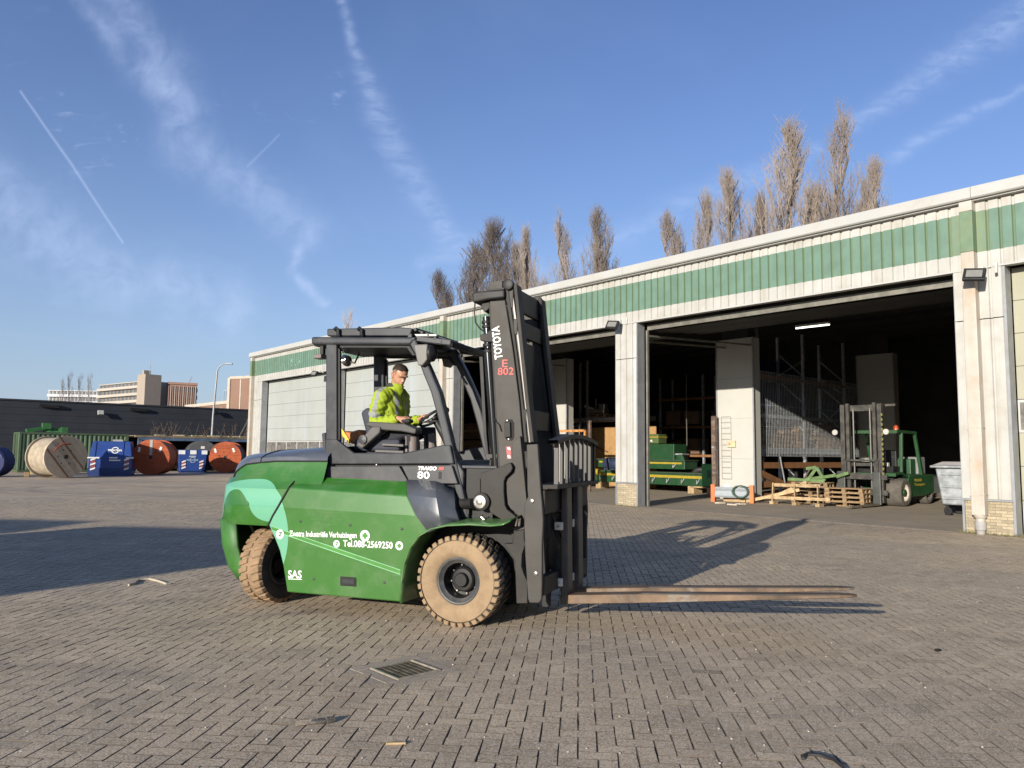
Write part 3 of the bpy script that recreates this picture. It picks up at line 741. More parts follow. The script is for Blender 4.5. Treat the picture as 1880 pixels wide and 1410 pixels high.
        fs = [tuple(range(nA + 1 + len(arch))), (nA - 1, nA + 8, nA + 9, nA), tuple([nA + 8] + list(range(nA + 10, nA + 15)) + [nA + 9])]
        if s: fs = [f[::-1] for f in fs]
        o = MB().add(vs, fs).build('side_panel', g_side, K, .012, solid=.03, fixn=False)
        if not s:
            for bx_, by_ in ((552, 957), (643, 964), (738, 971), (576, 1063), (706, 1069)):
                p = tp(bx_, by_, -.06)
                MB().lathe([(.014, 0), (.014, .004), (.009, .008), (0, .009)], 10, frameM(p, (1, 0, 0), (0, 0, 1))).build('bolt', gd, o, smooth=40)
            MB().tube(tr([(492, 966), (500.6, 947.5), (510.6, 930.5)], -.058) + [tp(517.7, 917.7, -.048), tp(526, 903.5, -.036), tp(531, 895, -.026), tp(540, 885, .06), tp(549, 881, .12), tp(560, 878, .138)], .013, 6).build('panel_seam', seam, K)
            # latch
            p = tr([(625, 1058), (654, 1060), (654, 1077), (625, 1075)], -.062)
            MB().prism(p, (0, -.006, 0)).build('latch_plate', bk, o, .003)
            p = tr([(629, 1063), (650, 1064.5), (650, 1072), (629, 1070.5)], -.0685)
            MB().prism(p, (0, -.004, 0)).build('latch_handle', gf, o)
            # printed stripe and lettering
            def flat(name, pts, m, off=.0035):
                return MB().add(tr(pts, -.06 - off), [tuple(range(len(pts) - 1, -1, -1))]).build(name, m, o)
            flat('stripe', [(497, 966), (735, 1047), (735, 1054), (500, 973)], pm('stripe_tint', (.065, .21, .045), .3, coat=.5), .002)
            edge = pm('stripe_edge', (.20, .44, .24), .4)
            flat('stripe_edge', [(497, 965), (735, 1046), (735, 1047.2), (497, 966.2)], edge)
            flat('stripe_edge', [(500, 973), (735, 1054), (735, 1055.4), (500, 974.4)], edge)
            def lay(body, px, py, size, m, **kw):
                p2 = kw.pop('px2'); kw['fit'] = tp(p2, py, -.065).x - tp(px, py, -.065).x
                a = tp(px, py, -.065); b = tp(px + 50, py + kw.pop('dy', 3.0), -.065)
                return text(body, size, m, frameM(a, b - a, (0, 0, 1)), 'lettering', o, **kw)
            lay('Zwatra Industri\u00eble Verhuizingen', 531.5, 984, .077, vinyl, bold=.0012, px2=655, dy=1.5)
            lay('Tel.088-2569250', 630, 1003, .088, vinyl, bold=.0014, px2=721, dy=2.2)
            lay('SAS', 529, 1060.5, .105, vinyl, bold=.002, px2=554, dy=2.0)
            flat('underline', [(529, 1062.2), (554, 1063.2), (554, 1064.4), (529, 1063.4)], vinyl)
            def disc(px, py, r, m, n=28, off=.004):
                M_ = frameM(tp(px, py, -.06 - off), (1, 0, 0), (0, 0, 1)); return MB().lathe([(r, 0), (r, .001)], n, M_).build('emblem', m, o)
            dk = pm('emblem_dark', (.05, .15, .06), .5)
            for px, py, r in ((514, 981, .048), (618, 998.5, .036)):
                disc(px, py, r, vinyl)
                M_ = frameM(tp(px - r * 62, py + r * 68, -.0665), (1, 0, 0), (0, 0, 1))
                text('Z', r * 1.25, dk, M_, 'emblem_letter', o, bold=.003, shear=.15)
            for px, py, r in ((670, 983.5, .054), (733, 1002, .041)):
                disc(px, py, r, vinyl)
                p = tp(px, py, -.0665)
                cr = MB()
                for a, b in ((.58, .26), (.26, .58)):
                    cr.add([(p.x + u * r * a, p.y - (.0005 if a < .3 else 0), p.z + v * r * b) for u, v in ((-1, -1), (1, -1), (1, 1), (-1, 1))], [(0, 1, 2, 3)])
                cr.build('emblem_cross', pm('emblem_green', (.045, .19, .025), .4), o)
    # ---- front wings
    ap = [(736, 1108), (737, 1072), (742, 1036), (752, 1008), (768, 986), (790, 973), (820, 966.5), (860, 964.5), (900, 967), (922, 965), (935, 959)]
    for s in (0, 1):
        q = mir if s else (lambda p: p)
        o_ = tr(ap, -.075); rows = []
        for i, p in enumerate(o_):
            lift = min(1, max(0, (i - 3) / 3)) * .035
            rows.append([q(p), q(Vector((p.x, .0, p.z + lift * .4))), q(Vector((p.x - .0, .22, p.z + lift))), q(Vector((p.x, .34, p.z + lift)))])
        MB().loft(rows).build('front_wing', g_pl, K, smooth=50, solid=.012, fixn=False)
    # ---- grey step cover in front of the side panel
    rows = [[tp(747, 883, .15), tp(800, 886, .16), tp(830, 897, .22), tp(842, 918, .36)],
            [tp(748, 905, .03), tp(800, 908, .03), tp(832, 922, .12), tp(846, 934, .36)],
            [tp(749, 912, -.022), tp(801, 916, -.018), tp(833, 936, .10), tp(847, 944, .36)],
            [tp(765, 947, -.058), tp(806, 945, -.045), tp(838, 951, .075), tp(852, 955, .36)],
            [tp(787, 977, -.055), tp(812, 967, -.02), tp(842, 962, .10), tp(856, 962, .36)]]
    for s in (0, 1):
        q = mir if s else (lambda p: p)
        MB().loft([[q(p) for p in r] for r in rows]).build('step_cover', gh, K, smooth=30, solid=.02, fixn=False)
    # ---- cab walls
    sill = [(597, 806), (616, 806), (648, 831.5), (740, 831.5), (813, 817), (826, 817), (833, 852), (597, 852.5)]
    ca = [(597, 856.5), (732, 855.5), (749, 884), (597, 890)]
    cb = [(737, 855.5), (829, 854.5), (840, 888), (753, 888)]
    for s in (0, 1):
        f_ = mplate if s else plate
        f_(sill, .20, .05).build('door_sill', gf, K, .012)
        f_(ca, .185, .06).build('side_cover', gd, K, .006)
        f_(cb, .185, .06).build('side_cover', gd, K, .006)
        f_([(598, 845), (838, 845), (846, 960), (760, 905), (598, 892)], .25, .03).build('cab_liner', bk, K)
    a = tp(775, 884.5, .18); b = tp(825, 884.5, .18)
    MX = frameM(a - Vector((.055, 0, -.034)), (1, 0, -.006), (0, 0, 1))
    text('80', .095, vinyl, MX @ Matrix.Scale(1.45, 4, (1, 0, 0)), 'lettering', K, bold=.0018)
    text('TRAIGO', .048, vinyl, MX @ Matrix.Translation((.004, .083, 0)) @ Matrix.Scale(1.15, 4, (1, 0, 0)), 'lettering', K, bold=.0022, shear=.2)
    MB().add([MX @ Vector(p) for p in ((.232, .088, .001), (.285, .088, .001), (.292, .115, .001), (.239, .115, .001))], [(0, 1, 2, 3)]).build('badge', red, K)
    MB().add([MX @ Vector(p) for p in ((.232, .0, .001), (.262, .0, .001), (.262, .07, .001), (.232, .07, .001))], [(0, 1, 2, 3)]).build('badge', bk, K)
    p = tp(691, 853.5, .19); MB().lathe([(.009, 0), (.007, .006), (0, .008)], 8, frameM(p, (1, 0, 0), (0, 0, 1))).build('screw', chrome, K)
    # floor, dashboard, bulkheads
    MB().b2((-1.55, .24, 1.02), (-.0, 1.30, 1.10)).build('cab_floor', bk, K)
    MB().b2((-1.62, .22, 1.10), (-1.55, 1.32, 1.60)).build('cab_rear_wall', gd, K, .02)
    xa = tp(838, 890, .24).x
    MB().prism([Vector(p) for p in ((xa - .14, .25, 1.05), (xa + .05, .25, 1.0), (xa + .07, .25, 1.42), (xa - .02, .25, 1.55), (xa - .10, .25, 1.50))], (0, 1.04, 0)).build('dashboard', gd, K, .02)
    zc = tp(880, 822, .7).z
    MB().b2((xa + .02, .30, 1.46), (xa + .40, 1.24, 1.49)).build('front_cowl', gd, K, .01)
    MB().b2((xa + .08, .30, .98), (xa + .36, 1.24, 1.46)).build('front_bulkhead', bk, K)
    # ---- overhead guard
    post = [(597.5, 631), (617.5, 631), (618, 852), (597, 852)]
    apl = [(747, 624), (756, 642), (768, 664), (776, 686), (790, 720), (803, 768), (814, 816), (823, 852), (834, 899), (846, 952), (861, 952), (849.5, 899), (838, 850), (830, 816), (819, 768), (807, 720), (791, 682), (779, 656), (768, 636), (761, 620)]
    rail = [(570.5, 618), (764, 618.5), (753, 633.5), (571, 632.5)]
    yG, thG = .235, .105
    for s in (0, 1):
        f_ = mplate if s else plate
        f_(post, yG, thG).build('rear_post', gf, K, .018)
        f_(apl, yG, thG).build('front_post', gf, K, .018)
        f_(rail, yG - .012, thG + .012).build('roof_rail', gf, K, .025, seg=3)
        f_([(618.5, 637), (624, 642), (624, 835), (618.5, 842)], yG + .03, .03).build('door_seal', bk, K)
        f_([(590.5, 796), (597, 794), (597.5, 832), (593, 826)], yG + .02, .06).build('post_bracket', gf, K, .006)
        f_([(624, 633.5), (751, 633.5), (762, 652), (757, 652), (747, 638), (624, 638)], yG + .03, .03).build('door_seal', bk, K)
    zr = tp(660, 617, .3).z
    r0 = tp(600, 604, .30); r1 = tp(757, 600, .30)
    MB().prism([tp(600, 603.5, .30), tp(735, 600.5, .30), tp(757, 602.5, .30), tp(752, 617, .30), tp(600, 617, .30)], (0, .94, 0)).build('roof_cover', gf, K, .012)
    x_r, x_f = tp(580, 620, .3).x, tp(757, 618, .3).x
    MB().b2((x_r, .27, zr - .09), (x_f, 1.27, zr - .045)).build('roof_lining', bk, K)
    for px in (617, 660):
        MB().tube([tp(px - 3, 606, .27), tp(px, 602.5, .27), tp(px + 4, 606, .27), tp(px + 4, 616, .27), tp(px + 8, 617, .27)], .022, 8).build('roof_clip', bk, K)
    MB().bar(tp(752, 617.5, .30), tp(752, 617.5, .30) + Vector((.0, .94, -.0)), .05, .06).build('front_beam', gf, K, .01)
    # sloping front roof bars and clear pane
    xf = tp(764, 620, .24).x
    for i in range(5):
        x = xf - .04 + i * .075; z = zr + .035 - i * .035
        MB().b2((x, .26, z - .02), (x + .03, 1.28, z + .015)).build('guard_bar', gf, K, .005)
    MB().prism([Vector((xf - .06, .30, zr + .05)), Vector((xf + .36, .30, zr - .09)), Vector((xf + .36, .30, zr - .10)), Vector((xf - .06, .30, zr + .03))], (0, .94, 0)).build('roof_visor', gf, K, .004)
    MB().prism([tp(761, 613.5, .26), tp(801, 613.5, .26), tp(801, 617, .26), tp(764, 617, .26)], (0, .03, 0)).build('visor_edge', pm('pale_edge', (.5, .47, .40), .5), K)
    for s in (0, 1):
        q = mir if s else (lambda p: p)
        MB().bar(q(Vector((xf - .02, .29, zr - .06))), q(Vector((xf + .38, .29, zr - .12))), .06, .06).build('visor_arm', gf, K, .01)
    MB().b2((xf + .33, .28, zr - .16), (xf + .39, 1.26, zr - .10)).build('guard_header', bk, K, .01)
    for s in (0, 1):
        q = mir if s else (lambda p: p)
        pts_ = [Vector((xf + .36, .30, zr - .13)), Vector((xf + .43, .30, zr - .35)), Vector((xf + .50, .30, zr - .7)), Vector((xf + .53, .30, 1.49))]
        if s: MB().tube([q(p) for p in pts_], .04, 8).build('screen_post', gf, K, smooth=40)
    # ---- lamps and mirror
    def worklamp(px, py, y):
        M_ = Matrix.Translation(tp(px, py, y))
        b = MB(); b.prism([M_ @ Vector(p) for p in ((-.085, 0, .10), (.075, 0, .10), (.075, 0, -.06), (.02, 0, -.12), (-.03, 0, -.11))], (0, .12, 0)); o = b.build('work_lamp', pm('lamp_grey', (.12, .115, .105), .45), K, .012)
        MB().lathe([(.085, 0), (.085, .03), (.05, .06), (0, .07)], 14, M_ @ Matrix.Translation((.078, .06, .01)) @ Matrix.Rotation(R(90), 4, 'Y')).build('lamp_glass', bk, o, smooth=40)
    worklamp(772, 650, .17); worklamp(818, 655, 1.30)
    p = tp(588, 655, .30); MB().box(p, (.10, .12, .05)).build('rear_lamp', pm('lamp_brown', (.12, .10, .09), .5), K, .01)
    MB().box(p + Vector((.03, 0, .07)), (.04, .05, .1)).build('lamp_arm', bk, K)
    m0 = tp(636, 662, .95)
    MB().lathe([(.0, .05), (.05, .04), (.075, 0), (.07, -.01), (0, -.012)], 14, Matrix.Translation(m0) @ Matrix.Rotation(R(75), 4, 'Y') @ Matrix.Rotation(R(20), 4, 'X')).build('mirror', pm('mirror_glass', (.25, .25, .24), .1, .9), K, smooth=40)
    MB().tube([m0, m0 + Vector((.10, .02, -.03)), m0 + Vector((.17, .02, .10))], .012, 6).build('mirror_arm', bk, K)
    # ---- seat, console, wheel
    sb = MB(); sb.prism([tp(x, y, .52) for x, y in ((661, 757), (671, 748), (690, 750), (700, 800), (690, 825), (672, 800))], (0, .5, 0)); sb.build('seat_back', pm('navy_seat', (.025, .028, .045), .7, 0, .2, 6), K, .03, seg=3)
    sc = tp(715, 812, .77)
    MB().b2((sc.x - .3, .52, sc.z - .10), (sc.x + .26, 1.02, sc.z + .03)).build('seat_cushion', pm('navy_seat', (.02, .02, .03), .7), K, .03)
    MB().b2((sc.x - .2, .58, 1.1), (sc.x + .16, .96, sc.z - .10)).build('seat_base', bk, K)
    con = pm('console_grey', (.075, .072, .068), .55, 0, .1, 5)
    plate([(652, 818), (682, 783), (698, 783), (697, 795), (664, 824)], .40, .11).build('armrest_support', con, K, .015)
    o = MB().lathe([(.05, 0), (.048, .02), (0, .03)], 16, frameM(tp(667, 807, .40), (1, 0, 0), (0, 0, 1))).build('support_knob', gd, K, smooth=40)
    plate([(670, 778), (676, 774), (700, 775), (742, 778), (764, 788), (762, 797), (736, 792), (705, 790), (672, 782)], .42, .15).build('armrest', pm('armrest_grey', (.05, .048, .046), .6), K, .02)
    MB().b2(tp(735, 777, .45), tp(752, 769, .45) + Vector((0, .10, 0))).build('joystick_box', bk, K, .02)
    for x0_, y0_, x1_, y1_ in ((702, 816, 742, 818), (690, 828, 742, 830)):
        MB().bar(tp(x0_, y0_, .50), tp(x1_, y1_, .50), .04, .03).build('seat_rail', pm('rail_bright', (.12, .115, .11), .35, .6), K, .006)
    wc = tp(797, 766, .77)
    ax = Vector((-.55, 0, .83)).normalized(); s1 = Vector((0, 1, 0)); s2 = ax.cross(s1)
    ring = [wc + (s1 * math.cos(t) + s2 * math.sin(t)) * .17 for t in [2 * math.pi * i / 24 for i in range(24)]]
    st = MB().tube(ring, .016, 8, closed=True); 
    for t in (0, 2.1, 4.2): st.bar(wc, wc + (s1 * math.cos(t) + s2 * math.sin(t)) * .17, .03, .012)
    st.build('steering_wheel', bk, K, smooth=50)
    MB().tube([wc, wc - ax * .25, Vector((xa - .05, .77, 1.2))], [.04, .05, .07], 10).build('steering_column', bk, K, smooth=50)
    MB().bar(wc - ax * .05 + Vector((-.05, -.2, -.02)), wc - ax * .05 + Vector((.05, .1, .02)), .03, .02).build('lever', chrome, K)
    # yellow and orange bag behind the seat
    bag = MB().prism([tp(x, y, .62) for x, y in ((619, 795), (627, 790), (640, 794), (658, 788), (668, 800), (660, 815), (645, 815), (632, 806))], (0, .4, 0))
    bag.build('storage_bag', pm('orange_bag', (.42, .14, .03), .6, 0, .3, 9), K, .02)
    MB().prism([tp(x, y, .60) for x, y in ((626, 786), (631, 792), (644, 812), (640, 814), (628, 800))], (0, .02, 0)).build('bag_flap', pm('yellow_bag', (.65, .42, .03), .5, 0, .15, 9), K, .006)
    return K
TRUCK = forklift()
# ------------------------------------------------------------------ wheels, mast and forks
def tyre_parts(parent, name, Mw, r, w, rim_r, n, dusty, tread_m):
    """wheel about local z (outer face at +z); parts: tyre (> tread lug rows), rim, hub"""
    h = w / 2
    prof = [(rim_r - .01, h - .05), (rim_r + .004, h - .03), (rim_r + .02, h - .012), (rim_r + .06, h - .002), (r - .10, h), (r - .055, h - .004), (r - .05, h - .012), (r - .02, h - .03), (r - .016, h - .05), (r - .016, -h + .05), (r - .02, -h + .03), (r - .05, -h + .012), (r - .10, -h), (rim_r + .02, -h + .012), (rim_r - .01, -h + .05)]
    ty = MB().lathe(prof, 56, close=True)
    ty.mi = [0 if (i // 56) < 6 else 1 for i in range(len(ty.f))]
    wh = ty.build(name, [dusty, tread_m], parent, smooth=35, fixn=True); wh.matrix_local = Mw
    lug = MB(); lug2 = MB()
    for i in range(n):
        a = 2 * math.pi * i / n
        def P(rad, ang, z): return Vector((rad * math.cos(ang), rad * math.sin(ang), z))
        for sgn, off, mb in ((1, 0, lug), (-1, .5, lug2)):
            b0 = a + off * 2 * math.pi / n; d = 2 * math.pi / n * .37; sk = .10 * sgn
            vs = [P(r - .045, b0 - d, sgn * (h + .001)), P(r - .045, b0 + d, sgn * (h + .001)), P(r - .002, b0 + d * .86, sgn * (h - .012)), P(r - .002, b0 - d * .86, sgn * (h - .012)),
                  P(r - .03, b0 - d + sk, sgn * .02), P(r - .03, b0 + d + sk, sgn * .02), P(r, b0 + d * .8 + sk, sgn * .025), P(r, b0 - d * .8 + sk, sgn * .025),
                  P(r - .045, b0 - d, sgn * (h - .05)), P(r - .045, b0 + d, sgn * (h - .05))]
            fs = [(0, 1, 2, 3), (3, 2, 6, 7), (7, 6, 5, 4), (1, 9, 5, 6, 2), (0, 3, 7, 4, 8)]
            mb.add(vs, fs if sgn > 0 else [f[::-1] for f in fs])
    lug.build('tread_lugs', dusty, wh, .006, seg=1); lug2.build('tread_lugs', tread_m, wh, .006, seg=1)
    gd = pm('rim_grey', (.050, .052, .055), .5, 0, .2, 6, dirt=(.14, .12, .09), da=.5, ds=8)
    bk = black()
    rim = MB().lathe([(rim_r + .008, h - .028), (rim_r - .004, h - .02), (rim_r - .016, h - .024), (rim_r - .03, h - .045), (rim_r - .05, h - .06), (rim_r - .062, h - .12), (rim_r - .062, h - .19), (.12, h - .20), (.0, h - .20)], 40, caps=False)
    rim.mi = [0 if i < 160 else 1 for i in range(len(rim.f))]  # inside of the rim coloured black for the shade of its deep recess
    rim.build('rim', [gd, bk], wh, smooth=35)
    hub = MB().lathe([(.118, h - .20), (.115, h - .14), (.10, h - .125), (.068, h - .122), (.066, h - .09), (.058, h - .082), (.0, h - .082)], 24).build('hub', bk, wh, smooth=35)
    for i in range(8):
        a = 2 * math.pi * i / 8 + .2; x, y = .135 * math.cos(a), .135 * math.sin(a)
        MB().lathe([(.013, h - .20), (.013, h - .175), (.008, h - .168), (0, h - .168)], 6, Matrix.Translation((x, y, 0))).build('wheel_nut', pm('bright_metal', (.6, .6, .55), .25, .9), wh)
    return wh
def wheels(K):
    tan = pm('dusty_rubber', (.275, .193, .113), .9, 0, .10, 5, .3, 90, (.17, .12, .075), .6, 7)
    tan2 = pm('dusty_tread', (.265, .175, .10), .92, 0, .12, 6, .35, 90, (.09, .07, .05), .5, 13)
    dark = pm('worn_rubber', (.040, .036, .032), .85, 0, .3, 6, .25, 70, (.14, .10, .07), .6, 8)
    side = pm('dark_sidewall', (.030, .029, .028), .8, 0, .25, 5, .2, 60, (.10, .08, .06), .5, 6)
    rot = Matrix.Rotation(R(90), 4, 'X')                 # z -> -y : outer face towards the near side
    c = tp(838.5, 1069, .0)
    M1 = Matrix.Translation((c.x, .17, .418)) @ rot
    tyre_parts(K, 'front_wheel', M1, .425, .34, .215, 34, tan, dark)
    M2 = Matrix.Translation((c.x, 1.37, .418)) @ Matrix.Rotation(R(180), 4, 'Z') @ rot
    tyre_parts(K, 'front_wheel', M2, .425, .34, .215, 34, tan, dark)
    c = tp(502, 1040, .36)
    for y in (.355, 1.185):
        M3 = Matrix.Translation((c.x + .02, y, .395)) @ Matrix.Rotation(R(86), 4, 'Z') @ rot
        w = tyre_parts(K, 'rear_wheel', M3, .40, .29, .205, 30, side, tan2)
        for ch in kids(w):
            if ch.name.startswith('tread') : ch.data.materials[0] = tan2
wheels(TRUCK)

def mast(K):
    mg = mastgrey(); bk = black(); chrome = pm('bright_metal', (.62, .60, .55), .25, .9, .1, 9)
    mg2 = pm('mid_grey_steel', (.043, .040, .036), .58, 0, .2, 3, .05, 40, (.095, .08, .062), .5, 4, spec=.35)
    vinyl = MATS['white_vinyl']; red = MATS['red_vinyl']
    def pair(name, pts, y, th, m, bev=.006):
        plate(pts, y, th).build(name, m, K, bev); mplate(pts, y, th).build(name, m, K, bev)
    # outer channels
    och = [(899, 553), (927, 551), (941, 640), (953, 735), (960, 815), (967, 905), (976, 1000), (984, 1098), (960, 1104), (952, 1010), (948, 965), (938, 905), (917, 857), (909.5, 735), (904, 640)]
    pair('mast_channel', och, .30, .035, mg2)
    pair('mast_channel_back', [(897, 556), (903, 556), (921, 857), (945, 970), (957, 1100), (949, 1100), (938, 975), (914, 857)], .335, .11, mg)
    # inner channel, chain and rail
    pair('inner_mast', [(925, 527), (933, 526), (951, 660), (960, 735), (968, 812), (962, 812), (953, 735), (943, 645)], .335, .10, mg)
    pair('chain', [(934.5, 524), (941, 522), (956, 655), (964, 735), (971, 812), (965, 812), (957, 735), (949, 655)], .355, .03, bk, 0)
    pair('lift_chain', [(938, 536), (941, 536), (957, 655), (966, 735), (974, 812), (971.5, 812), (963, 735), (954, 655)], .345, .02, pm('chain_steel', (.10, .095, .09), .4, .8), 0)
    pair('rail_flange', [(942, 520), (949, 522), (961, 640), (971, 735), (980, 812), (973, 812), (964, 735), (954, 640)], .33, .13, mg)
    # top cross members
    a, b = tp(930, 556, .31), tp(955, 735, .31)
    ux = (a - b).normalized()
    for (px, py, w_, h_) in ((938, 545, .05, .22), (946, 600, .05, .16), (962, 770, .05, .2)):
        q = tp(px, py, .34); MB().b2((q.x - w_ / 2, .34, q.z - h_ / 2), (q.x + w_ / 2, 1.20, q.z + h_ / 2)).build('cross_member', mg2 if py < 600 else bk, K, .008)
    q = tp(940, 640, .34); MB().b2((q.x - .02, .60, q.z - 1.0), (q.x + .02, .94, q.z + .1)).build('hose_cover', bk, K)
    # hose guide plate, head box and pulley
    hb = [(866, 538), (872, 535.5), (895, 533), (926, 530.5), (926, 547), (895, 550), (873, 554.5), (867, 556)]
    plate(hb, .29, .34).build('hose_guide', bk, K, .02, seg=3)
    plate([(884, 556), (899, 553), (899, 566), (890, 574), (883, 565)], .36, .12).build('hose_guide_bracket', bk, K, .01)
    plate([(898, 517), (922, 515), (922, 531), (898, 532.5)], .31, .10).build('head_box', mg2, K, .004)
    plate([(894, 531), (925, 528), (925, 531), (894, 534)], .30, .2).build('head_plate', mg, K)
    for s in (0, 1):
        p = tp(934, 523, .335); p = mir(p) if s else p
        MB().lathe([(.0, -.035), (.04, -.035), (.055, -.03), (.055, .03), (.04, .035), (0, .035)], 18, Matrix.Translation(p) @ Matrix.Rotation(R(90), 4, 'X')).build('pulley', bk, K, smooth=40)
    # lift cylinder with collars
    def P(px, py): return tp(px, py, .37)
    MB().tube([P(893, 582), P(897, 640)], .040, 14).build('cylinder_rod', pm('black_gloss', (.012, .012, .013), .18, 0, .1), K, smooth=40)
    MB().tube([P(896.5, 646), P(906, 780), P(912, 870)], .046, 14).build('lift_cylinder', pm('black_gloss', (.012, .012, .013), .18), K, smooth=40)
    for s in (1,):
        A_ = [mir(P(893, 582)), mir(P(906, 780)), mir(P(912, 870))]; MB().tube(A_, .046, 12).build('lift_cylinder', pm('black_gloss', (.012, .012, .013), .18), K, smooth=40)
    for py, dx in ((592, 893.6), (600, 894.2), (634, 896), (645, 897)):
        q = P(dx, py); MB().lathe([(.048, -.015), (.052, -.01), (.052, .01), (.048, .015)], 14, Matrix.Translation(q)).build('cylinder_collar', bk, K, smooth=30)
    plate([(881, 614), (893, 612), (898, 606), (906, 607), (906, 628), (893, 628), (881, 625)], .31, .12).build('cylinder_clamp', mg, K, .01)
    plate([(905, 606), (912, 606), (912, 628), (906, 629)], .34, .08).build('cylinder_clamp_back', bk, K)
    plate([(880, 655), (886, 655), (893, 800), (897, 838), (893, 838), (888, 800)], .40, .05).build('hose_track', bk, K)
    plate([(892, 834), (912, 834), (912, 841), (892, 841)], .33, .05).build('hose_clip', mg2, K)
    MB().tube([tp(872, 556, .34), tp(871, 575, .34), tp(873, 592, .34), tp(881, 603, .35), tp(888, 608, .36)], .008, 6).build('hose', bk, K)
    MB().tube([tp(895, 640, .38), tp(903, 735, .38), tp(906, 800, .40), tp(900, 860, .40)], .014, 6).build('hose', bk, K)
    MB().tube([tp(900, 760, .36), tp(908, 770, .31), tp(917, 780, .29), tp(921, 792, .295)], .007, 6).build('hose', bk, K)
    # slot with a valve block, warning label
    plate([(927, 776), (929, 770), (940, 770), (944, 776), (944, 804), (940, 809), (931, 809), (927, 803)], .298, .002).build('slot', pm('black_seam', (.006, .006, .006)), K)
    plate([(925, 776), (936, 775), (937, 802), (926, 803)], .27, .03).build('valve_block', mg, K, .004)
    for px, py in ((931, 772.5), (933.5, 807)): MB().lathe([(.010, 0), (.009, .006), (0, .008)], 8, frameM(tp(px, py, .298), (1, 0, 0), (0, 0, 1))).build('screw', chrome, K)
    lab = plate([(928.5, 820), (937, 819.5), (939, 842), (931.5, 842.5)], .2975, .002).build('warning_label', pm('label_red', (.35, .06, .07), .5, 0, .3, 40), K)
    for a_, b_ in ((821.5, 826), (836, 841)): plate([(931.5, a_), (936, a_), (937.5, b_), (933, b_)], .2955, .001).build('label_print', vinyl, lab)
    # bracket plates with the S-shaped gap
    br = [(918, 857), (936, 849), (939, 853), (941, 860), (938, 866), (928, 876), (925, 884), (925, 905), (927, 928), (931, 936), (944, 946), (950, 953), (946, 964), (930, 960), (900, 941), (896, 928), (894, 908), (882, 905), (882, 875), (884, 868)]
    pair('mast_bracket', br, .22, .07, mg, .008)
    pair('bracket_lug', [(874, 880), (881.5, 879), (881.5, 905), (876, 905)], .25, .05, mg, .004)
    cv = [(941, 850), (946, 858), (944, 868), (932, 879), (929.5, 886), (930, 905), (932, 926), (937, 934), (950, 945), (956, 953), (971, 1000), (968, 930), (960, 850), (955, 800), (940, 812)]
    pair('mast_cover', cv, .26, .035, mg2, .006)
    # tilt pin
    pc = tp(883, 921, .18); Mq = frameM(pc, (1, 0, 0), (0, 0, 1))
    MB().lathe([(.085, -.05), (.085, .0), (.07, .012), (0, .012)], 22, Mq).build('tilt_pin_boss', mg, K, smooth=40)
    MB().lathe([(.062, .012), (.062, .03), (.05, .036), (0, .036)], 22, Mq).build('tilt_pin', pm('worn_silver', (.55, .53, .48), .35, .7, .15, 9), K, smooth=40)
    MB().lathe([(.03, .036), (.03, .05), (.012, .055), (0, .055)], 14, Mq).build('grease_cap', chrome, K, smooth=40)
    MB().tube([pc + Vector((-.08, .0, -.02)), pc + Vector((-.2, .05, -.03)), pc + Vector((-.4, .1, -.04))], .05, 10).build('tilt_cylinder', bk, K, smooth=40)
    MB().tube([tp(886, 946, .20), tp(884, 950, .15), tp(889, 955, .15), tp(893, 951, .2)], .008, 6).build('hook', chrome, K)
    # mast foot, chain anchor
    pair('mast_foot', [(925, 998), (941, 998), (943, 973), (962, 968), (962, 990), (964, 1000), (958, 1018), (957, 1040), (962, 1055), (968, 1068), (968, 1108), (948, 1108), (945, 1028)], .20, .09, mg, .006)
    MB().tube([tp(947, 966, .19), tp(950, 951, .19), tp(954, 952, .19), tp(953, 966, .19)], .012, 6).build('shackle', chrome, K, smooth=50)
    plate([(940, 969), (963, 966), (962, 972), (944, 975)], .18, .04).build('anchor_plate', mg2, K, .004)
    # carriage end plates
    ce = [(966.5, 816), (987, 815), (990, 860), (993, 905), (995, 925), (997, 955), (995, 1000), (995, 1060), (994, 1100), (990, 1107), (972, 1107), (969, 1100), (964, 1020), (962, 965), (962.5, 925), (969, 912), (968, 900)]
    pair('carriage_end', ce, .0, .045, mg2, .008)
    for px, py in ((977, 920), (984, 1053)): MB().lathe([(.020, 0), (.018, .012), (0, .016)], 10, frameM(tp(px, py, 0), (1, 0, 0), (0, 0, 1))).build('bolt', pm('dull_bolt', (.30, .28, .25), .35, .8), K, smooth=40)
    xa = tp(995, 930, .02).x
    # horizontal carriage bars
    zt, zb = tp(994, 900, .02).z, tp(995, 945, .02).z
    MB().b2((xa - .07, .046, zb), (xa + .02, 1.494, zt)).build('fork_bar', mg, K, .012)
    MB().b2((xa - .09, .046, zt + .003), (xa + .045, 1.494, zt + .05)).build('bar_cap', mg, K, .008)
    z2, z3 = tp(993, 1060, .02).z, tp(993, 1095, .02).z
    MB().b2((xa - .06, .046, z3), (xa + .02, 1.494, z2)).build('fork_bar', mg, K, .01)
    for z in (zb + .05, z2 - .02): MB().b2((xa - .1, .34, z - .3), (xa - .04, .42, z)).build('carriage_upright', bk, K)
    for s in (0, 1):
        x = .36 if not s else 1.10
        MB().b2((xa - .12, x, z3 + .05), (xa - .07, x + .08, zb)).build('carriage_roller_plate', bk, K)
    MB().b2((xa - .14, .44, z3 + .15), (xa - .10, 1.10, zb - .05)).build('carriage_back', bk, K)
    # load backrest
    zr = zt + .05; zt2 = tp(990, 812, .05).z
    arc = []; bar_m = pm('bar_grey', (.06, .056, .05), .55, 0, .1, 4)
    MB().b2((xa + .03, .046, zr - .04), (xa + .14, 1.494, zr)).build('backrest_foot', mg, K, .006)
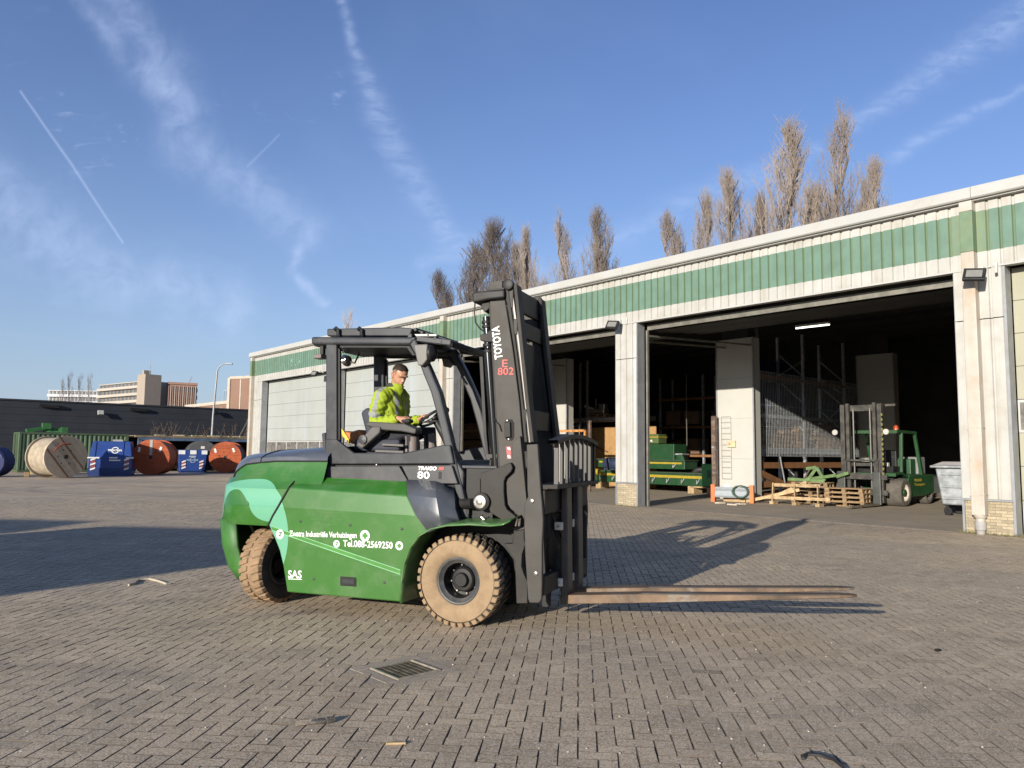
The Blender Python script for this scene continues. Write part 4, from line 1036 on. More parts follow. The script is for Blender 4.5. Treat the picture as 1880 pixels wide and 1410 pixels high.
    for i in range(13):
        t = i / 12; y = .045 + t * 1.45
        arc.append(Vector((xa + .09, y, zt2 - .02 + .07 * math.sin(math.pi * t) )))
    MB().loft([[p + Vector((dx, 0, dz)) for p in arc] for dx, dz in ((-.05, 0), (-.05, .04), (.05, .04), (.05, 0), (-.05, 0))]).build('backrest_rail', bk, K, fixn=True)
    n = 8
    for i in range(n):
        t = (i + .8) / (n + .6); y = .045 + t * 1.45; zz = zt2 - .02 + .07 * math.sin(math.pi * t)
        MB().b2((xa + .065, y - .012, zr), (xa + .105, y + .012, zz)).build('backrest_bar', bar_m, K)
    MB().b2((xa - .045, 1.44, zr), (xa + .11, 1.492, zt2 + .01)).build('backrest_end', bk, K)
    # forks
    fk = pm('worn_fork_steel', (.115, .072, .042), .55, .35, .3, 3.5, .1, 50, (.05, .043, .037), .6, 2.2, streak=None, hook=lambda k, tc, o: k.mix(k.m('MULTIPLY', k.ramp(k.noise(tc, 1.7, 5, .7, .6), .50, .62), .75), o, (.15, .132, .11)))
    pol = pm('polished_edge', (.75, .74, .72), .28, .9, .1, 9)
    sh = pm('fork_shank', (.065, .060, .055), .5, .1, .3, 3, .05, 40, (.16, .11, .07), .5, 3)
    for y in (.50, .88):
        h1, t1 = tp(1097, 1108.3, .50), tp(1575, 1101, .50)
        hx_, hz_ = h1.x, h1.z; tx_, tz_ = t1.x, t1.z
        x_s0, x_s1 = xa + .03, xa + .105
        d = Vector((tx_ - hx_, 0, tz_ - hz_)).normalized(); up = Vector((-d.z, 0, d.x))
        wd = .165; rows = []
        base = Vector((x_s0, 0, hz_ - (hx_ - x_s0) * d.z / d.x))
        Lf = (Vector((tx_, 0, tz_)) - base).length
        for f_, th, ww in ((0, .085, 1), (.3, .08, 1), (.6, .055, 1), (.85, .034, .95), (.95, .026, .82), (.985, .020, .6), (1.0, .016, .3)):
            c = base + d * (Lf * f_) + up * (.022 * max(0, f_ - .4)); c0 = y + wd / 2
            rows.append([Vector((c.x + u * up.x * th, c0 + v * wd / 2 * ww, c.z + u * up.z * th)) for u, v in ((0, -1), (1, -.96), (1, .96), (0, 1))])
        MB().loft(rows, capa=True, capb=True, closed=True).build('fork_blade', fk, K, .004, fixn=True, seg=1)
        MB().prism([Vector((x_s0, y, base.z + .002)), Vector((x_s1 - .02, y, base.z + .004)), Vector((x_s1, y, base.z + .13)), Vector((x_s1 - .015, y, zt + .09)), Vector((x_s0, y, zt + .09))], (0, wd, 0)).build('fork_shank', sh, K, .012)
        e = MB()
        rr = [r[1] for r in rows[1:5]]
        e.loft([[p + Vector((0, -.002, .002)) for p in rr], [p + Vector((0, .012, .003)) for p in rr]]); 
        e.build('worn_edge', pol, K)
        for q_, z in ((.03, zb - .14), (.02, z2 - .11)):
            MB().b2((x_s0 - .05, y - .05, z - .035), (x_s0 + .03, y - .012, z + .04)).build('fork_stop', pm('cream_plate', (.62, .59, .5), .5), K, .006)
            MB().lathe([(.014, 0), (.012, .01), (0, .012)], 8, frameM((x_s0 - .01, y - .051, z), (1, 0, 0), (0, 0, 1))).build('bolt', MATS['dull_bolt'], K)
        MB().prism([Vector((x_s0 - .22, y + .03, zb + .05)), Vector((x_s0 - .14, y + .03, zb + .05)), Vector((x_s0, y + .03, zb - .28)), Vector((x_s0, y + .03, zb - .36))], (0, .06, 0)).build('fork_brace', mg, K)
        MB().prism([Vector((x_s0, y + .02, z2 + .25)), Vector((x_s0, y + .02, z3)), Vector((x_s0 - .10, y + .02, z2 + .0)), Vector((x_s0 - .06, y + .02, z2 + .1))], (0, .1, 0)).build('fork_brace', mg, K)
    # lettering down the mast
    ya = .2965
    b0 = tp(922.5, 658, ya); b1 = tp(916, 598, ya)
    up = (b1 - b0); ln = up.length
    text('TOYOTA', .112, vinyl, frameM(b0, up, (-1, 0, .08)), 'lettering', K, bold=.003, fit=ln)
    def num(s_, px, py, size, px2):
        a = tp(px, py, ya); text(s_, size, red, frameM(a, tp(px + 20, py - .6, ya) - a, (0, 0, 1)), 'lettering', K, bold=.0005, fit=(tp(px2, py, ya) - a).length)
    num('E', 922, 674, .105, 932); num('802', 914, 688.5, .10, 943)
mast(TRUCK)
# ------------------------------------------------------------------ the driver
def remeshed(mb, name, voxel, smooth_it=4, mats=None):
    me = mb.mesh(name + '_src'); o = bpy.data.objects.new(name + '_src', me); C.objects.link(o)
    bm = bmesh.new(); bm.from_mesh(me); bmesh.ops.recalc_face_normals(bm, faces=bm.faces); bm.to_mesh(me); bm.free()
    md = o.modifiers.new('r', 'REMESH'); md.mode = 'VOXEL'; md.voxel_size = voxel; md.use_smooth_shade = True
    ms = o.modifiers.new('s', 'SMOOTH'); ms.iterations = smooth_it; ms.factor = .5
    bpy.context.view_layer.update()
    r = bpy.data.meshes.new_from_object(o.evaluated_get(bpy.context.evaluated_depsgraph_get())); r.name = name
    bpy.data.objects.remove(o); bpy.data.meshes.remove(me)
    r.materials.clear()
    for m in (mats or []): r.materials.append(m)
    return r
def coords(me):
    a = np.empty(len(me.vertices) * 3, np.float32); me.vertices.foreach_get('co', a); return a.reshape(-1, 3)
def setattr_(me, name, val):
    at = me.attributes.new(name, 'FLOAT', 'POINT'); at.data.foreach_set('value', np.asarray(val, np.float32))
def ellring(c, ux, uy, rf, rb, rw, n=20, p=2.3):
    out = []
    for i in range(n):
        a = 2 * math.pi * i / n; ca, sa = math.cos(a), math.sin(a)
        x = math.copysign(abs(ca) ** (2 / p), ca) * (rf if ca > 0 else rb); y = math.copysign(abs(sa) ** (2 / p), sa) * rw
        out.append(c + ux * x + uy * y)
    return out

def driver():
    org = tp(712, 812, YC); base = Vector((org.x, YC, 0))
    zfloor = 1.10
    T = thing('person', 'man in yellow hi-vis jacket sitting in the forklift cab, looking down', 'person', tw(base), TYAW)
    L = lambda px, py, y: tp(px, py, y) - base
    # joints
    hip = Vector((0, 0, L(708, 806, YC).z)); chest = L(722, 748, YC); neck = L(722, 716, YC)
    shR, shL = L(701, 727, YC - .20), L(737, 729, YC + .20)
    elR, elL = L(690, 776, YC - .25), L(742, 778, YC + .27)
    wrR, wrL = L(733, 768, YC - .27), L(771, 770, YC + .10)
    hdR, hdL = L(742, 768, YC - .27), L(781, 761, YC + .06)
    hc = L(734, 688, YC)                                           # middle of the head
    # head frame: nods down and turns a little to the near side
    hm = Matrix.Rotation(R(-28), 3, 'Z') @ Matrix.Rotation(R(27), 3, 'Y')
    fx, fyv, fz = hm @ Vector((1, 0, 0)), hm @ Vector((0, 1, 0)), hm @ Vector((0, 0, 1))
    H0 = hc - fz * .122
    HP = lambda x, y, z: H0 + fx * x + fyv * y + fz * z
    prof = [(-.012, .045, -.02, .02), (0, .078, -.035, .034), (.018, .091, -.055, .046), (.045, .093, -.07, .056), (.075, .092, -.088, .064), (.105, .089, -.098, .070), (.13, .095, -.103, .074), (.165, .092, -.103, .076), (.195, .074, -.09, .068), (.218, .048, -.066, .052), (.232, .018, -.03, .026)]
    def headrows(g=0.0): return [ellring(HP(0, 0, z + (g if z > .15 else 0)), fx, fyv, f + g, -b + g, w + g, 24, 2.15) for z, f, b, w in prof]
    b = MB(); b.loft(headrows(), capa=True, capb=True, closed=True)
    b.loft([[HP(.088, -.012, .122), HP(.088, .012, .122), HP(.084, .012, .122), HP(.084, -.012, .122)], [HP(.112, -.011, .088), HP(.112, .011, .088), HP(.085, .016, .09), HP(.085, -.016, .09)], [HP(.110, -.017, .076), HP(.110, .017, .076), HP(.084, .018, .074), HP(.084, -.018, .074)]], capa=True, capb=True, closed=True)
    b.tube([HP(.088, -.022, .052), HP(.097, -.008, .054), HP(.097, .008, .054), HP(.088, .022, .052)], .008, 8)
    b.tube([HP(.087, -.018, .041), HP(.094, 0, .042), HP(.087, .018, .041)], .009, 8)
    b.tube([HP(.088, -.05, .136), HP(.097, -.02, .138), HP(.097, .02, .138), HP(.088, .05, .136)], .010, 8)
    for s in (-1, 1):
        ear = []
        for t in range(9):
            a = R(-100 + t * 34); ear.append(HP(-.012 + .017 * math.cos(a) * -1, s * (.079 + .010 * max(0, math.sin(a + .6))), .105 + .030 * math.sin(a)))
        b.tube(ear, .0085, 6); b.tube([HP(-.008, s * .066, .088), HP(-.010, s * .077, .105), HP(-.012, s * .068, .122)], .014, 8)
    nb = neck + Vector((-.005, 0, -.05))
    b.tube([nb + Vector((-.02, 0, -.05)), nb, H0 + fz * .03 - fx * .022, H0 + fz * .10 - fx * .03], [.075, .062, .058, .06], 16)
    # trunk, arms and legs under the clothes
    b.tube([hip + Vector((0, 0, -.03)), hip + Vector((0, 0, .12)), chest, neck + Vector((-.02, 0, -.06))], [.13, .12, .13, .09], 16)
    for s, e, w in ((shR, elR, wrR), (shL, elL, wrL)):
        b.tube([neck + Vector((-.02, 0, -.07)), s, e, w], [.07, .055, .042, .029], 12)
    knR, knL = L(757, 797, YC - .13), L(789, 793, YC + .13)
    anR = Vector((knR.x - .02, knR.y, zfloor + .10)); anL = Vector((knL.x + .04, knL.y, zfloor + .10))
    for h_, kn, an in ((Vector((0, -.10, hip.z)), knR, anR), (Vector((0, .10, hip.z)), knL, anL)):
        b.tube([h_, (h_ + kn) / 2, kn, (kn + an) / 2, an], [.085, .075, .058, .055, .04], 12)
    # hands: palm, four bent fingers, thumb
    def hand(w, h, curl, up, side):
        d = (h - w).normalized(); u = (up - d * up.dot(d)).normalized(); v = d.cross(u)
        P = lambda a, c, e: w + d * a + v * c + u * e
        b.loft([ellring(P(x, 0, 0), v, u, wd, wd, th, 12, 2.6) for x, wd, th in ((-.02, .026, .022), (.02, .034, .018), (.06, .042, .016), (.085, .041, .013))], capa=True, capb=True, closed=True)
        for i, (off, l_) in enumerate(((-.031, .060), (-.010, .072), (.011, .068), (.031, .053))):
            p = P(.07, off, 0); pts = [p, P(.085, off, .002)]; ang = 0
            for q in range(3):
                ang += curl[q]; sl = l_ * (.45, .31, .24)[q]
                pts.append(pts[-1] + (d * math.cos(ang) - u * math.sin(ang)) * sl)
            b.tube(pts, [.0095, .0095, .0088, .0080, .0068], 8)
        sd = side
        b.tube([P(.012, sd * .022, -.004), P(.035, sd * .046, -.012), P(.062, sd * .050, -.028), P(.082, sd * .040, -.040)], [.013, .0115, .0100, .0085], 8)
        return d, u, v
    hand(wrR, hdR, (.5, .8, .6), Vector((.0, -.35, .9)), 1)
    hand(wrL, hdL, (.7, 1.0, .7), Vector((-.35, -.2, .85)), -1)
    me = remeshed(b, 'body', .0062, 2)
    co = coords(me).astype(np.float64)
    rel = co - np.array(H0); hx = rel @ np.array(fx); hy = rel @ np.array(fyv); hz = rel @ np.array(fz)
    head = (hz > -.02) & (np.abs(hx) < .14) & (np.abs(hy) < .1) & (co[:, 2] > H0.z - .05)
    # eye sockets and mouth line pressed in
    push = np.zeros(len(co))
    for s in (-1, 1):
        dd = np.hypot((hy - s * .033) / .019, (hz - .118) / .012); push += np.where(head & (hx > .04), .010 * np.exp(-dd ** 2), 0)
    push += np.where(head & (hx > .06), .004 * np.exp(-(hy / .024) ** 2 - ((hz - .047) / .003) ** 2), 0)
    co -= push[:, None] * np.array(fx)[None]
    me.vertices.foreach_set('co', co.astype(np.float32).ravel()); me.update()
    dark = np.zeros(len(co)); redm = np.zeros(len(co))
    for s in (-1, 1):
        dark = np.maximum(dark, np.where(head & (hx > .05), np.exp(-((hy - s * .034) / .020) ** 2 - ((hz - .137) / .0055) ** 2), 0))
        dark = np.maximum(dark, np.where(head & (hx > .05), .8 * np.exp(-((hy - s * .033) / .013) ** 2 - ((hz - .117) / .0045) ** 2), 0))
    stub = np.where(head & (hz < .075) & (hx > -.03), .28, 0); dark = np.maximum(dark, stub * np.clip((.075 - hz) / .02, 0, 1))
    hair_fade = np.where(head & (hz > .105 - .0 * hx) & (hx < .035), np.clip((hz - .105) / .04, 0, 1) * .55, 0); dark = np.maximum(dark, hair_fade)
    redm = np.where(head & (hx > .07), np.exp(-(hy / .024) ** 2 - ((hz - .047) / .009) ** 2), 0)
    redm = np.maximum(redm, np.where(head & (np.abs(hy) > .072), .5, 0)); redm = np.maximum(redm, np.where(~head, .25, 0))
    setattr_(me, 'dark', dark); setattr_(me, 'red', redm)
    def skinhook(k, tc, out):
        a = k.n('ShaderNodeAttribute', attribute_name='dark').outputs['Fac']; r = k.n('ShaderNodeAttribute', attribute_name='red').outputs['Fac']
        out = k.mix(k.m('MULTIPLY', r, .6), out, (.42, .155, .105)); return k.mix(k.m('MULTIPLY', a, .9), out, (.035, .022, .015))
    me.materials.append(pm('skin', (.46, .245, .155), .5, 0, .06, 18, .08, 220, hook=skinhook))
    o = bpy.data.objects.new('body', me); C.objects.link(o); o.parent = T
    # hair: short crop, faded at the sides
    rows = headrows(.0035); hb = MB(); hb.loft(rows, capb=True, closed=True)
    hm_ = hb.mesh('hair'); bm = bmesh.new(); bm.from_mesh(hm_)
    bmesh.ops.subdivide_edges(bm, edges=bm.edges[:], cuts=2, use_grid_fill=True)
    dl = []
    for v in bm.verts:
        r_ = v.co - H0; x, z = r_.dot(fx), r_.dot(fz)
        lim = (.176 + max(0, x - .03) * .25 if x > .0 else .176 + x * .55) + rng.uniform(-.006, .006)
        if z < lim: dl.append(v)
    bmesh.ops.delete(bm, geom=dl, context='VERTS'); bmesh.ops.recalc_face_normals(bm, faces=bm.faces)
    for v in bm.verts: v.co += v.normal * rng.uniform(-.001, .004)
    bm.to_mesh(hm_); bm.free(); hm_.materials.append(pm('dark_hair', (.022, .014, .010), .75, 0, .3, 60, .5, 400))
    hm_.polygons.foreach_set('use_smooth', [True] * len(hm_.polygons))
    o = bpy.data.objects.new('hair', hm_); C.objects.link(o); o.parent = T
    md = o.modifiers.new('t', 'SOLIDIFY'); md.thickness = .003; md.offset = -1
    # jacket: quilted trunk, sleeves and stand-up collar
    j = MB(); X, Y_, Z_ = Vector((1, 0, 0)), Vector((0, 1, 0)), Vector((0, 0, 1))
    lean = (neck - hip).normalized(); ux = Y_.cross(lean)
    tr_ = []
    Ln = (neck - hip).length
    for t, f_, bk_, w_ in ((-.05, .17, .13, .20), (.08, .175, .14, .205), (.25, .165, .15, .205), (.45, .16, .155, .215), (.65, .15, .15, .225), (.80, .13, .135, .215), (.92, .10, .11, .165), (1.0, .085, .085, .115)):
        tr_.append(ellring(hip + lean * (Ln * t), ux, Y_, f_, bk_, w_, 22, 2.3))
    j.loft(tr_, capa=True, capb=True, closed=True)
    col = []
    for z, rr in ((-.05, .105), (.0, .098), (.045, .100), (.082, .104), (.085, .088), (.03, .080)):
        c_ = neck + Vector((.012 + .12 * z, 0, z - .005)); col.append([c_ + X * (rr * 1.04 * math.cos(a)) + Y_ * (rr * .92 * math.sin(a)) + Z_ * (-.028 * max(0, math.cos(a))) for a in [2 * math.pi * i / 20 for i in range(20)]])
    j.loft(col, capa=True, capb=True, closed=True)
    bones = []
    for s, e, w, sg in ((shR, elR, wrR, -1), (shL, elL, wrL, 1)):
        m1 = s.lerp(e, .5) + Vector((-.012, sg * .015, 0)); m2 = e.lerp(w, .5) + Vector((0, sg * .0, -.008))
        j.tube([s + Vector((.01, -sg * .07, .015)), s + Vector((0, sg * .005, -.005)), m1, e + Vector((-.012, 0, -.006)), m2, w - (w - e).normalized() * .012], [.095, .094, .087, .078, .066, .052], 16)
        bones.append((s, e, w))
    me = remeshed(j, 'jacket', .0105, 5)
    co = coords(me).astype(np.float64); 
    nr = np.empty(len(co) * 3, np.float32); me.vertices.foreach_get('normal', nr) if False else None
    me.update(); nr = np.array([v.normal[:] for v in me.vertices])
    def near(a, b_):
        a = np.array(a); d = np.array(b_) - a; l2 = d @ d; t = np.clip(((co - a) @ d) / l2, 0, 1)
        return t, np.linalg.norm(co - (a + t[:, None] * d), axis=1)
    tape = np.zeros(len(co)); best = np.full(len(co), 9.0); fold = np.zeros(len(co))
    tt, dt = near(hip, neck); rel = co - np.array(hip); lat = rel @ np.array(Y_); fr = rel @ np.array(ux)
    for s, e, w in bones:
        t1, d1 = near(s, e); t2, d2 = near(e, w)
        arm = (np.minimum(d1, d2) < .105) & (np.abs(lat) > .10) | (d2 < .09)
        up_ = arm & (d1 <= d2); lo = arm & (d2 < d1)
        tape = np.where(up_, np.where((t1 > .68) & (t1 < .86), 1.0, 0.0), tape)
        ang = np.abs((co - np.array(s)) @ np.array(ux))
        tape = np.where(up_ & (t1 < .68) & (t1 > -.1) & (ang < .024) , 1.0, tape)
        tape = np.where(lo, 0.0, tape)
        fold += np.where(up_, .007 * np.sin(t1 * 26 + lat * 60) * np.sin(t1 * 3.1), 0) + np.where(lo, .008 * np.sin(t2 * 24 + co[:, 2] * 70), 0)
        best = np.minimum(best, np.where(arm, 0, 9))
    trunk = best > 1
    tape = np.where(trunk & (tt > .30) & (tt < .45), 1.0, tape)
    tape = np.where(trunk & (tt > .02) & (tt < .12), 1.0, tape)
    tape = np.where(trunk & (tt >= .45) & (tt < .97) & (np.abs(np.abs(lat) - .105) < .026), 1.0, tape)
    fold += np.where(trunk, .006 * np.sin(rel[:, 2] * 34 + lat * 30 + fr * 22) + .004 * np.sin(lat * 70 + rel[:, 2] * 50), 0)
    fold += .003 * np.sin(co[:, 0] * 90 + co[:, 2] * 60) * np.sin(co[:, 1] * 80)
    co += nr * fold[:, None]
    me.vertices.foreach_set('co', co.astype(np.float32).ravel()); me.update()
    setattr_(me, 'tape', tape)
    zip_ = np.where(trunk & (np.abs(lat) < .008) & (fr > .03), 1.0, 0.0); setattr_(me, 'zip', zip_)
    coll = ((co - np.array(neck))[:, 2] > .03) & (np.linalg.norm((co - np.array(neck))[:, :2], axis=1) < .094); setattr_(me, 'lining', coll.astype(float))
    def jh(k, tc, out):
        A = lambda n_: k.n('ShaderNodeAttribute', attribute_name=n_).outputs['Fac']
        out = k.mix(k.ramp(A('tape'), .35, .65), out, (.24, .25, .245)); out = k.mix(k.ramp(A('zip'), .3, .7), out, (.10, .12, .05)); return k.mix(k.ramp(A('lining'), .4, .6), out, (.03, .03, .028))
    me.materials.append(pm('hi_vis_fabric', (.28, .365, .016), .75, 0, .07, 9, .35, 45, (.22, .28, .03), .25, 6, hook=jh))
    o = bpy.data.objects.new('jacket', me); C.objects.link(o); o.parent = T
    # trousers
    t_ = MB()
    t_.loft([ellring(hip + Vector((0, 0, z)), X, Y_, a, a, w_, 18, 2.4) for z, a, w_ in ((-.06, .13, .17), (.03, .15, .185), (.10, .14, .175))], capa=True, capb=True, closed=True)
    for h_, kn, an in ((Vector((0, -.10, hip.z - .01)), knR, anR), (Vector((0, .10, hip.z - .01)), knL, anL)):
        t_.tube([h_ + Vector((-.03, 0, 0)), (h_ + kn) / 2, kn, kn.lerp(an, .5), an], [.105, .098, .083, .075, .068], 14)
    me = remeshed(t_, 'trousers', .012, 4)
    co = coords(me).astype(np.float64); pad = np.zeros(len(co))
    for kn in (knR, knL):
        d = co - np.array(kn + Vector((0, 0, -.11))); pad = np.maximum(pad, ((np.abs(d[:, 2]) < .085) & (np.abs(d[:, 1]) < .075) & (d[:, 0] > -.045)).astype(float))
    setattr_(me, 'pad', pad)
    me.materials.append(pm('navy_trousers', (.012, .013, .020), .8, 0, .25, 12, .3, 60, hook=lambda k, tc, out: k.mix(k.n('ShaderNodeAttribute', attribute_name='pad').outputs['Fac'], out, (.24, .20, .18))))
    o = bpy.data.objects.new('trousers', me); C.objects.link(o); o.parent = T
    for an in (anR, anL):
        s = MB(); s.loft([ellring(an + Vector((dx, 0, dz)), X, Y_, f_, .06, w_, 14, 2.5) for dz, dx, f_, w_ in ((-.098, .0, .19, .05), (-.05, .0, .18, .05), (-.01, 0, .08, .05), (.05, 0, .06, .052))], capa=True, capb=True, closed=True)
        s.build('boot', black(), T, smooth=50, fixn=True)
    return T
driver()
# ------------------------------------------------------------------ the row of stored goods on the left
BY = WYAW - R(90)                                                    # direction of the dark shed and of the containers
be = Vector((math.cos(BY), math.sin(BY), 0)); bo = Vector((be.y, -be.x, 0))   # bo: towards the yard
def corr(mb, L, z0, z1, y, per=.28, d=.036):
    """trapezoidal container wall along x"""
    pts = []; x = 0
    while x < L - .01:
        for q, dy in ((0, 0), (.07, 0), (.14, -d), (.21, -d)): pts.append((min(x + q, L), y + dy))
        x += per
    pts.append((L, y)); mb.loft([[Vector((a, b, z0)) for a, b in pts], [Vector((a, b, z1)) for a, b in pts]])
def container(name, label, loc, rz, L, H, col, mname, group=None, Wd=2.44, sign=False):
    t = thing(name, label, 'container', loc, rz, group)
    m = pm(mname, col, .6, 0, .18, 1.2, 0, 60, tuple(x * .55 + .02 for x in col), .5, 2.5, streak=((.16, .11, .06), 4, .35))
    fr = pm(mname + '_frame', tuple(x * .85 for x in col), .6, 0, .15, 2, 0, 60, (.15, .10, .06), .4, 3)
    b = MB(); corr(b, L - .2, .16, H - .12, -.03); o = b.build('side_wall', m, t); o.location = (.1, 0, 0)
    b = MB(); corr(b, L - .2, .16, H - .12, -Wd + .07); o = b.build('side_wall', m, t); o.location = (.1, 0, 0)
    b = MB(); corr(b, Wd - .2, .16, H - .12, 0); o = b.build('end_wall', m, t); o.rotation_euler = (0, 0, R(-90)); o.location = (.03, -.1, 0)
    b = MB(); corr(b, Wd - .2, .16, H - .12, 0); o = b.build('end_wall', m, t); o.rotation_euler = (0, 0, R(-90)); o.location = (L - .03, -.1, 0)
    for x in (.06, L - .06):
        for y in (-.06, -Wd + .06): MB().box((x, y, H / 2), (.12, .12, H)).build('corner_post', fr, t)
    for z in (.08, H - .06):
        for y in (-.05, -Wd + .05): MB().b2((.12, y - .05, z - .06), (L - .12, y + .05, z + .06)).build('rail', fr, t)
        for x in (.06, L - .06): MB().b2((x - .05, -Wd + .12, z - .055), (x + .05, -.12, z + .055)).build('rail', fr, t)
    MB().b2((.02, -Wd + .02, H - .05), (L - .02, -.02, H - .01)).build('roof', m, t)
    for y in (-.5, -.9, -1.5, -1.95): MB().tube([(-.03, y, .15), (-.03, y, H - .1)], .022, 6).build('lock_rod', fr, t)
    return t

def reel(name, label, c, axis_ang, r, w, flange_m, drum_m, group, tilt=0.0, core=.55, boards=True, strap=None):
    """cable drum lying on its rims; axis horizontal, pointing along axis_ang"""
    t = thing(name, label, 'cable reel', (c[0], c[1], 0), axis_ang, group)
    Rx = Matrix.Rotation(R(90), 4, 'Y')                                # z -> x
    def flange(x0, x1, vis):
        # planks cut to the disc
        n = max(6, round(2 * r / .24)); th = x1 - x0; pw = 2 * r / n
        for i in range(n):
            a, b = -r + i * pw + .004, -r + (i + 1) * pw - .004
            pts = []; K_ = 5
            for q in range(K_ + 1):
                u = a + (b - a) * q / K_; pts.append((u, math.sqrt(max(.0001, r * r - u * u))))
            poly = pts + [(u, -v) for u, v in pts[::-1]]
            ct, st_ = math.cos(tilt), math.sin(tilt)
            mb = MB(); off = rng.uniform(-.006, .006)
            mb.prism([Vector((x0 + off, u * ct - v * st_, r + u * st_ + v * ct)) for u, v in poly], (th, 0, 0))
            mb.build('plank', flange_m, t)
    if boards:
        flange(w / 2 - .09, w / 2, True); 
        MB().lathe([(r, -.09), (r, 0)], 40, Matrix.Translation((-w / 2 + .09, 0, r)) @ Rx).build('flange', flange_m, t)
    else:
        for x in (-w / 2 + .07, w / 2): MB().lathe([(r * .98, -.07), (r, -.06), (r, -.01), (r * .98, 0)], 40, Matrix.Translation((x, 0, r)) @ Rx).build('flange', flange_m, t)
    MB().lathe([(r * core, -w / 2 + .09), (r * core, w / 2 - .09)], 32, Matrix.Translation((0, 0, r)) @ Rx).build('drum', drum_m, t, smooth=40)
    bk = black()
    MB().box((w / 2 + .006, 0, r), (.02, .17 * r, .17 * r)).build('centre_hole', bk, t)
    for i in range(6):
        a = i * math.pi / 3 + tilt + .3; MB().box((w / 2 + .006, r * .36 * math.cos(a), r + r * .36 * math.sin(a)), (.02, .06, .06)).build('bolt', bk, t)
    MB().lathe([(r + .006, 0), (r + .006, .03), (r - .01, .03)], 40, Matrix.Translation((w / 2 - .07, 0, r)) @ Rx).build('hoop', pm('dull_rail', (.2, .19, .16), .5, .4), t, smooth=40) if False else None
    if strap: 
        MB().box((w / 2 + .012, 0, r + r * .55), (.014, .16, r * .86)).build('strap', pm('grey_strap', (.33, .31, .28), .6), t)
    return t
def facing(p): return math.atan2(-p.y, -p.x)                          # towards the camera

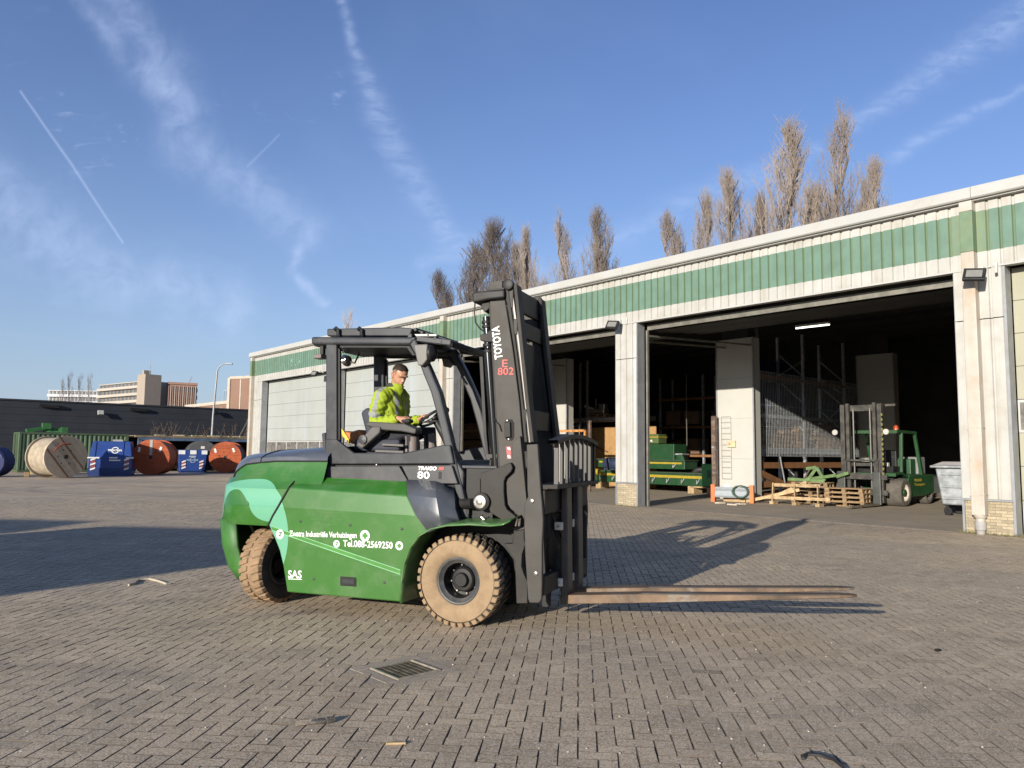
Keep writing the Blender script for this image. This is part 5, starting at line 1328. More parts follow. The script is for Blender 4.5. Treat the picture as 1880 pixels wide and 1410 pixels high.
def yard_left():
    # dark shed closing the yard
    A = EYE + ray(0, 734) / ray(0, 734).y * 56.0
    A = Vector((A.x, A.y, 0)); hS = (EYE + ray(0, 734) / ray(0, 734).y * 56.0).z
    S = thing('dark_shed', 'long low shed with a black clad wall behind the stored reels and containers', 'shed', A - be * 26, BY)
    m = pm('black_cladding', (.022, .026, .033), .65, 0, .12, .6, 0, 60, (.03, .033, .04), .4, .8)
    Ls = 62
    n = 10; ph = hS / n
    for i in range(n): MB().b2((0, -(i % 2) * .006, i * ph + .006), (Ls, .3, (i + 1) * ph - .006)).build('wall_board', m, S)
    MB().b2((0, -.08, hS + .002), (Ls, 14, hS + .12)).build('roof_edge', m, S); MB().b2((0, .32, 0), (Ls, 14, hS)).build('core', m, S)
    for i, (px, py, nm) in enumerate(((90, 745, 'long'), (183, 758, 'box'), (254, 752, 'long'), (394, 757, 'box'))):
        P = onp(px, py, A, bo)
        lab = ('faint strip lamp high on the black shed wall, farthest left', 'pale square floodlight low on the black shed wall', 'long strip lamp high on the black shed wall right of the square one', 'small dark floodlight on the black shed wall near the lamp post')[i]
        t = thing('wall_lamp', lab, 'wall lamp', P + bo * .05, BY, 'lamps on the black shed wall')
        if nm == 'long':
            MB().b2((-.7, -.02 - .2, -.10), (.7, -.02, .08)).build('housing', black(), t, .02); MB().b2((-.62, -.24, -.11), (.62, -.06, -.105)).build('lens', pm('lamp_glass', (.42, .41, .37), .25), t)
        else:
            MB().box((0, -.28, 0), (.42, .18, .36), rot=Matrix.Rotation(R(-25), 3, 'X')).build('housing', pm('lamp_pale', (.4, .4, .37), .4) if px == 183 else black(), t, .02)
            MB().bar((0, -.2, 0), (0, 0, .02), .08, .08).build('bracket', black(), t)
        for c in kids(t):
            for v in c.data.vertices: v.co.y = -v.co.y if False else v.co.y
    # lamp post behind
    P = gz(388, 862); P = Vector((P.x * .96, P.y * .96, 0)); lp_top = EYE + ray(392, 668) / ray(392, 668).y * P.y
    t = thing('street_lamp', 'slender grey lamp post with a curved arm above the black shed', 'street lamp', (P.x, P.y, 0), 0)
    g = pm('lamp_post_grey', (.28, .28, .28), .5, .2); h = lp_top.z
    dx = (EYE + ray(384, 800) / ray(384, 800).y * P.y).x - P.x
    MB().tube([(-.1, 0, 0), (-.05, 0, h * .5), (.12, 0, h - .55), (.28, 0, h - .2), (.62, 0, h), (.75, 0, h + .02)], [.11, .08, .06, .05, .045, .045], 10).build('post', g, t, smooth=50)
    MB().box((1.0, 0, h + .02), (.62, .2, .1)).build('lamp_head', g, t, .03)
    # green container and the open racks
    cA = gz(36, 866); c0 = EYE + ray(36, 800) / ray(36, 800).y * 50.5; c0 = Vector((c0.x, c0.y, 0))
    Hc = (EYE + ray(45, 793) / ray(45, 793).y * 50.5).z
    container('container', 'faded green shipping container behind the big wooden cable reel', c0 - bo * 2.44, BY, 6.6, Hc, (.060, .105, .055), 'faded_green')
    p = c0 + be * 5.9 + bo * .05
    t = thing('notice_board', 'small white notice on the end of the faded green container', 'sign', (p.x, p.y, 2.02), BY)
    MB().b2((-.32, -.0, -.2), (.32, -.015, .22)).build('board', pm('white_board', (.55, .55, .52), .6), t)
    for z in (.06, -.02): MB().b2((-.22, -.018, z), (.2, -.0165, z + .03)).build('print', pm('print_grey', (.22, .2, .2), .6), t)
    gw = pm('scrap_green', (.03, .125, .035), .6, 0, .2, 4)
    t = thing('scrap_machine', 'bright green scrap machine lying on top of the faded green container', 'machine frame', (*(c0 + be * 1.4 - bo * 1.0).xy, Hc), BY)
    MB().bar((-.9, 0, .1), (.4, .1, .35), .3, .25).build('beam', gw, t); MB().bar((.1, .2, .2), (1.4, .0, .18), .35, .3).build('beam', gw, t); MB().box((.25, 0, .45), (.5, .5, .4)).build('box', gw, t); MB().box((1.3, 0, .2), (.4, .6, .4)).build('box', gw, t)
    rust = pm('rusty_roof', (.17, .125, .075), .9, 0, .35, 1.5, .3, 20, (.30, .26, .16), .6, .9)
    blu = pm('blue_post', (.085, .13, .20), .6, 0, .2, 3); dk = pm('dark_lining', (.022, .021, .02), .85)
    r0 = c0 + be * 7.2; Hr = Hc - .05
    R_ = thing('storage_rack', 'low open storage shelter with a rusty mossy roof and blue posts behind the orange reels', 'shelter', r0, BY)
    MB().b2((-.2, -.12, Hr - .14), (13.4, 2.6, Hr)).build('roof', rust, R_); MB().b2((0, 2.45, 0), (13.2, 2.55, Hr - .14)).build('back_wall', dk, R_)
    MB().b2((0, -.10, Hr - .36), (13.2, -.02, Hr - .145)).build('roof_beam', blu, R_)
    for x in (.15, 6.55, 12.9): MB().box((x, 0, Hr / 2 - .1), (.26, .2, Hr - .3)).build('post', blu, R_)
    for i in range(26):
        x = rng.uniform(1, 9.5); MB().box((x, .1 + rng.random() * .8, Hr + .04), (rng.uniform(.3, .9), .3, .10), rng.uniform(-.3, .3)).build('moss_clump', pm('dry_moss', (.33, .29, .19), .95, 0, .3, 6), R_, .03)
    tw_ = MB()
    for i in range(60):
        x = rng.uniform(.8, 8.5); a = rng.uniform(-.5, .5); tw_.bar((x, .3, Hr), (x + a, .3 + rng.uniform(-.2, .2), Hr + rng.uniform(.3, 1.1)), .012, .012)
    o = tw_.build('dry_weeds', pm('dry_twig', (.16, .11, .07), .9), R_); o['kind'] = 'stuff'
    # bundles under the shelter
    t = thing('rubble_heap', 'brown heap of bundled sticks and sheeting under the low shelter', 'heap', (*(r0 + be * 5.2 - bo * .6).xy, 0), BY)
    hp = MB()
    for i in range(90):
        x = rng.gauss(0, 2.2); hgt = 1.95 * math.exp(-(x / 3.2) ** 2); z = rng.uniform(.1, max(.2, hgt)); a = rng.uniform(-.4, .9)
        hp.bar((x - .6 * math.cos(a), rng.uniform(-.8, .7), z - .3 * math.sin(a)), (x + .6 * math.cos(a), rng.uniform(-.8, .7), z + .5 * math.sin(a)), rng.uniform(.1, .3), rng.uniform(.05, .15))
    hp.build('sticks', pm('heap_brown', (.16, .12, .075), .9, 0, .4, 3, .3, 20, (.30, .25, .18), .5, 3), t)
    # trestle frame and boxes on the shelter roof
    t = thing('steel_trestle', 'dark steel trestle frame standing on the shelter roof by the lamp post', 'trestle', (*(r0 + be * 9.6 - bo * .9).xy, Hr), BY)
    gs = pm('dull_rail', (.2, .19, .16), .5, .4)
    for a, b in (((-1.3, 0, 0), (-1.3, 0, 1.45)), ((-1.3, 0, 1.35), (-.1, 0, .35)), ((-1.3, 0, 1.45), (2.6, 0, 1.5)), ((.5, 0, 0), (.5, 0, 1.4)), ((2.4, 0, 1.4), (1.2, 0, .2)), ((2.6, 0, 0), (2.6, 0, 1.5)), ((-1.3, .0, .05), (2.6, 0, .05)), ((-1.9, 0, .1), (-1.3, 0, 1.3))): MB().bar(a, b, .07, .07).build('bar', gs, t)
    tag(MB().box((0, 0, .36), (.72, .6, .72)).build('metal_cabinet', pm('pale_grey', (.30, .30, .28), .5, 0, .1), None, .02), 'pale grey metal cabinet on the shelter roof beside the trestle', 'cabinet').location = (*(r0 + be * 9.1 - bo * .3).xy, Hr)
    C.objects['metal_cabinet'].rotation_euler = (0, 0, BY)
    t = thing('engine_block', 'dark scrap engine block on the shelter roof at its right end', 'engine', (*(r0 + be * 12.2 - bo * .4).xy, Hr), BY)
    for c_, d in (((0, 0, .3), (1.3, .7, .5)), ((.3, 0, .65), (.5, .5, .3)), ((-.5, .1, .62), (.3, .4, .2))): MB().box(c_, d).build('casing', black(), t, .04)
    MB().tube([(-.8, -.2, .4), (-.9, -.3, .7), (-.3, -.3, .8)], .06, 8).build('pipe', black(), t)
    # cable reels
    pale = pm('weathered_timber', (.38, .315, .235), .9, 0, .18, 2.2, .25, 25, (.22, .17, .12), .6, 2.2, rnd=.35, streak=((.5, .42, .33), 2.2, .5))
    orange = pm('orange_timber', (.33, .068, .018), .75, 0, .15, 2.5, .2, 25, (.22, .05, .02), .5, 3, rnd=.22)
    drumw = pm('cable_wrap', (.13, .12, .11), .8, 0, .2, 4)
    g = gz(122, 878); r = (EYE + ray(122, 800) / ray(122, 800).y * g.y).z / 2
    fa = facing(g)
    R1 = reel('cable_reel', 'large bare wooden cable reel with brown straps in front of the green container', g - Vector((math.cos(fa), math.sin(fa), 0)) * .7 - Vector((.62, 0, 0)), fa + R(27), r, 2.05, pale, pm('reel_lagging', (.33, .275, .20), .9, 0, .2, 3), 'cable reels stored in the yard', tilt=R(38), core=.90)
    st = pm('rust_strap', (.14, .075, .045), .7)
    for off, ln in ((-.48, 1.75), (.30, 2.0)):
        a = R(38); u = Vector((0, math.cos(a), math.sin(a))); v = Vector((0, -math.sin(a), math.cos(a))); c_ = Vector((1.035, 0, r)) + u * off * r * 1.0
        MB().bar(c_ - v * r * ln / 2.05, c_ + v * r * ln / 2.05, .09, .02, up=(1, 0, 0)).build('strap', st, R1)
    arcp = [Vector((1.05, r * .62 * math.cos(q), r + r * .62 * math.sin(q))) for q in [R(75 + i * 12) for i in range(8)]]
    MB().tube(arcp, .035, 6).build('red_mark', pm('red_rope', (.25, .05, .03), .8), R1)
    for (px, py, ptop, lab, ang, w) in ((284, 872, 807, 'orange cable reel with a grey strap between the two blue skips', -14, 2.3), (417, 868, 811, 'orange cable reel right of the small blue skip, half hidden by the forklift hood', -10, 2.0)):
        g = gz(px, py); r = (EYE + ray(px, ptop) / ray(px, ptop).y * g.y).z / 2; fa = facing(g)
        q = reel('cable_reel', lab, g - Vector((math.cos(fa), math.sin(fa), 0)) * .9, fa + R(ang), r, w, orange, drumw if px > 300 else pm('orange_drum', (.38, .10, .03), .8), 'cable reels stored in the yard', tilt=R(90), strap=(px < 300), core=.93)
        wl = pm('white_label', (.62, .60, .56), .6)
        for yy, zz, s_ in ((-.62, .42, .2), (.5, .46, .2)):
            MB().box((w / 2 + .014, yy * r, r + zz * r), (.012, .14, .30), rot=Matrix.Rotation(rng.uniform(-.4, .4), 3, 'X')).build('label_sheet', wl, q)
    g = gz(20, 873); fa = facing(g)
    reel('cable_reel', 'small tan cable reel lying between the blue drum and the large wooden reel', g + Vector((.3, 3.2, 0)), fa + R(70), .83, 1.7, pm('tan_timber', (.26, .21, .14), .9, 0, .2, 4), pm('tan_wrap', (.27, .23, .16), .85, 0, .2, 6), 'cable reels stored in the yard', boards=False, core=.9)
    dark_r = reel('cable_reel', 'dark grey cable drum standing behind the small blue skip', gz(343, 868) + Vector((-.2, 2.8, 0)), facing(gz(343, 868)) + R(8), 1.12, 1.2, pm('dark_drum', (.075, .075, .075), .7), drumw, 'cable reels stored in the yard', boards=False, core=.9)
    for y, z in ((-.55, 1.45), (.0, 1.75)): MB().box((.62, y, z), (.012, .26, .18), rot=Matrix.Rotation(.4 if y < 0 else 0, 3, 'X')).build('label_sheet', pm('white_label', (.62, .6, .56), .6), dark_r)
    # blue drum at the picture edge
    g = gz(2, 876); fa = facing(g)
    t = thing('blue_drum', 'dark blue drum lying on its side at the left picture edge', 'drum', (g.x - .75, g.y, 0), fa + R(-22))
    bm_ = pm('blue_plastic', (.012, .018, .085), .7, 0, .1, 3)
    MB().lathe([(.78, -1.3), (.82, -1.28), (.82, 0), (.78, .03), (.74, -.02), (.0, -.02)], 32, Matrix.Translation((0, 0, .82)) @ Matrix.Rotation(R(90), 4, 'Y')).build('shell', bm_, t, smooth=40)
    MB().box((.02, .1, .55), (.05, .10, .5), rot=Matrix.Rotation(R(-14), 3, 'X')).build('wooden_batten', wood(), t)
    MB().tube([(.04, .7 * math.cos(a), .82 + .7 * math.sin(a)) for a in [R(20 + i * 15) for i in range(8)]], .02, 6).build('rim_light_edge', pm('blue_rim', (.10, .12, .25), .5), t)
    # timber blocks by the reel
    for k_, (px, py, s_) in enumerate(((61, 871, .34), (49, 875, .25))):
        g = gz(px, py); o = MB().box((0, 0, s_ / 2), (s_, s_ * .9, s_), .5).build('timber_block', wood('yellow_wood', (.36, .29, .12)) if k_ == 0 else wood(), None, .02); o.location = (g.x, g.y, 0)
        tag(o, ('yellowish timber block wedged under the large wooden reel', 'small pale chock on the ground left of the wooden reel')[k_], 'block')
    # handrail at the left edge
    g = gz(10, 862); t = thing('pipe_barrier', 'grey pipe railing with scrap behind it at the far left edge', 'railing', (g.x - 1, g.y, 0), BY)
    for z in (1.85, 1.0, .4): MB().tube([(-3, 0, z), (2.2, 0, z)], .05, 6).build('rail', steel(), t)
    for x in (-2.8, -.6, 1.6): MB().tube([(x, 0, 0), (x, 0, 1.85)], .05, 6).build('post', steel(), t)
    # blue skips
    blue = pm('blue_paint', (.010, .043, .20), .45, 0, .1, 1.5, dirt=(.03, .05, .12), da=.3, ds=3, coat=.2); blue2 = pm('blue_dark', (.008, .028, .12), .5)
    wh = pm('white_print', (.62, .63, .62), .5); rd = pm('red_stripe', (.28, .05, .05), .5)
    def skip(name, label, pl, pr, pyb, pyt, rot, closed):
        a, b = gz(pl, pyb), gz(pr, pyb); c_ = (a + b) / 2; w = (b - a).length; h = (EYE + ray((pl + pr) / 2, pyt) / ray((pl + pr) / 2, pyt).y * c_.y).z
        fa = facing(c_) + R(90) + R(rot)                       # x along the face
        t = thing(name, label, 'skip', (c_.x, c_.y, 0), fa, 'blue skips')
        d = 2.3
        if closed:
            z1 = h * .52; sec = [(0, .12), (0, z1), (-.38, h - .02), (-.75, h), (-d + .4, h), (-d, z1), (-d, .12)]
            rows = [[Vector((x, y * -1 * -1, z)) for y, z in sec] for x in (-w / 2, w / 2)]
            # mitred ends
            top_in = w * .07
            sec3 = lambda s: [Vector((s * (w / 2 - (top_in if z > z1 + .01 else 0)), -y, z)) for y, z in sec]
            b_ = MB(); b_.loft([sec3(-1), sec3(1)], capa=True, capb=True, closed=True); b_.build('body', blue, t, .02, fixn=True)
            MB().b2((-w / 2 + .02, -.02, .0), (w / 2 - .02, d * .9, .14)).build('base_frame', blue2, t)
            MB().b2((-w / 2 - .02, -.03, .14), (w / 2 + .02, -.005, h * .23)).build('lower_panel', blue2, t)
            for x in (-w * .36, w * .28): MB().bar((x, -.02, z1), (x + .0, .36, h), .05, .04).build('rib', blue, t)
            for x0, x1 in ((-w / 2 - .1, -w / 2 + w * .26), (w / 2 - w * .14, w / 2 + .1)): MB().b2((x0, -.05, z1 - .03), (x1, -.02, z1 + .05)).build('white_band', wh, t)
            for z, ww in ((z1 - .03, .17), (z1 - .18, .24)): MB().b2((-.02 * w, -.03, z), (ww * w, -.015, z + .08)).build('white_band', wh, t)
            zl_, yl = h * .74, .17
            nrm = Vector((0, -(h - .02 - z1), .38)).normalized()
        else:
            sec = [(-.0, .12), (.0, h), (-.08, h), (-d, h), (-d, .12)]
            b_ = MB(); ins = w * .06
            b_.loft([[Vector((s * (w / 2 - (ins if z < .2 else 0)), -y, z)) for y, z in sec] for s in (-1, 1)], capa=True, capb=True, closed=True); b_.build('body', blue, t, .02, fixn=True)
            MB().b2((-w / 2 + .1, .1, -.0), (w / 2 - .1, d * .9, .13)).build('base_frame', blue2, t)
            for x0, x1 in ((-.5, -.27), (-.10, .12), (.30, .5)): MB().b2((x0 * w, -.03, h - .30), (x1 * w, -.012, h - .03)).build('white_band', wh, t)
            MB().b2((-.13 * w, -.025, h - .50), (.11 * w, -.012, h - .40)).build('white_band', pm('dim_print', (.3, .33, .36), .5), t)
            zl_, yl = h * .56, -.0; nrm = Vector((0, -1, 0))
        # hazard stripes
        for s in (-1, 1):
            for i in range(5):
                z = h * .16 + i * h * .068; x = s * (w / 2 - .26) - (.0 if closed else s * .10)
                MB().add([Vector((x - .13, -.034, z)), Vector((x + .13, -.034, z + .10)), Vector((x + .13, -.034, z + .20)), Vector((x - .13, -.034, z + .10))], [(0, 1, 2, 3)]).build('hazard_stripe', rd if i % 2 else wh, t)
        # round emblem: broken ring with lettering across it
        up = Vector((0, -nrm.z, nrm.y)); up = Vector((0, abs(nrm.z), abs(nrm.y))); o_ = Vector((.10 * w if closed else .0, yl - .03, zl_))
        pt = wh if closed else pm('pale_blue_print', (.22, .30, .42), .5)
        ring = []; rr = .21 if closed else .20
        for i in range(25):
            a = R(25 + i * 13.2); ring.append((o_ + Vector((1, 0, 0)) * rr * math.cos(a) + up * rr * math.sin(a), o_ + Vector((1, 0, 0)) * rr * .74 * math.cos(a) + up * rr * .74 * math.sin(a)))
        MB().loft([[p for p, q in ring], [q for p, q in ring]]).build('emblem', pt, t)
        text('FRISOMA', .17, pt, frameM(o_ - Vector((.38, 0, 0)) - up * .06 + nrm * .006, (1, 0, 0), up), 'lettering', t, bold=.008, fit=.76)
        return t
    skip('skip', 'large blue roofed skip with a white ring emblem beside the wooden reel', 160, 240, 874, 810, -7, True)
    skip('skip', 'small blue open skip with three white bands between the orange reels', 326, 379, 868, 826, 3, False)
yard_left()

# boxes stacked off to the left behind the camera; their long evening shadows cross the yard
def stacks():
    for i, (x, y, lv, rz, col) in enumerate(((-14.15, -5.2, 2, 174, (.10, .05, .035)), (-20.95, -3.5, 2, 174, (.05, .09, .16)), (-27.6, -2.2, 2, 172, (.16, .16, .15)))):
        for l in range(lv):
            container('container', ('rust red', 'blue', 'pale grey')[i] + ' container out of the picture on the left, ' + ('at the bottom', 'on top')[l], (x, y, l * 2.6), R(rz), 6.06 if i < 2 else 4.5, 2.59, col, ('rust_red', 'box_blue', 'box_grey')[i], 'containers stacked left of the camera')
stacks()
# ------------------------------------------------------------------ goods inside the open bays
def W_(l): return fw(l)
def put(o, l, rz=0.0): o.location = fw(l); o.rotation_euler = (0, 0, WYAW + rz); return o
def G_(px, py): return fl(px, py)
PAL = wood('pallet_wood', (.255, .17, .09))
def pallet(label, l, rz, group='pallets in the hall'):
    t = thing('pallet', label, 'pallet', fw(l), WYAW + rz, group)
    for y in (-.345, -.17, 0, .17, .345): MB().box((0, y, .133), (1.2, .115, .022)).build('top_board', PAL, t)
    for x in (-.53, 0, .53):
        MB().box((x, 0, .111), (.12, .8, .022)).build('cross_board', PAL, t)
        for y in (-.34, 0, .34): MB().box((x, y, .06), (.12, .11, .078)).build('block', PAL, t)
    for y in (-.34, 0, .34): MB().box((0, y, .011), (1.2, .1, .02)).build('bottom_board', PAL, t)
    return t
def inside():
    st = steel(); bk = black(); rb = pm('rack_brown', (.21, .095, .035), .7, 0, .2, 3, .1, 20, (.12, .07, .04), .4, 4)
    gr = pm('machine_green', (.008, .048, .015), .42, 0, .1, 3, dirt=(.05, .06, .03), da=.3, ds=5, coat=.2); yl = pm('machine_yellow', (.30, .22, .02), .5, 0, .1, 5)
    org = pm('guard_orange', (.62, .13, .02), .5, 0, .08, 4, dirt=(.3, .1, .05), da=.3); pg = pm('guard_grey', (.27, .30, .33), .55, .1, .1, 2, dirt=(.2, .19, .17), da=.4)
    # rack guard in front of the boxed column
    a, b = G_(1310, 921), G_(1381, 924); c_ = (a + b) / 2; L = (a - b).length; ang = math.atan2(a.y - b.y, a.x - b.x)
    t = thing('rack_guard', 'grey steel guard beam between two orange posts in front of the white column', 'rack guard', fw(c_), WYAW + ang)
    for s in (-1, 1): MB().b2((s * L / 2 - .07, -.09, 0), (s * L / 2 + .07, .09, .60)).build('post', org, t, .01)
    MB().prism([Vector((-L / 2 + .072, y, z)) for y, z in ((.06, .16), (.09, .22), (.06, .30), (.06, .38), (.09, .46), (.06, .52), (.0, .52), (.0, .16))], (L - .144, 0, 0)).build('beam', pg, t, fixn=True)
    o = c_ + Vector((.0, -.35, 0))
    t = thing('cardboard_box', 'open flattened cardboard box lying behind the guard beam', 'box', fw(o), WYAW + .15); cb = pm('cardboard', (.36, .25, .14), .85, 0, .15, 4)
    MB().box((.1, 0, .46), (.85, .4, .06), rot=Matrix.Rotation(.12, 3, 'Y')).build('flap', cb, t); MB().box((.1, -.05, .2), (.8, .35, .38)).build('body', cb, t); MB().box((.35, .16, .52), (.18, .02, .18), .5).build('paper', pm('white_label', (.62, .6, .56), .6), t)
    t = thing('cable_hook', 'coil of dark green cable hung over the right end of the guard beam', 'cable', fw(c_ + (b - a).normalized() * (L * .28) + Vector((0, .12, 0))), WYAW + ang)
    for q in range(3): MB().tube([(.26 * math.cos(u) + .02 * q, .03 * q, .38 + .2 * math.sin(u)) for u in [R(i * 30) for i in range(12)]], .022, 6, closed=True).build('loop', pm('dark_green', (.035, .075, .05), .6), t)
    rub = pm('paper_litter', (.42, .37, .30), .9, 0, .3, 8)
    for i, (px, py) in enumerate(((1322, 925), (1345, 928), (1360, 927))):
        g = G_(px, py); o = MB().box((0, 0, .03), (.35, .12, .05), rng.random()).build('litter', rub, None, .02); put(o, g); tag(o, ('pale scrap on the floor at the left foot of the guard', 'flat tan scrap of card on the floor below the guard beam', 'dusty scrap at the right below the guard beam')[i], 'scrap', 'scraps under the guard beam')
    # wire panel and yellow box on the column
    colY = -6.2
    A, B = fy(1322, 765, colY + .1), fy(1366, 880, colY + .1)
    t = thing('wire_panel', 'narrow wire grid leaning upright against the white column', 'wire panel', fw((B.x, colY + .08, 0)), WYAW); wr = pm('grey_wire', (.36, .355, .34), .5, .4)
    w_ = (A.x - B.x) * .42
    for x in (A.x - B.x - w_ - .02, (A.x - B.x) - .02): MB().tube([(x, 0, B.z), (x, .02, A.z)], .007, 5).build('upright', wr, t)
    for i in range(12): z = B.z + (A.z - B.z) * i / 11; MB().tube([(A.x - B.x - w_ - .02, 0, z), (A.x - B.x - .02, 0, z)], .006, 5).build('rung', wr, t)
    p = fy(1343, 815, colY + .04); t = thing('switch_box', 'yellowed switch box on the white column', 'switch box', fw(p), WYAW)
    MB().box((0, 0, 0), (.34, .08, .24)).build('box', pm('yellowed_plastic', (.50, .44, .27), .6), t, .01); MB().box((.05, .045, 0), (.08, .015, .09)).build('switch', pm('amber', (.45, .25, .05), .5), t)
    # rusty post at the left of the column
    g = fy(1313, 895, colY + .25); zt = fy(1313, 764, colY + .25).z
    ru = pm('flaking_paint', (.115, .075, .055), .85, .1, .4, 5, .3, 25, (.36, .33, .30), .5, 6)
    t = thing('steel_post', 'rusty flaking steel post standing left of the white column', 'post', fw((g.x, g.y, 0)), WYAW)
    MB().box((0, 0, zt / 2), (.17, .17, zt)).build('shaft', ru, t, .01); MB().box((.0, .1, zt * .62), (.10, .05, .08)).build('clamp', st, t)
    # rack between the white columns, running into the depth of the hall: local x goes inwards, z up
    sR = 9.35
    def rx(px, py, s=sR):
        q = onp(px, py, F0 + we * s, we) - F0; return Vector((-q.dot(wo), 0, q.z))
    RW = WYAW - R(90); rloc = fw((sR, 0, 0))
    mL, mR = rx(1389, 835), rx(1570, 835)
    t = thing('mesh_guard', 'galvanised mesh guard of upright wires along the racking between the white columns', 'mesh guard', rloc, RW)
    n = 70; zt, zb = 4.75, rx(1480, 838).z
    for i in range(n + 1): x = mL.x + (mR.x - mL.x) * i / n; MB().tube([(x, -.16, zb), (x, -.155, zt)], .0085, 4).build('wire', st, t)
    for z in (zb, zb + .3, zb + 1.1, zb + 1.9, zt): MB().tube([(mL.x, -.145, z), (mR.x, -.145, z)], .012, 5).build('cross_wire', st, t)
    rk = thing('pallet_rack', 'tall pallet rack with grey beams behind the wire mesh guard', 'rack', rloc, RW)
    ups = [rx(1392, 800).x, rx(1477, 800).x, rx(1552, 800).x]
    for x in ups:
        for y in (0, 1.1): MB().box((x, y, 3.3), (.10, .10, 6.4)).build('upright', st, rk)
        for q in range(5): MB().bar((x, 0, .4 + q * 1.1), (x, 1.1, 1.4 + q * 1.1), .04, .04).build('brace', st, rk)
    for p0, p1 in (((1412, 772), (1475, 817)), ((1413, 770), (1453, 745)), ((1518, 785), (1560, 815)), ((1520, 770), (1545, 748)), ((1510, 700), (1545, 722)), ((1478, 660), (1412, 700))):
        A, B = rx(*p0, sR + .5), rx(*p1, sR + .5); MB().bar((A.x, .5, A.z), (B.x, .5, B.z), .06, .06).build('diagonal', st, rk)
    dkl = pm('dark_lining', (.022, .021, .02), .85)
    for z, h_, m in ((rx(1480, 829).z, .2, pg), (3.1, .12, st), (4.6, .12, rb)):
        MB().b2((mL.x, -.06, z - h_ / 2), (mR.x, 0, z + h_ / 2)).build('beam', m, rk); MB().b2((mL.x, .01, z - .03), (mR.x, 1.05, z + .02)).build('deck', dkl, rk)
    A, B = rx(1386, 743), rx(1412, 743); MB().b2((A.x, -.10, A.z - .06), (B.x, -.06, A.z + .06)).build('beam', pm('beam_blue', (.03, .08, .25), .5), rk)
    t = thing('timber_barrier', 'brown painted beams fixed low along the racking between the white columns', 'barrier', rloc, RW)
    for py, a_, b_ in ((854, 1387, 1566), (889, 1387, 1450), (911, 1387, 1445)):
        A, B = rx(a_, py), rx(b_, py); z = A.z; MB().b2((A.x, -.28, z - .11), (B.x, -.21, z + .11)).build('beam', rb, t)
    A, B = rx(1385, 869), rx(1444, 897); MB().bar((A.x, -.31, A.z), (B.x, -.31, B.z), .06, .22).build('diagonal', rb, t)
    A, B = rx(1416, 838), rx(1425, 885); MB().tube([(A.x, -.36, A.z), (B.x, -.36, B.z)], .03, 6).build('steel_bar', st, t)
    A, B = rx(1473, 858), rx(1452, 893); MB().tube([(A.x, -.36, A.z), (B.x, -.36, B.z)], .03, 6).build('rusty_bar', ru, t)
    zsh = rx(1480, 829).z + .11
    sack = pm('sacking', (.19, .12, .06), .9, 0, .3, 6, .3, 30)
    for nm, a_, b_, ptop, lab, cat in (('bundle', 1405, 1428, 794, 'tan wrapped bundle on the rack shelf, leftmost', 'bundle'), ('bundle', 1430, 1444, 790, 'second tan bundle on the rack shelf', 'bundle'), ('bundle', 1446, 1456, 792, 'narrow tan bundle on the rack shelf left of the upright', 'bundle'), ('board_stack', 1452, 1484, 772, 'tall brown wrapped load on the rack shelf at the middle upright', 'load'), ('board_stack', 1488, 1528, 780, 'broad stack of brown boards on the rack shelf', 'load'), ('crate', 1530, 1556, 812, 'low rusty box on the rack shelf near the parked mast', 'box')):
        A, B = rx(a_, 822, sR + .4), rx(b_, 822, sR + .4); T_ = rx((a_ + b_) / 2, ptop, sR + .4)
        wd, hh = B.x - A.x, max(.2, T_.z - zsh); t = thing(nm, lab, cat, fw((sR + .55, -(A.x + B.x) / 2, zsh)), RW, 'goods on the rack shelf'); nn = max(2, int(hh / .16))
        for i in range(nn): MB().box((rng.uniform(-.05, .05), rng.uniform(-.05, .05), hh * (i + .5) / nn), (wd * rng.uniform(.78, .95), .8, hh / nn * .92), rng.uniform(-.07, .07)).build('layer', sack, t, .02)
    P = rx(1562, 820, sR + .2); t = thing('red_can', 'red can on the rack shelf beside the parked forklift mast', 'can', fw((sR + .2, -P.x, zsh)), RW); MB().lathe([(.2, 0), (.22, .05), (.22, .4), (.12, .46), (0, .46)], 14).build('can_body', pm('red_paint', (.5, .05, .02), .5), t, smooth=40)
    for i, (px, py, lab) in enumerate(((1389, 803, 'green clamp on the rack shelf at the left, lower'), (1407, 797, 'green clamp on the rack behind the mesh, upper'))):
        P = rx(px, py, sR + .1 + i * .3); t = thing('clamp', lab, 'clamp', fw((sR + .1 + i * .3, -P.x, P.z)), RW, 'green clamps'); m = pm('light_green', (.08, .28, .12), .5)
        MB().box((0, 0, .12), (.26, .1, .06)).build('jaw', m, t); MB().box((0, 0, -.02), (.1, .08, .22)).build('body', m, t); MB().box((.02, 0, -.18), (.2, .1, .06)).build('jaw', m, t)
    tp_ = pm('blue_tarp', (.018, .028, .10), .6, 0, .3, 2, .3, 6)
    for a_, b_, p0, p1, lab in ((1394, 1460, 660, 760, 'dark blue sheet hanging high behind the mesh, left'), (1515, 1568, 735, 812, 'dark blue sheet hung behind the mesh near the parked mast')):
        A, B = rx(a_, p0, sR + 1.2), rx(b_, p1, sR + 1.2); t = thing('tarpaulin', lab, 'tarpaulin', fw((sR + 1.2, -(A.x + B.x) / 2, (A.z + B.z) / 2)), RW, 'blue sheets in the rack'); w, h = B.x - A.x, A.z - B.z; b = MB()
        b.loft([[Vector((-w / 2 + w * i / 12, .05 * math.sin(i * 1.7 + z), z)) for i in range(13)] for z in (-h / 2, -h / 6, h / 6, h / 2)]); b.build('sheet', tp_, t, solid=.01, smooth=60)
    # pallets
    g = G_(1508, 921)
    base = Vector((6.95, -6.55, 0))
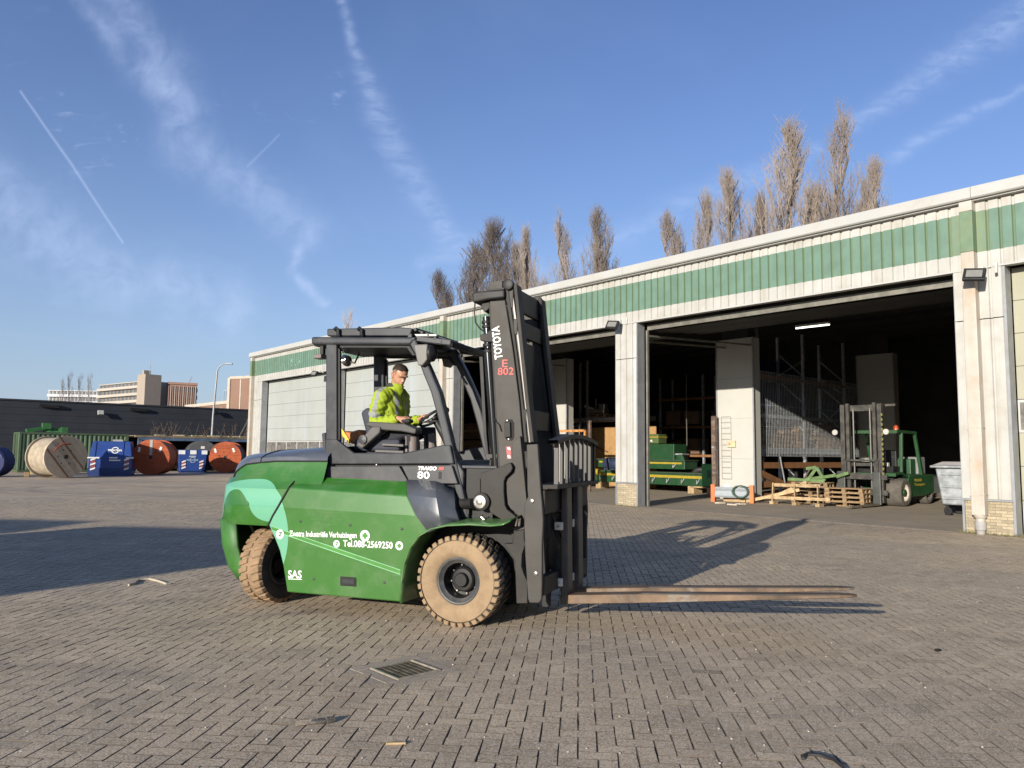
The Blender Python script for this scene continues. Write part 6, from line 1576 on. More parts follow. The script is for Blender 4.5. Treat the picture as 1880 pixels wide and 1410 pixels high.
    labs = ['pallet at the bottom of the stack beside the parked forklift', 'second pallet up in the stack beside the parked forklift', 'third pallet up in the stack beside the parked forklift', 'fourth pallet up in the stack beside the parked forklift', 'pallet on top of the stack, with green bracket pieces on it']
    p0 = pallet(labs[0], base, R(8)); 
    for i in range(1, 5): dup(p0, fw(base + Vector((rng.uniform(-.06, .06), rng.uniform(-.05, .05), .146 * i))), WYAW + R(8) + rng.uniform(-.07, .07), labs[i])
    for i in range(4): dup(p0, fw(base + Vector((-1.28, .1, .146 * i))), WYAW + R(8) + rng.uniform(-.06, .06), ('lowest', 'second', 'third', 'top')[i] + ' pallet in the stack touching the parked forklift forks')
    for i in range(4): dup(p0, fw(base + Vector((.55, -1.15, .146 * i))), WYAW + R(8) + rng.uniform(-.06, .06), ('lowest', 'second', 'third', 'top')[i] + ' pallet in the rear stack under the brown beams')
    t = thing('green_bracket', 'green welded bracket frame lying on the pallet stack', 'bracket', fw(base + Vector((.1, 0, .73))), WYAW + .2); mgm = pm('moss_green', (.09, .155, .05), .7, 0, .3, 6)
    for a, b in (((-.5, 0, .05), (-.25, 0, .5)), ((-.25, 0, .5), (.05, .1, .05)), ((-.5, 0, .04), (.7, .1, .08)), ((.1, 0, .08), (-.9, .1, .25)), ((-.9, .05, .2), (-1.3, .1, .34)), ((-.25, 0, .5), (.1, 0, .45))): MB().bar(a, b, .09, .10).build('arm', mgm, t)
    # broken pallet frame propped on the floor
    A, B = G_(1450, 927), G_(1540, 924); nw = wood('new_timber', (.40, .285, .155)); c_ = (A + B) / 2
    t = thing('broken_pallet', 'broken pale timber frame propped on the floor in front of the pallets', 'timber frame', fw((6.72, -5.2, 0)), WYAW)
    for x in (.80, 0, -.80):
        MB().box((x, .16, .06), (.14, .30, .10)).build('foot', nw, t); MB().bar((x, .22, .08), (x + .34, -.42, .64), .15, .04, up=(1, 0, 0)).build('slat', nw, t)
    MB().bar((1.05, .15, .22), (-1.15, .15, .25), .04, .10).build('rail', nw, t); MB().bar((1.15, -.40, .62), (-.55, -.40, .64), .05, .11).build('rail', nw, t)
    MB().bar((1.75, .30, .05), (.1, -.25, .50), .06, .10).build('loose_board', nw, t); MB().bar((.9, -.3, .3), (.1, -.7, .75), .06, .09).build('loose_board', nw, t)
    # parked forklift
    K2 = thing('forklift', 'older dark green forklift parked in the open bay facing out, mast up', 'forklift', fw((5.45, -7.2, 0)), WYAW + R(90))
    g2 = pm('old_green', (.014, .064, .021), .5, 0, .15, 2.5, dirt=(.06, .07, .04), da=.4, ds=4, coat=.1); ms = pm('mast_worn', (.048, .046, .042), .55, .2, .3, 4, .1, 30, (.13, .11, .085), .5, 4)
    Hm = fy(1600, 742, -7.2).z
    for y in (-.62, .62):
        MB().b2((.05, y - .07, .12), (.22, y + .07, Hm)).build('mast_channel', ms, K2, .01); MB().b2((.08, y * .72 - .05, .2), (.2, y * .72 + .05, Hm + .04)).build('inner_mast', ms, K2)
        MB().tube([(.12, y * .45, .5), (.12, y * .45, Hm - .15)], .035, 8).build('lift_cylinder', pm('cyl_dark', (.05, .045, .04), .4, .3), K2)
    MB().b2((.02, -.60, Hm - .22), (.06, .60, Hm - .02)).build('cross_member', ms, K2); MB().b2((.02, -.60, 1.30), (.06, .60, 1.45)).build('cross_member', ms, K2)
    MB().box((.1, .95, Hm - .06), (.1, .32, .07)).build('hose_bracket', ms, K2)
    for q in range(14): MB().box((.24, .72, .9 + q * .16), (.04, .05, .09)).build('chain_link', pm('chain_yellow', (.18, .17, .05), .5, .3), K2)
    for z in (.45, .95): MB().b2((.23, -.85, z - .08), (.30, .85, z + .08)).build('carriage_bar', ms, K2)
    MB().b2((.23, -.62, 1.0), (.27, .62, 1.06)).build('backrest_bar', ms, K2)
    for y in (-.44, .44): MB().b2((.24, y * 1.2 - .04, .95), (.28, y * 1.2 + .04, 1.52)).build('backrest_bar', ms, K2)
    MB().b2((.24, -.6, 1.46), (.28, .6, 1.52)).build('backrest_bar', ms, K2)
    for y in (-.62, .55):
        MB().b2((.31, y - .13, .06), (.40, y + .13, 1.12)).build('fork_shank', pm('shank_grey', (.062, .066, .062), .5, .2, .2, 4), K2, .02)
        MB().prism([Vector((.405, y - .09, .05)), Vector((.405, y - .09, .11)), Vector((2.3, y - .09, .075)), Vector((2.3, y - .09, .05))], (0, .18, 0)).build('fork_blade', pm('fork_dull', (.17, .15, .12), .5, .3, .3, 3), K2)
    for y in (-.85, .85): 
        MB().lathe([(.0, 0), (.09, 0), (.1, .03), (.06, .12), (0, .13)], 14, Matrix.Translation((.3, y, 2.42)) @ Matrix.Rotation(R(-90), 4, 'Y')).build('headlight', pm('lamp_white', (.42, .41, .38), .2), K2, smooth=40)
    tyr = pm('grey_tyre', (.085, .078, .068), .85, 0, .2, 4, .2, 50, (.17, .14, .11), .5, 5); rimw = pm('cream_rim', (.50, .46, .37), .5, 0, .1, 5)
    for x, rr, w, ys in ((-.55, .46, .60, (-.78, .78)), (-2.75, .36, .28, (-.8, .8))):
        for y in ys:
            Mx = Matrix.Translation((x, y, rr)) @ Matrix.Rotation(R(-90 if y > 0 else 90), 4, 'X')
            wnm = MB().lathe([(rr * .62, w / 2 - .08), (rr * .66, w / 2), (rr - .05, w / 2), (rr, w / 2 - .05), (rr, -w / 2 + .05), (rr - .05, -w / 2), (rr * .6, -w / 2)], 32, Mx, close=True).build('wheel', tyr, K2, smooth=40, fixn=True)
            MB().lathe([(rr * .64, w / 2 - .04), (rr * .58, w / 2 - .06), (rr * .52, w / 2 - .16), (0, w / 2 - .16)], 28, Mx, caps=False).build('rim', rimw if rr > .4 else tyr, wnm, smooth=40)
            MB().lathe([(rr * .24, w / 2 - .16), (rr * .22, w / 2 - .02), (0, w / 2)], 16, Mx, caps=False).build('hub', g2 if rr > .4 else tyr, wnm, smooth=40)
    b = MB(); b.prism([Vector((x, -.98, z)) for x, z in ((-.95, .30), (-.95, .75), (-1.1, 1.02), (-3.1, 1.02), (-3.1, .42), (-2.3, .30))], (0, 1.96, 0)); b.build('body', g2, K2, .03)
    MB().prism([Vector((x, -.98, z)) for x, z in ((-.05, .98), (-.1, 1.02), (-.55, 1.05), (-.98, .92), (-1.0, .98), (-.55, 1.12), (-.05, 1.08))], (0, 1.96, 0)).build('fender', g2, K2)
    MB().b2((-2.3, -.7, 1.02), (-1.9, .7, 1.55)).build('seat_box', g2, K2, .03); MB().b2((-3.0, -.75, 1.02), (-2.4, .75, 1.62)).build('counterweight', pm('grey_block', (.17, .175, .18), .6), K2, .04)
    MB().b2((-.9, -.8, .75), (-.3, .8, 1.30)).build('front_cowl', bk, K2); MB().b2((-.62, .2, 1.30), (-.5, .55, 1.42)).build('lamp_box', pm('lamp_white', (.42, .41, .38), .2), K2)
    for y in (-.82, .82):
        MB().bar((-.85, y, 1.0), (-.95, y, 2.42), .10, .10).build('guard_post', g2, K2, .01); MB().bar((-2.45, y, 1.02), (-2.0, y, 2.42), .10, .10).build('guard_post', g2, K2, .01); MB().bar((-.55, y, 2.46), (-2.1, y, 2.44), .09, .10).build('guard_rail', g2, K2, .01)
    MB().b2((-.62, -.86, 2.40), (-.52, .86, 2.50)).build('guard_rail', g2, K2)
    for i in range(6): MB().b2((-2.0 + i * .25, -.78, 2.43), (-1.96 + i * .25, .78, 2.47)).build('guard_bar', g2, K2)
    MB().lathe([(.09, 0), (.09, .12), (.05, .2), (0, .2)], 12, Matrix.Translation((-1.2, .55, 2.48))).build('beacon', pm('amber_red', (.35, .06, .02), .3), K2, smooth=40)
    MB().b2((-1.75, -.28, 1.05), (-1.35, .28, 1.18)).build('seat', bk, K2, .03); MB().b2((-1.9, -.28, 1.2), (-1.78, .28, 1.85)).build('seat_back', bk, K2, .03)
    MB().tube([(-1.0, .1, 1.75), (-.8, .1, 1.1)], .035, 6).build('steering_column', bk, K2)
    lt = pm('yellow_print', (.30, .23, .03), .6)
    text('VERHUUR', .12, lt, frameM((-1.45, .984, .80), (-1, 0, 0), (0, 0, 1)), 'lettering', K2, bold=.004, fit=.62); text('Transport', .12, lt, frameM((-1.45, .984, .66), (-1, 0, 0), (0, 0, 1)), 'lettering', K2, bold=.004, fit=.85)
    # waste container
    g = G_(1765, 948); galv = pm('mottled_zinc', (.33, .35, .36), .5, .45, .25, 5, .1, 30, (.17, .18, .18), .6, 6)
    t = thing('waste_container', 'galvanised wheeled waste container half hidden by the right hand pier', 'waste container', fw((1.55, -5.4, 0)), WYAW)
    hB = 1.42
    b = MB(); b.prism([Vector((x, -.55, z)) for x, z in ((-.82, hB - .1), (-.66, .30), (.66, .30), (.82, hB - .1))], (0, 1.1, 0)); b.build('tub', galv, t, .04)
    MB().b2((-.92, -.66, hB - .10), (.92, .66, hB - .03)).build('rim', galv, t, .02)
    MB().prism([Vector((x, -.6, z)) for x, z in ((-.9, hB - .03), (-.6, hB + .08), (.6, hB + .08), (.9, hB - .03))], (0, 1.2, 0)).build('lid', pm('lid_grey', (.20, .19, .19), .6), t, .02)
    for z in (hB - .3, hB - .65, .45): MB().b2((-.66, .551, z), (.66, .585, z + .07)).build('swage', galv, t, .015)
    for x in (-.56, .56):
        for y in (-.4, .4):
            MB().bar((x, y, .30), (x, y, .14), .10, .06).build('caster_fork', bk, t); MB().lathe([(.05, -.03), (.11, -.028), (.12, 0), (.11, .028), (.05, .03)], 16, Matrix.Translation((x, y + .02, .12)) @ Matrix.Rotation(R(90), 4, 'X')).build('caster_wheel', bk, t, smooth=40)
    t = thing('blue_canister', 'blue canister on the floor behind the waste container', 'canister', fw((3.05, -7.9, 0)), WYAW); MB().box((0, 0, .45), (.4, .35, .7)).build('canister_body', pm('blue_plastic', (.012, .018, .085), .45), t, .05); MB().lathe([(.05, .8), (.05, .88), (0, .88)], 12).build('cap', bk, t)
    # low green machine trailers on the left of the pier
    def bed(name, label, p, L, z0, hgt, hooks):
        t = thing(name, label, 'machine bed', fw(p), WYAW, 'green machine beds')
        MB().b2((-L / 2, -.9, z0), (L / 2, 0, z0 + hgt)).build('frame', gr, t, .02); MB().b2((-L / 2 + .15, .002, z0 + hgt * .62), (L / 2 - .1, .012, z0 + hgt * .84)).build('yellow_stripe', yl, t)
        MB().b2((-L / 2 - .05, -.95, z0 + hgt), (L / 2 + .05, .04, z0 + hgt + .05)).build('top_plate', pm('machine_dark', (.03, .05, .03), .5), t)
        for i in range(hooks):
            x = -L / 2 + .5 + i * (L - 1.0) / max(1, hooks - 1)
            MB().tube([(x - .05, .03, z0 + hgt * .6), (x, .09, z0 + hgt * .3), (x + .06, .07, z0 + hgt * .15), (x + .08, .03, z0 + hgt * .5)], .022, 6).build('hook', st, t)
        return t
    y = -8.2
    A, B = fy(1090, 880, y), fy(1302, 880, y)
    zb_, zt_ = fy(1200, 889, y).z, fy(1200, 868, y).z
    cx_ = (A.x + B.x) / 2; L = A.x - B.x
    bed('machine_bed', 'long dark green machine bed with a yellow stripe resting on timber blocks', (cx_, y, 0), L, zb_, zt_ - zb_, 8)
    C2 = fy(1180, 850, y - .15), fy(1245, 850, y - .15); z2, z3 = fy(1215, 861, y - .15).z, fy(1215, 846, y - .15).z
    bed('machine_bed', 'second green machine bed with yellow stripes stacked above the long one', (C2[1].x + 2.2, y - .2, 0), 5.0, max(z2, zt_ + .06), z3 - z2, 3)
    z4, z5 = fy(1215, 839, y - .2).z, fy(1215, 815, y - .2).z; xr = fy(1236, 830, y - .2).x
    t = thing('machine_box', 'plain green machine housing on top of the stacked beds', 'machine housing', fw((xr + 1.6, y - .25, z4)), WYAW); MB().b2((-1.6, -.9, -.3), (1.6, 0, z5 - z4)).build('housing', gr, t, .02); MB().b2((-1.7, -.92, -.34), (1.62, .03, -.302)).build('base_plate', pm('machine_dark', (.03, .05, .03), .5), t)
    MB().b2((-1.95, -.6, .1), (-1.6, -.1, .16)).build('arm', st, t); MB().lathe([(.1, 0), (.22, .02), (.22, .1), (.1, .12)], 18, Matrix.Translation((-1.9, -.1, -.1)) @ Matrix.Rotation(R(-90), 4, 'X')).build('pulley', gr, t, smooth=40)
    z6 = fy(1200, 796, y - .3).z; x6 = fy(1207, 805, y - .3).x
    t = thing('gearbox', 'small olive green gearbox with pale fittings at the very top of the green machine', 'gearbox', fw((x6 + .9, y - .35, z5)), WYAW); og = pm('olive_green', (.06, .095, .03), .55)
    MB().b2((-.9, -.6, .02), (.9, 0, (z6 - z5) * .95)).build('casing', og, t, .02); MB().b2((-.92, -.62, .28), (.92, .02, .33)).build('rib', yl, t)
    for x in (-.6, -.35, -.1): MB().lathe([(.05, 0), (.05, .1), (0, .12)], 10, Matrix.Translation((x, .03, .1)) @ Matrix.Rotation(R(-60), 4, 'X')).build('fitting', pm('cream_plate', (.62, .59, .5), .5), t)
    for px, py, lab in ((1098, 897, 'timber block under the left end of the long green machine bed'), (1268, 893, 'timber block under the right end of the long green machine bed'), (1303, 893, 'short timber block by the rusty post under the machine bed')):
        P = fy(px, py, y + .05); o = MB().box((0, 0, zb_ / 2), (.30, .6, zb_ - .01)).build('timber_block', nw, None, .01); put(o, (P.x, y - .25, 0)); tag(o, lab, 'block', 'blocks under the machine bed')
    o = MB().box((0, 0, zb_ - .03), (1.0, .5, .05)).build('timber_plank', nw, None); put(o, (fy(1285, 893, y).x, y - .2, 0)); tag(o, 'short timber plank lying across the blocks under the machine bed', 'plank')
    P = fy(1283, 868, y - .4)
    t = thing('spare_tyre', 'black tyre leaning by the right end of the green machine bed', 'tyre', fw((P.x, y - .55, .25)), WYAW + R(25)); MB().lathe([(.22, -.1), (.36, -.12), (.42, -.08), (.44, 0), (.42, .08), (.36, .12), (.22, .1)], 24, Matrix.Translation((0, 0, .44)) @ Matrix.Rotation(R(75), 4, 'X'), close=True).build('rubber', bk, t, smooth=50)
    P = fy(1303, 872, y + .3); t = thing('green_cabinet', 'small bright green cabinet behind the rusty post', 'cabinet', fw((P.x, y + .2, 0)), WYAW); MB().b2((-.2, -.3, .35), (.32, .2, 1.25)).build('case', pm('bright_green', (.045, .22, .05), .55), t, .02); MB().b2((-.12, .201, .7), (.05, .21, 1.0)).build('door', gr, t)
    P = fy(1264, 840, y - 1.5)
    t = thing('hanging_strap', 'pale rope end hanging down above the green machine', 'rope', fw((P.x, y - 1.4, 0)), WYAW); MB().tube([(0, 0, 5.2), (.01, 0, 3.2), (0, 0, P.z + .1)], .02, 6).build('rope', pm('rope_dark', (.10, .09, .08), .9), t); MB().lathe([(.05, 0), (.09, .15), (.04, .42), (0, .44)], 10, Matrix.Translation((0, 0, P.z - .25))).build('rope_end', pm('rope_pink', (.42, .24, .16), .8), t, smooth=40)
    # motor, roller, board and rack behind the big mast
    y2 = -7.6
    P0, P1 = fy(1104, 862, y2), fy(1128, 840, y2)
    t = thing('electric_motor', 'dark blue finned electric motor on the left end of the machine bed', 'motor', fw(((P0.x + P1.x) / 2 - .25, y2, P0.z)), WYAW); nb_ = pm('motor_blue', (.028, .038, .075), .45, .1, .1, 4); hh = P1.z - P0.z
    MB().lathe([(.0, -.42), (hh * .45, -.42), (hh * .48, -.36), (hh * .48, .3), (hh * .40, .38), (.05, .4), (.05, .55), (0, .55)], 20, Matrix.Translation((0, 0, hh / 2)) @ Matrix.Rotation(R(90), 4, 'Y')).build('casing', nb_, t, smooth=35)
    for i in range(7): MB().lathe([(hh * .47, 0), (hh * .51, .005), (hh * .51, .02), (hh * .47, .025)], 20, Matrix.Translation((-.3 + i * .08, 0, hh / 2)) @ Matrix.Rotation(R(90), 4, 'Y')).build('fin', nb_, t)
    MB().box((0, .25, hh * .75), (.25, .14, .2)).build('terminal_box', nb_, t, .02); MB().box((0, 0, .03), (.6, .4, .06)).build('foot', nb_, t)
    P = fy(1095, 866, y2 + .1); t = thing('yellow_roller', 'yellow end roller on the left tip of the green machine bed', 'roller', fw(P), WYAW); MB().lathe([(.0, -.16), (.12, -.16), (.14, -.1), (.14, .1), (.12, .16), (0, .16)], 16, Matrix.Rotation(R(90), 4, 'Y')).build('drum', yl, t, smooth=40); MB().b2((-.1, -.1, -.5), (.1, .08, -.12)).build('bracket', gr, t)
    yp = -10.6
    A, B = fy(1078, 880, yp), fy(1160, 880, yp); zt = fy(1100, 785, yp).z
    t = thing('plywood_board', 'brown plywood partition behind the green machine with a dark diagonal strip', 'board', fw((0, yp, 0)), WYAW); MB().b2((B.x - 1.5, -.05, .02), (A.x + 1.2, 0, zt)).build('sheet', pm('plywood', (.33, .19, .075), .8, 0, .15, 2.5, .05, 20, streak=((.24, .13, .05), 3, .5)), t)
    D0, D1 = fy(1086, 817, yp + .03), fy(1116, 830, yp + .03); MB().bar((D0.x, .02, D0.z), (D1.x, .02, D1.z), .03, .07).build('strip', pm('strip_brown', (.12, .06, .03), .8), t)
    yk = -9.9
    t = thing('shelf_rack', 'steel shelf with a pallet of machinery on it above the plywood board', 'rack', fw((0, yk, 0)), WYAW); A, B = fy(1042, 768, yk), fy(1150, 776, yk); zs = A.z
    MB().b2((B.x - 1, -1.0, zs - .22), (A.x, .0, zs)).build('shelf_beam', ru, t); MB().b2((B.x - 1, .001, zs - .18), (A.x, .03, zs - .04)).build('beam_face', st, t)
    for px in (1055, 1078, 1170): x = fy(px, 800, yk).x; MB().box((x, -.4 if px == 1055 else .0, 3.2), (.10, .10, 6.3)).build('upright', st, t)
    for i in range(7): x = fy(1040 + i * 6.5, 790, yk + .2).x; MB().tube([(x, .2, fy(1050, 830, yk).z), (x, .2, zs)], .008, 4).build('wire', st, t)
    for i in range(3): z = zs - .1 - i * .35; MB().tube([(fy(1036, 790, yk).x, .21, z), (fy(1080, 790, yk).x, .21, z)], .008, 4).build('wire', st, t)
    P = fy(1095, 768, yk); dup(p0, fw((P.x, yk - .4, zs + .01)), WYAW, 'pallet up on the steel shelf above the plywood board')
    t = thing('machine_part', 'grey metal machine part lying on the high pallet', 'machine part', fw((P.x + .2, yk - .4, zs + .16)), WYAW); 
    for c_, d_ in (((0, 0, .15), (.9, .5, .25)), ((-.3, 0, .38), (.35, .4, .3)), ((.45, .1, .1), (.5, .2, .15))): MB().box(c_, d_, .2).build('casting', pm('dull_bolt', (.3, .28, .25), .35, .8), t, .04)
    MB().bar((.2, 0, .2), (.8, .2, .45), .12, .12).build('arm', pm('cream_plate', (.62, .59, .5), .5), t); MB().tube([(.1, .1, .2), (.12, .1, .8)], .03, 6).build('spindle', st, t)
    P = fy(1083, 860, -5.6); zt = fy(1083, 772, -5.6).z
    t = thing('steel_post', 'slim rusty steel post right beside the forklift carriage', 'post', fw((P.x, -5.6, 0)), WYAW); MB().box((0, 0, zt / 2), (.10, .10, zt)).build('shaft', ru, t, .008); MB().box((0, 0, .01), (.2, .2, .02)).build('base_plate', ru, t)
    ow = wood('orange_timber_frame', (.52, .235, .075)); yo = -6.1
    t = thing('wooden_trestle', 'orange brown wooden trestle frame behind the forklift backrest', 'trestle', fw((0, yo, 0)), WYAW); A, B = fy(1000, 792, yo), fy(1074, 792, yo)
    MB().b2((B.x, -.05, A.z - .05), (A.x, .05, A.z + .05)).build('top_rail', ow, t); MB().box((B.x, 0, A.z / 2), (.08, .08, A.z)).build('leg', ow, t); MB().box((A.x, 0, A.z / 2), (.08, .08, A.z)).build('leg', ow, t)
    c_ = fy(1024, 792, yo).x
    for q in (-.28, 0, .28): MB().bar((c_, 0, A.z - .05), (c_ + q, 0, A.z - .75), .06, .05).build('strut', ow, t)
    # crates seen between the cab and the mast, bay three
    yc_ = -6.5
    for i, (px, py0, py1, lab) in enumerate(((868, 806, 776, 'brown cardboard crate in the bay behind the cab, upper'), (868, 836, 808, 'brown cardboard crate in the bay behind the cab, lower'))):
        A, B = fy(848, py0, yc_), fy(890, py1, yc_); t = thing('crate', lab, 'crate', fw(((A.x + B.x) / 2, yc_, A.z)), WYAW, 'brown crates behind the cab'); w = A.x - B.x
        MB().b2((-w / 2, -.8, 0), (w / 2, 0, B.z - A.z)).build('carton', pm('cardboard_dark', (.22, .125, .06), .85, 0, .15, 4), t); MB().b2((-w / 2, .001, (B.z - A.z) * .45), (w / 2, .006, (B.z - A.z) * .55)).build('tape', pm('tape_tan', (.30, .2, .1), .5), t)
    A = fy(868, 838, yc_); t = thing('timber_stand', 'timber stand carrying the brown crates behind the cab', 'stand', fw((A.x, yc_ - .4, 0)), WYAW); MB().b2((-.9, -.45, A.z - .12), (.9, .45, A.z)).build('deck', PAL, t)
    for x in (-.8, .8):
        for y_ in (-.35, .35): MB().box((x, y_, (A.z - .12) / 2), (.12, .12, A.z - .12)).build('leg', PAL, t)
    # lit fluorescent tube
    yL = -7.5; A, B = fy(1461, 603, yL), fy(1523, 596, yL)
    t = thing('tube_light', 'lit fluorescent tube under the roof of the open bay', 'tube light', fw((0, yL, 0)), WYAW); MB().bar((A.x, 0, A.z + .07), (B.x, 0, B.z + .07), .12, .07).build('fitting', pm('grey_box', (.5, .5, .48), .6), t)
    MB().tube([(A.x, 0, A.z), (B.x, 0, B.z)], .025, 8).build('tube', pm('lit_tube', (.8, .8, .75), .4, emit=((1, .97, .82), 2.2)), t)
    for x in (A.x - .1, B.x + .1): MB().tube([(x, 0, A.z + .1), (x, 0, 6.98)], .01, 5).build('hanger', bk, t)
    # far racking in the gloom
    for x0, lab in ((17.5, 'dim steel racking at the back of the bay left of the pier'), (1.2, 'dim steel racking at the back right of the large bay')):
        t = thing('pallet_rack', lab, 'rack', fw((x0, -15.2, 0)), WYAW, 'racks deep in the hall')
        for x in (-2.8, 0, 2.8):
            for y_ in (0, -1.1): MB().box((x, y_, 2.9), (.11, .09, 5.8)).build('upright', st, t)
        for z in (1.5, 3.0, 4.5): MB().b2((-2.8, -.03, z), (2.8, .05, z + .12)).build('beam', rb, t); MB().b2((-2.8, -1.1, z + .02), (2.8, -.05, z + .06)).build('deck', pm('dark_lining', (.022, .021, .02), .85), t)
        for x in (-2, -.9, .8, 2):
            for z in (.0, 1.62, 3.12): MB().box((x, -.5, z + .45), (.9, .9, rng.uniform(.5, .9)), rng.uniform(-.1, .1)).build('load', pm('dim_load', (.12, .075, .05), .9, rnd=.6), t)
inside()

# ------------------------------------------------------------------ small litter on the paving
def debris():
    def strip(name, label, cat, pts, m, r, h=.01):
        P = [gz(x, y, h) for x, y in pts]; t = thing(name, label, cat, (P[0].x, P[0].y, 0)); o = MB().tube([p - Vector((P[0].x, P[0].y, 0)) for p in P], r, 6).build('cord', m, t, smooth=50); return t
    strip('strap_end', 'pale twisted strap lying on the paving left of the rear wheel', 'strap', [(236, 1074), (247, 1071), (253, 1065), (275, 1063), (292, 1067), (306, 1072), (313, 1071)], pm('pale_strap', (.42, .37, .29), .8), .013)
    strip('rubber_hose', 'thin black rubber hose end on the paving at the lower right edge', 'hose', [(1474, 1393), (1473, 1388), (1482, 1384), (1505, 1386), (1530, 1394), (1548, 1408), (1556, 1420)], pm('hose_black', (.02, .02, .022), .5), .010, .012)
    g = gz(586, 1327); t = thing('glove', 'crumpled dark work glove on the paving below the drain', 'glove', (g.x, g.y, 0), R(12)); t.scale = (.8, .75, .6); m = pm('glove_grey', (.10, .09, .08), .9, 0, .4, 40, .4, 120)
    m2 = pm('glove_cuff', (.19, .165, .13), .9, 0, .4, 40)
    b = MB(); b.loft([ellring(Vector((x, .01 * math.sin(x * 30), .018)), Vector((0, 1, 0)), Vector((0, 0, 1)), w, w, h, 10) for x, w, h in ((-.06, .02, .010), (-.03, .045, .016), (.02, .05, .018), (.06, .04, .014))], capa=True, capb=True, closed=True); b.build('palm', m, t, smooth=60)
    for i in range(4): MB().tube([(-.05, -.03 + i * .02, .015), (-.12, -.045 + i * .026, .014), (-.17, -.05 + i * .03, .008)], [.011, .010, .007], 6).build('finger', m2, t, smooth=60)
    MB().tube([(.05, 0, .016), (.11, .02, .016)], [.04, .03], 8).build('cuff', m, t, smooth=60)
    g = gz(727, 1367); o = MB().box((0, 0, .008), (.11, .022, .012), .1).build('wood_chip', wood('new_timber', (.5, .345, .175)), None, .003); o.location = (g.x, g.y, 0); tag(o, 'small pale splinter of wood on the paving near the bottom edge', 'wood chip')
    g = gz(1722, 1196); o = MB().box((0, 0, .012), (.05, .03, .02), .4).build('pebble', black(), None, .006); o.location = (g.x, g.y, 0); tag(o, 'small black lump on the paving at the right', 'lump')
    r = random.Random(9); st_ = MB()
    for i in range(500):
        y = r.uniform(3.8, 14); x = r.uniform(-.68, .68) * y; s = r.uniform(.003, .008); st_.box((x, y, s * .3), (s * 1.4, s, s * .8), r.uniform(0, 3))
    o = st_.build('grit', pm('pale_grit', (.45, .40, .33), .9, 0, .3, 50)); o['kind'] = 'stuff'
    # dry weeds along the foot of the wall
    wd = MB()
    for i in range(420):
        s = r.uniform(-1.3, .1) if i % 3 else r.uniform(9.0, 10.2); p = Vector((s, .05 + abs(r.gauss(0, .06)), 0)); a = r.uniform(0, 6.28); l = r.uniform(.02, .09)
        wd.add([p, p + Vector((.012 * math.cos(a), .012 * math.sin(a), 0)), p + Vector((.04 * math.cos(a + 1), .05 * math.sin(a + 1), l))], [(0, 1, 2)])
    o = wd.build('wall_weeds', pm('dry_weed', (.16, .15, .05), .9, 0, .3, 9)); o['kind'] = 'stuff'; o.location = F0; o.rotation_euler = (0, 0, WYAW)
debris()
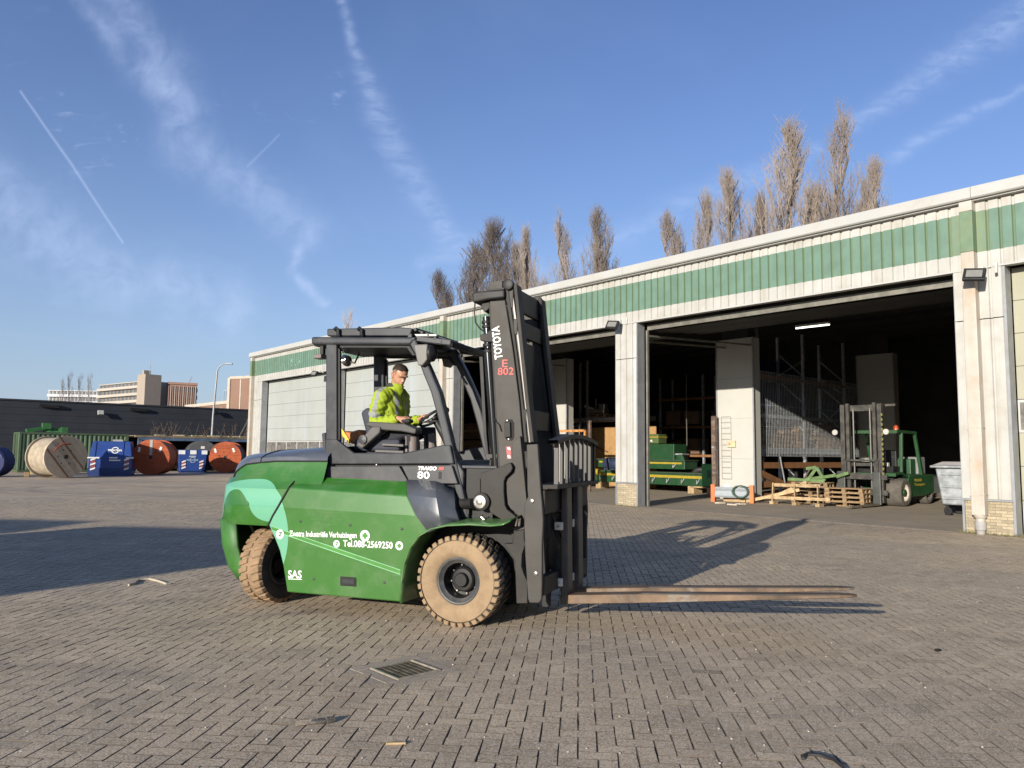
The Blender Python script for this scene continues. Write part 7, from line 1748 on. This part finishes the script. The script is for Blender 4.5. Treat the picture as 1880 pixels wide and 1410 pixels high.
# ------------------------------------------------------------------ buildings and trees beyond
def block_frame(pl, pr, Y, dirn):
    """left end on the sight line pl at distance Y; runs along dirn until the sight line pr"""
    a = EYE + ray(pl, 730) / ray(pl, 730).y * Y; a = Vector((a.x, a.y, 0)); k = ray(pr, 730); k = k.x / k.y
    d = Vector((math.cos(dirn), math.sin(dirn), 0)); L = (k * a.y - a.x) / (d.x - k * d.y)
    return a, d, L
def topz(px, py, P): return (EYE + ray(px, py) / ray(px, py).y * P.y).z
def far_buildings():
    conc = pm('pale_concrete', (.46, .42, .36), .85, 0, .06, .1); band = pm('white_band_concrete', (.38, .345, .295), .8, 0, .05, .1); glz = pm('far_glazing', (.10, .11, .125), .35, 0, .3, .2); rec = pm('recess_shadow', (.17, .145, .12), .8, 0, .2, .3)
    tan = pm('stair_tower', (.30, .25, .20), .85, 0, .06, .1); brick = pm('red_brown_brick', (.27, .165, .125), .85, 0, .08, .1); pale = pm('pale_pier', (.40, .32, .26), .8)
    def slab(name, label, pl, pr, pyl, pyr, Y, dirn, floors, units, wallm, bandm, D=12, z0=0.0, vis=None):
        a, d, L = block_frame(pl, pr, Y, dirn); h = topz(pl, pyl, a)
        t = thing(name, label, 'building', a, dirn); fh = h / floors
        MB().b2((0, .35, 0), (L, D, h - .3)).build('wall', wallm, t); MB().b2((-.1, -.2, h - .3), (L + .1, D, h)).build('roof', bandm, t)
        for f in range(floors):
            z = f * fh
            MB().b2((0, -.9, z + .05), (L, .2, z + fh * .40)).build('balcony_band', bandm, t)
            if vis is None or z + fh > vis:
                for u in range(units):
                    x0 = L * u / units
                    MB().b2((x0 + .25, .24, z + fh * .42), (x0 + L / units * .62, .345, z + fh * .95)).build('window', glz, t)
                    MB().b2((x0 + L / units * .70, .20, z + fh * .42), (x0 + L / units * .94, .345, z + fh * .95)).build('recess_shade_panel', rec, t)  # flat panel, not set back: shade of a recess put into its colour
        return t, a, d, L, h
    slab('apartment_block', 'distant white apartment slab with grey bands, farthest left above the black shed', 88, 182, 716, 722, 330, R(6), 9, 14, pm('white_flat', (.55, .56, .57), .8), pm('white_flat', (.55, .56, .57), .8), 14, vis=14)
    t, a, d, L, h = slab('apartment_block', 'beige gallery apartment block with a tall stair tower at its right end', 181, 264, 707, 690, 300, R(-38), 10, 12, conc, band, 12, vis=14)
    h2 = topz(279, 689, a + d * L)
    MB().b2((L - .5, -2.4, 0), (L + 5.2, 3.5, h2)).build('stair_tower', tan, t); MB().b2((L + 1.0, -1.5, h2), (L + 2.2, 1, h2 + 1.6)).build('tower_cap', tan, t); MB().tube([(L + 3.5, 0, h2), (L + 3.5, 0, h2 + 5)], .12, 5).build('mast', steel(), t)
    a, d, L = block_frame(308, 361, 280, R(25)); h = topz(308, 705, a)
    t = thing('apartment_tower', 'red brown brick tower block with pale window strips right of the stair tower', 'building', a, R(25))
    MB().b2((0, .3, 0), (L, 9.5, h)).build('wall', brick, t); MB().b2((-.2, -.1, h), (L + .2, 9.7, h + .8)).build('roof', brick, t)
    nb = 14
    for i in range(nb):
        x = L * (i + .5) / nb
        MB().b2((x - .32, -.05, 0), (x - .02, .29, h - .6)).build('pier', pale if i % 2 else brick, t)
        for f in range(9):
            z = h - 1.2 - f * 2.7
            if z > 8: MB().b2((x + .1, .18, z - 1.5), (x + .62, .295, z)).build('window', glz, t)
    MB().bar((L * .72, 4, h + .5), (L * .82, 4, h + 3.5), .3, .3).build('roof_crane', steel(), t)
    # brick works hall at the warehouse corner
    bm_ = pm('brown_cladding', (.20, .118, .083), .8, 0, .07, .2); cr = pm('cream_trim', (.40, .345, .28), .7)
    a, d, L = block_frame(343, 470, 118, R(-24))
    t = thing('factory_hall', 'brown brick factory hall with cream trim rising beside the warehouse corner', 'building', a, R(-24))
    zl = topz(345, 749, a); P2 = a + d * (L * .62); z2 = topz(430, 741, P2); zt = topz(440, 697, P2)
    MB().prism([Vector((0, 0, 0)), Vector((L * .62, 0, 0)), Vector((L * .62, 0, z2)), Vector((0, 0, zl))], (0, 20, 0)).build('wall', bm_, t)
    MB().prism([Vector((-.2, -.15, zl)), Vector((L * .62, -.15, z2)), Vector((L * .62, -.15, z2 + .45)), Vector((-.2, -.15, zl + .45))], (0, 20, 0)).build('roof_trim', cr, t)
    for i in range(1, 6): MB().b2((L * .62 * i / 6 - .1, -.05, 0), (L * .62 * i / 6 + .1, -.003, zl - .05)).build('pilaster', cr, t)
    MB().b2((L * .66, -.4, 0), (L * 1.6, 18, zt)).build('tower_wall', bm_, t); MB().b2((L * .63, -.55, 0), (L * .665, 17, zt + .2)).build('corner_trim', cr, t); MB().b2((L * .66, -.55, zt), (L * 1.62, 18, zt + .4)).build('roof_trim', cr, t)
    MB().b2((L * .80, -.46, 0), (L * .815, -.405, zt)).build('pilaster', cr, t)
    g = topz(425, 702, P2); MB().b2((L * .55, 2, z2 + .5), (L * .628, 8, g - 2)).build('stack', bm_, t); MB().b2((L * .545, 1.9, g - 2), (L * .63, 8.1, g - 1.2)).build('roof_trim', cr, t)
    for i in range(3): MB().bar((L * (.40 + .03 * i), 2, z2), (L * (.40 + .03 * i), 2, z2 + 2.2), .08, .08).build('roof_rail', steel(), t)
    MB().bar((L * .39, 2, z2 + 2.2), (L * .47, 2, z2 + 2.2), .08, .08).build('roof_rail', steel(), t)
far_buildings()

def bare_poplar(seed, H=20.0, spread=.105, stems=1, dens=1.0):
    """fastigiate winter crown: trunk, steep limbs, fine twigs; returns (trunk mesh, crown mesh)"""
    r = random.Random(seed); tr_ = MB(); V = []; F = []
    def twig(a, b, ra, rb):
        d = (b - a); 
        if d.length < 1e-4: return
        d.normalize(); u = d.orthogonal().normalized(); w = d.cross(u); o = len(V)
        for p, rr in ((a, ra), (b, rb)):
            for k_ in range(3):
                t = 2.094 * k_; q = p + (u * math.cos(t) + w * math.sin(t)) * rr; V.append(q[:])
        for k_ in range(3): F.append((o + k_, o + (k_ + 1) % 3, o + 3 + (k_ + 1) % 3, o + 3 + k_))
    for s in range(stems):
        x0 = Vector(((0, -.9, .9)[s] + r.uniform(-.15, .15), r.uniform(-.4, .4), 0)); hh = H * (1 if s == 0 else r.uniform(.72, .92))
        path = [x0 + Vector((r.gauss(0, .10) * i * .5, r.gauss(0, .10) * i * .5, hh * i / 8)) for i in range(9)]
        tr_.tube(path, [.26 * (1 - i / 8.6) + .012 for i in range(9)], 7)
        def at(t):
            k_ = min(7, int(t * 8)); return path[k_].lerp(path[k_ + 1], t * 8 - k_)
        nl = int(112 * dens)
        for i in range(nl):
            t = .08 + .86 * ((i + r.random()) / nl) ** 1.02; a = at(t); az = r.uniform(0, 6.283)
            ln = hh * (1.02 - t) * r.uniform(.25, .75) + .4
            te = min(1.0, t + ln / hh); shp = max(0.0, 1 - ((te - .40) / .61) ** 2) ** 1.15 + .02
            env = spread * hh * shp * r.uniform(.35, 1.08)
            out = Vector((math.cos(az), math.sin(az), 0)) * env
            p0 = a; pts = [a]
            for q in range(1, 6):
                f = q / 5; pts.append(a + out * (f ** .65) + Vector((r.gauss(0, .07), r.gauss(0, .07), ln * f)))
            for q in range(5): twig(pts[q], pts[q + 1], .030 * (1 - q / 5.5) + .006, .030 * (1 - (q + 1) / 5.5) + .006)
            for q in range(int(15 * dens + 3)):
                f = r.uniform(.12, 1.0) * 5; k_ = min(4, int(f)); b = pts[k_].lerp(pts[k_ + 1], f - k_); a2 = r.uniform(0, 6.283); l2 = r.uniform(.5, 1.5) * (1.15 - .5 * f / 5)
                c_ = b + Vector((math.cos(a2) * l2 * .36, math.sin(a2) * l2 * .36, l2 * .9))
                twig(b, c_, .009, .005)
                for _ in range(3):
                    g_ = b.lerp(c_, r.uniform(.2, .9)); a3 = r.uniform(0, 6.283); l3 = r.uniform(.25, .7)
                    twig(g_, g_ + Vector((math.cos(a3) * l3 * .4, math.sin(a3) * l3 * .4, l3 * .9)), .0065, .004)
    me = bpy.data.meshes.new('crown'); me.from_pydata(V, [], F); me.update()
    return tr_.mesh('trunk'), me
def trees():
    bark = pm('poplar_bark', (.115, .095, .075), .9, 0, .25, 2); tw_ = pm('poplar_twigs', (.225, .185, .155), .85, 0, .2, .5, rnd=.12)
    kinds = [bare_poplar(11, 20, .165, 1, .95), bare_poplar(23, 20, .15, 2, .85), bare_poplar(37, 20, .15, 1, .9), bare_poplar(5, 20, .14, 3, .65), bare_poplar(8, 20, .15, 1, .35)]
    pale_tw = pm('hazy_twigs', (.34, .30, .27), .9, 0, .1, .5)  # distance haze put into the colour of the far trunks and twigs
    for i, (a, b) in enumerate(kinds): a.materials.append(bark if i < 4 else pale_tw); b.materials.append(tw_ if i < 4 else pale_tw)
    # crown centre, crown tip and apparent width above the roof, as surveyed from the camera station
    spec = [(826, 505, 44, 2), (862, 458, 62, 0), (922, 414, 60, 0), (946, 448, 44, 2), (979, 429, 38, 2), (1033, 410, 72, 3), (1107, 391, 62, 1), (1247, 395, 44, 2), (1288, 364, 36, 0), (1347, 328, 56, 0), (1381, 362, 44, 2), (1456, 242, 88, 1), (1556, 206, 100, 3), (1616, 312, 50, 2)]
    labs = ['low bare poplar at the far left of the row, just above the roof', 'bare poplar just left of the forklift mast top', 'tall bare poplar straight behind the forklift mast', 'short bare poplar right behind the forklift mast', 'thin bare poplar right of the forklift mast', 'broad many stemmed bare poplar, second of the left group from the right', 'bare twin topped poplar ending the left group on its right', 'low bare poplar at the left of the right hand group', 'slim pointed bare poplar second in the right hand group', 'bare poplar rising over the middle of the large open bay', 'lower bare poplar tucked against the right of a taller one over the middle bay', 'tall bare poplar second tallest of the row', 'tallest and broadest bare poplar of the row', 'short bare poplar at the right foot of the tallest one']
    n = we * -1
    base = fw((0, -W_DEP - 3.5, 0))
    for (px, py, wd, k_), lab in zip(spec, labs):
        P = onp(px, 600, base, wo); P = Vector((P.x, P.y, 0))
        h = (EYE + ray(px, py) / ray(px, py).y * P.y).z
        t = thing('poplar_tree', lab, 'tree', P, rng.uniform(0, 6.28), 'bare poplars in a row behind the warehouse')
        mpp = P.length / FPX; kw = {0: 1.75, 1: 2.2, 2: 1.75, 3: 2.9}[k_]; sxy = max(.7, min(1.95, wd * mpp / kw)); 
        for nm, me in (('trunk', kinds[k_][0]), ('crown', kinds[k_][1])):
            o = bpy.data.objects.new(nm, me); C.objects.link(o); o.parent = t; o.scale = (sxy, sxy, h / 20.0)
    # far bare trees over the sheds
    for px, py, Y, lab in ((629, 571, 62, 'faint bare tree top showing above the roof over the forklift cab'), (128, 686, 190, 'faint bare tree left of the others above the white apartment slab'), (147, 690, 205, 'second faint bare tree above the white apartment slab'), (163, 688, 195, 'faint bare tree at the right above the white apartment slab'), (112, 697, 200, 'lowest faint bare tree above the white apartment slab')):
        P = EYE + ray(px, py) / ray(px, py).y * Y
        t = thing('bare_tree', lab, 'tree', (P.x, P.y, 0), rng.uniform(0, 6), 'faint bare trees in the distance')
        for nm, me in (('trunk', kinds[4][0]), ('crown', kinds[4][1])):
            o = bpy.data.objects.new(nm, me); C.objects.link(o); o.parent = t; o.scale = (.9, .9, P.z / 20.0)
trees()
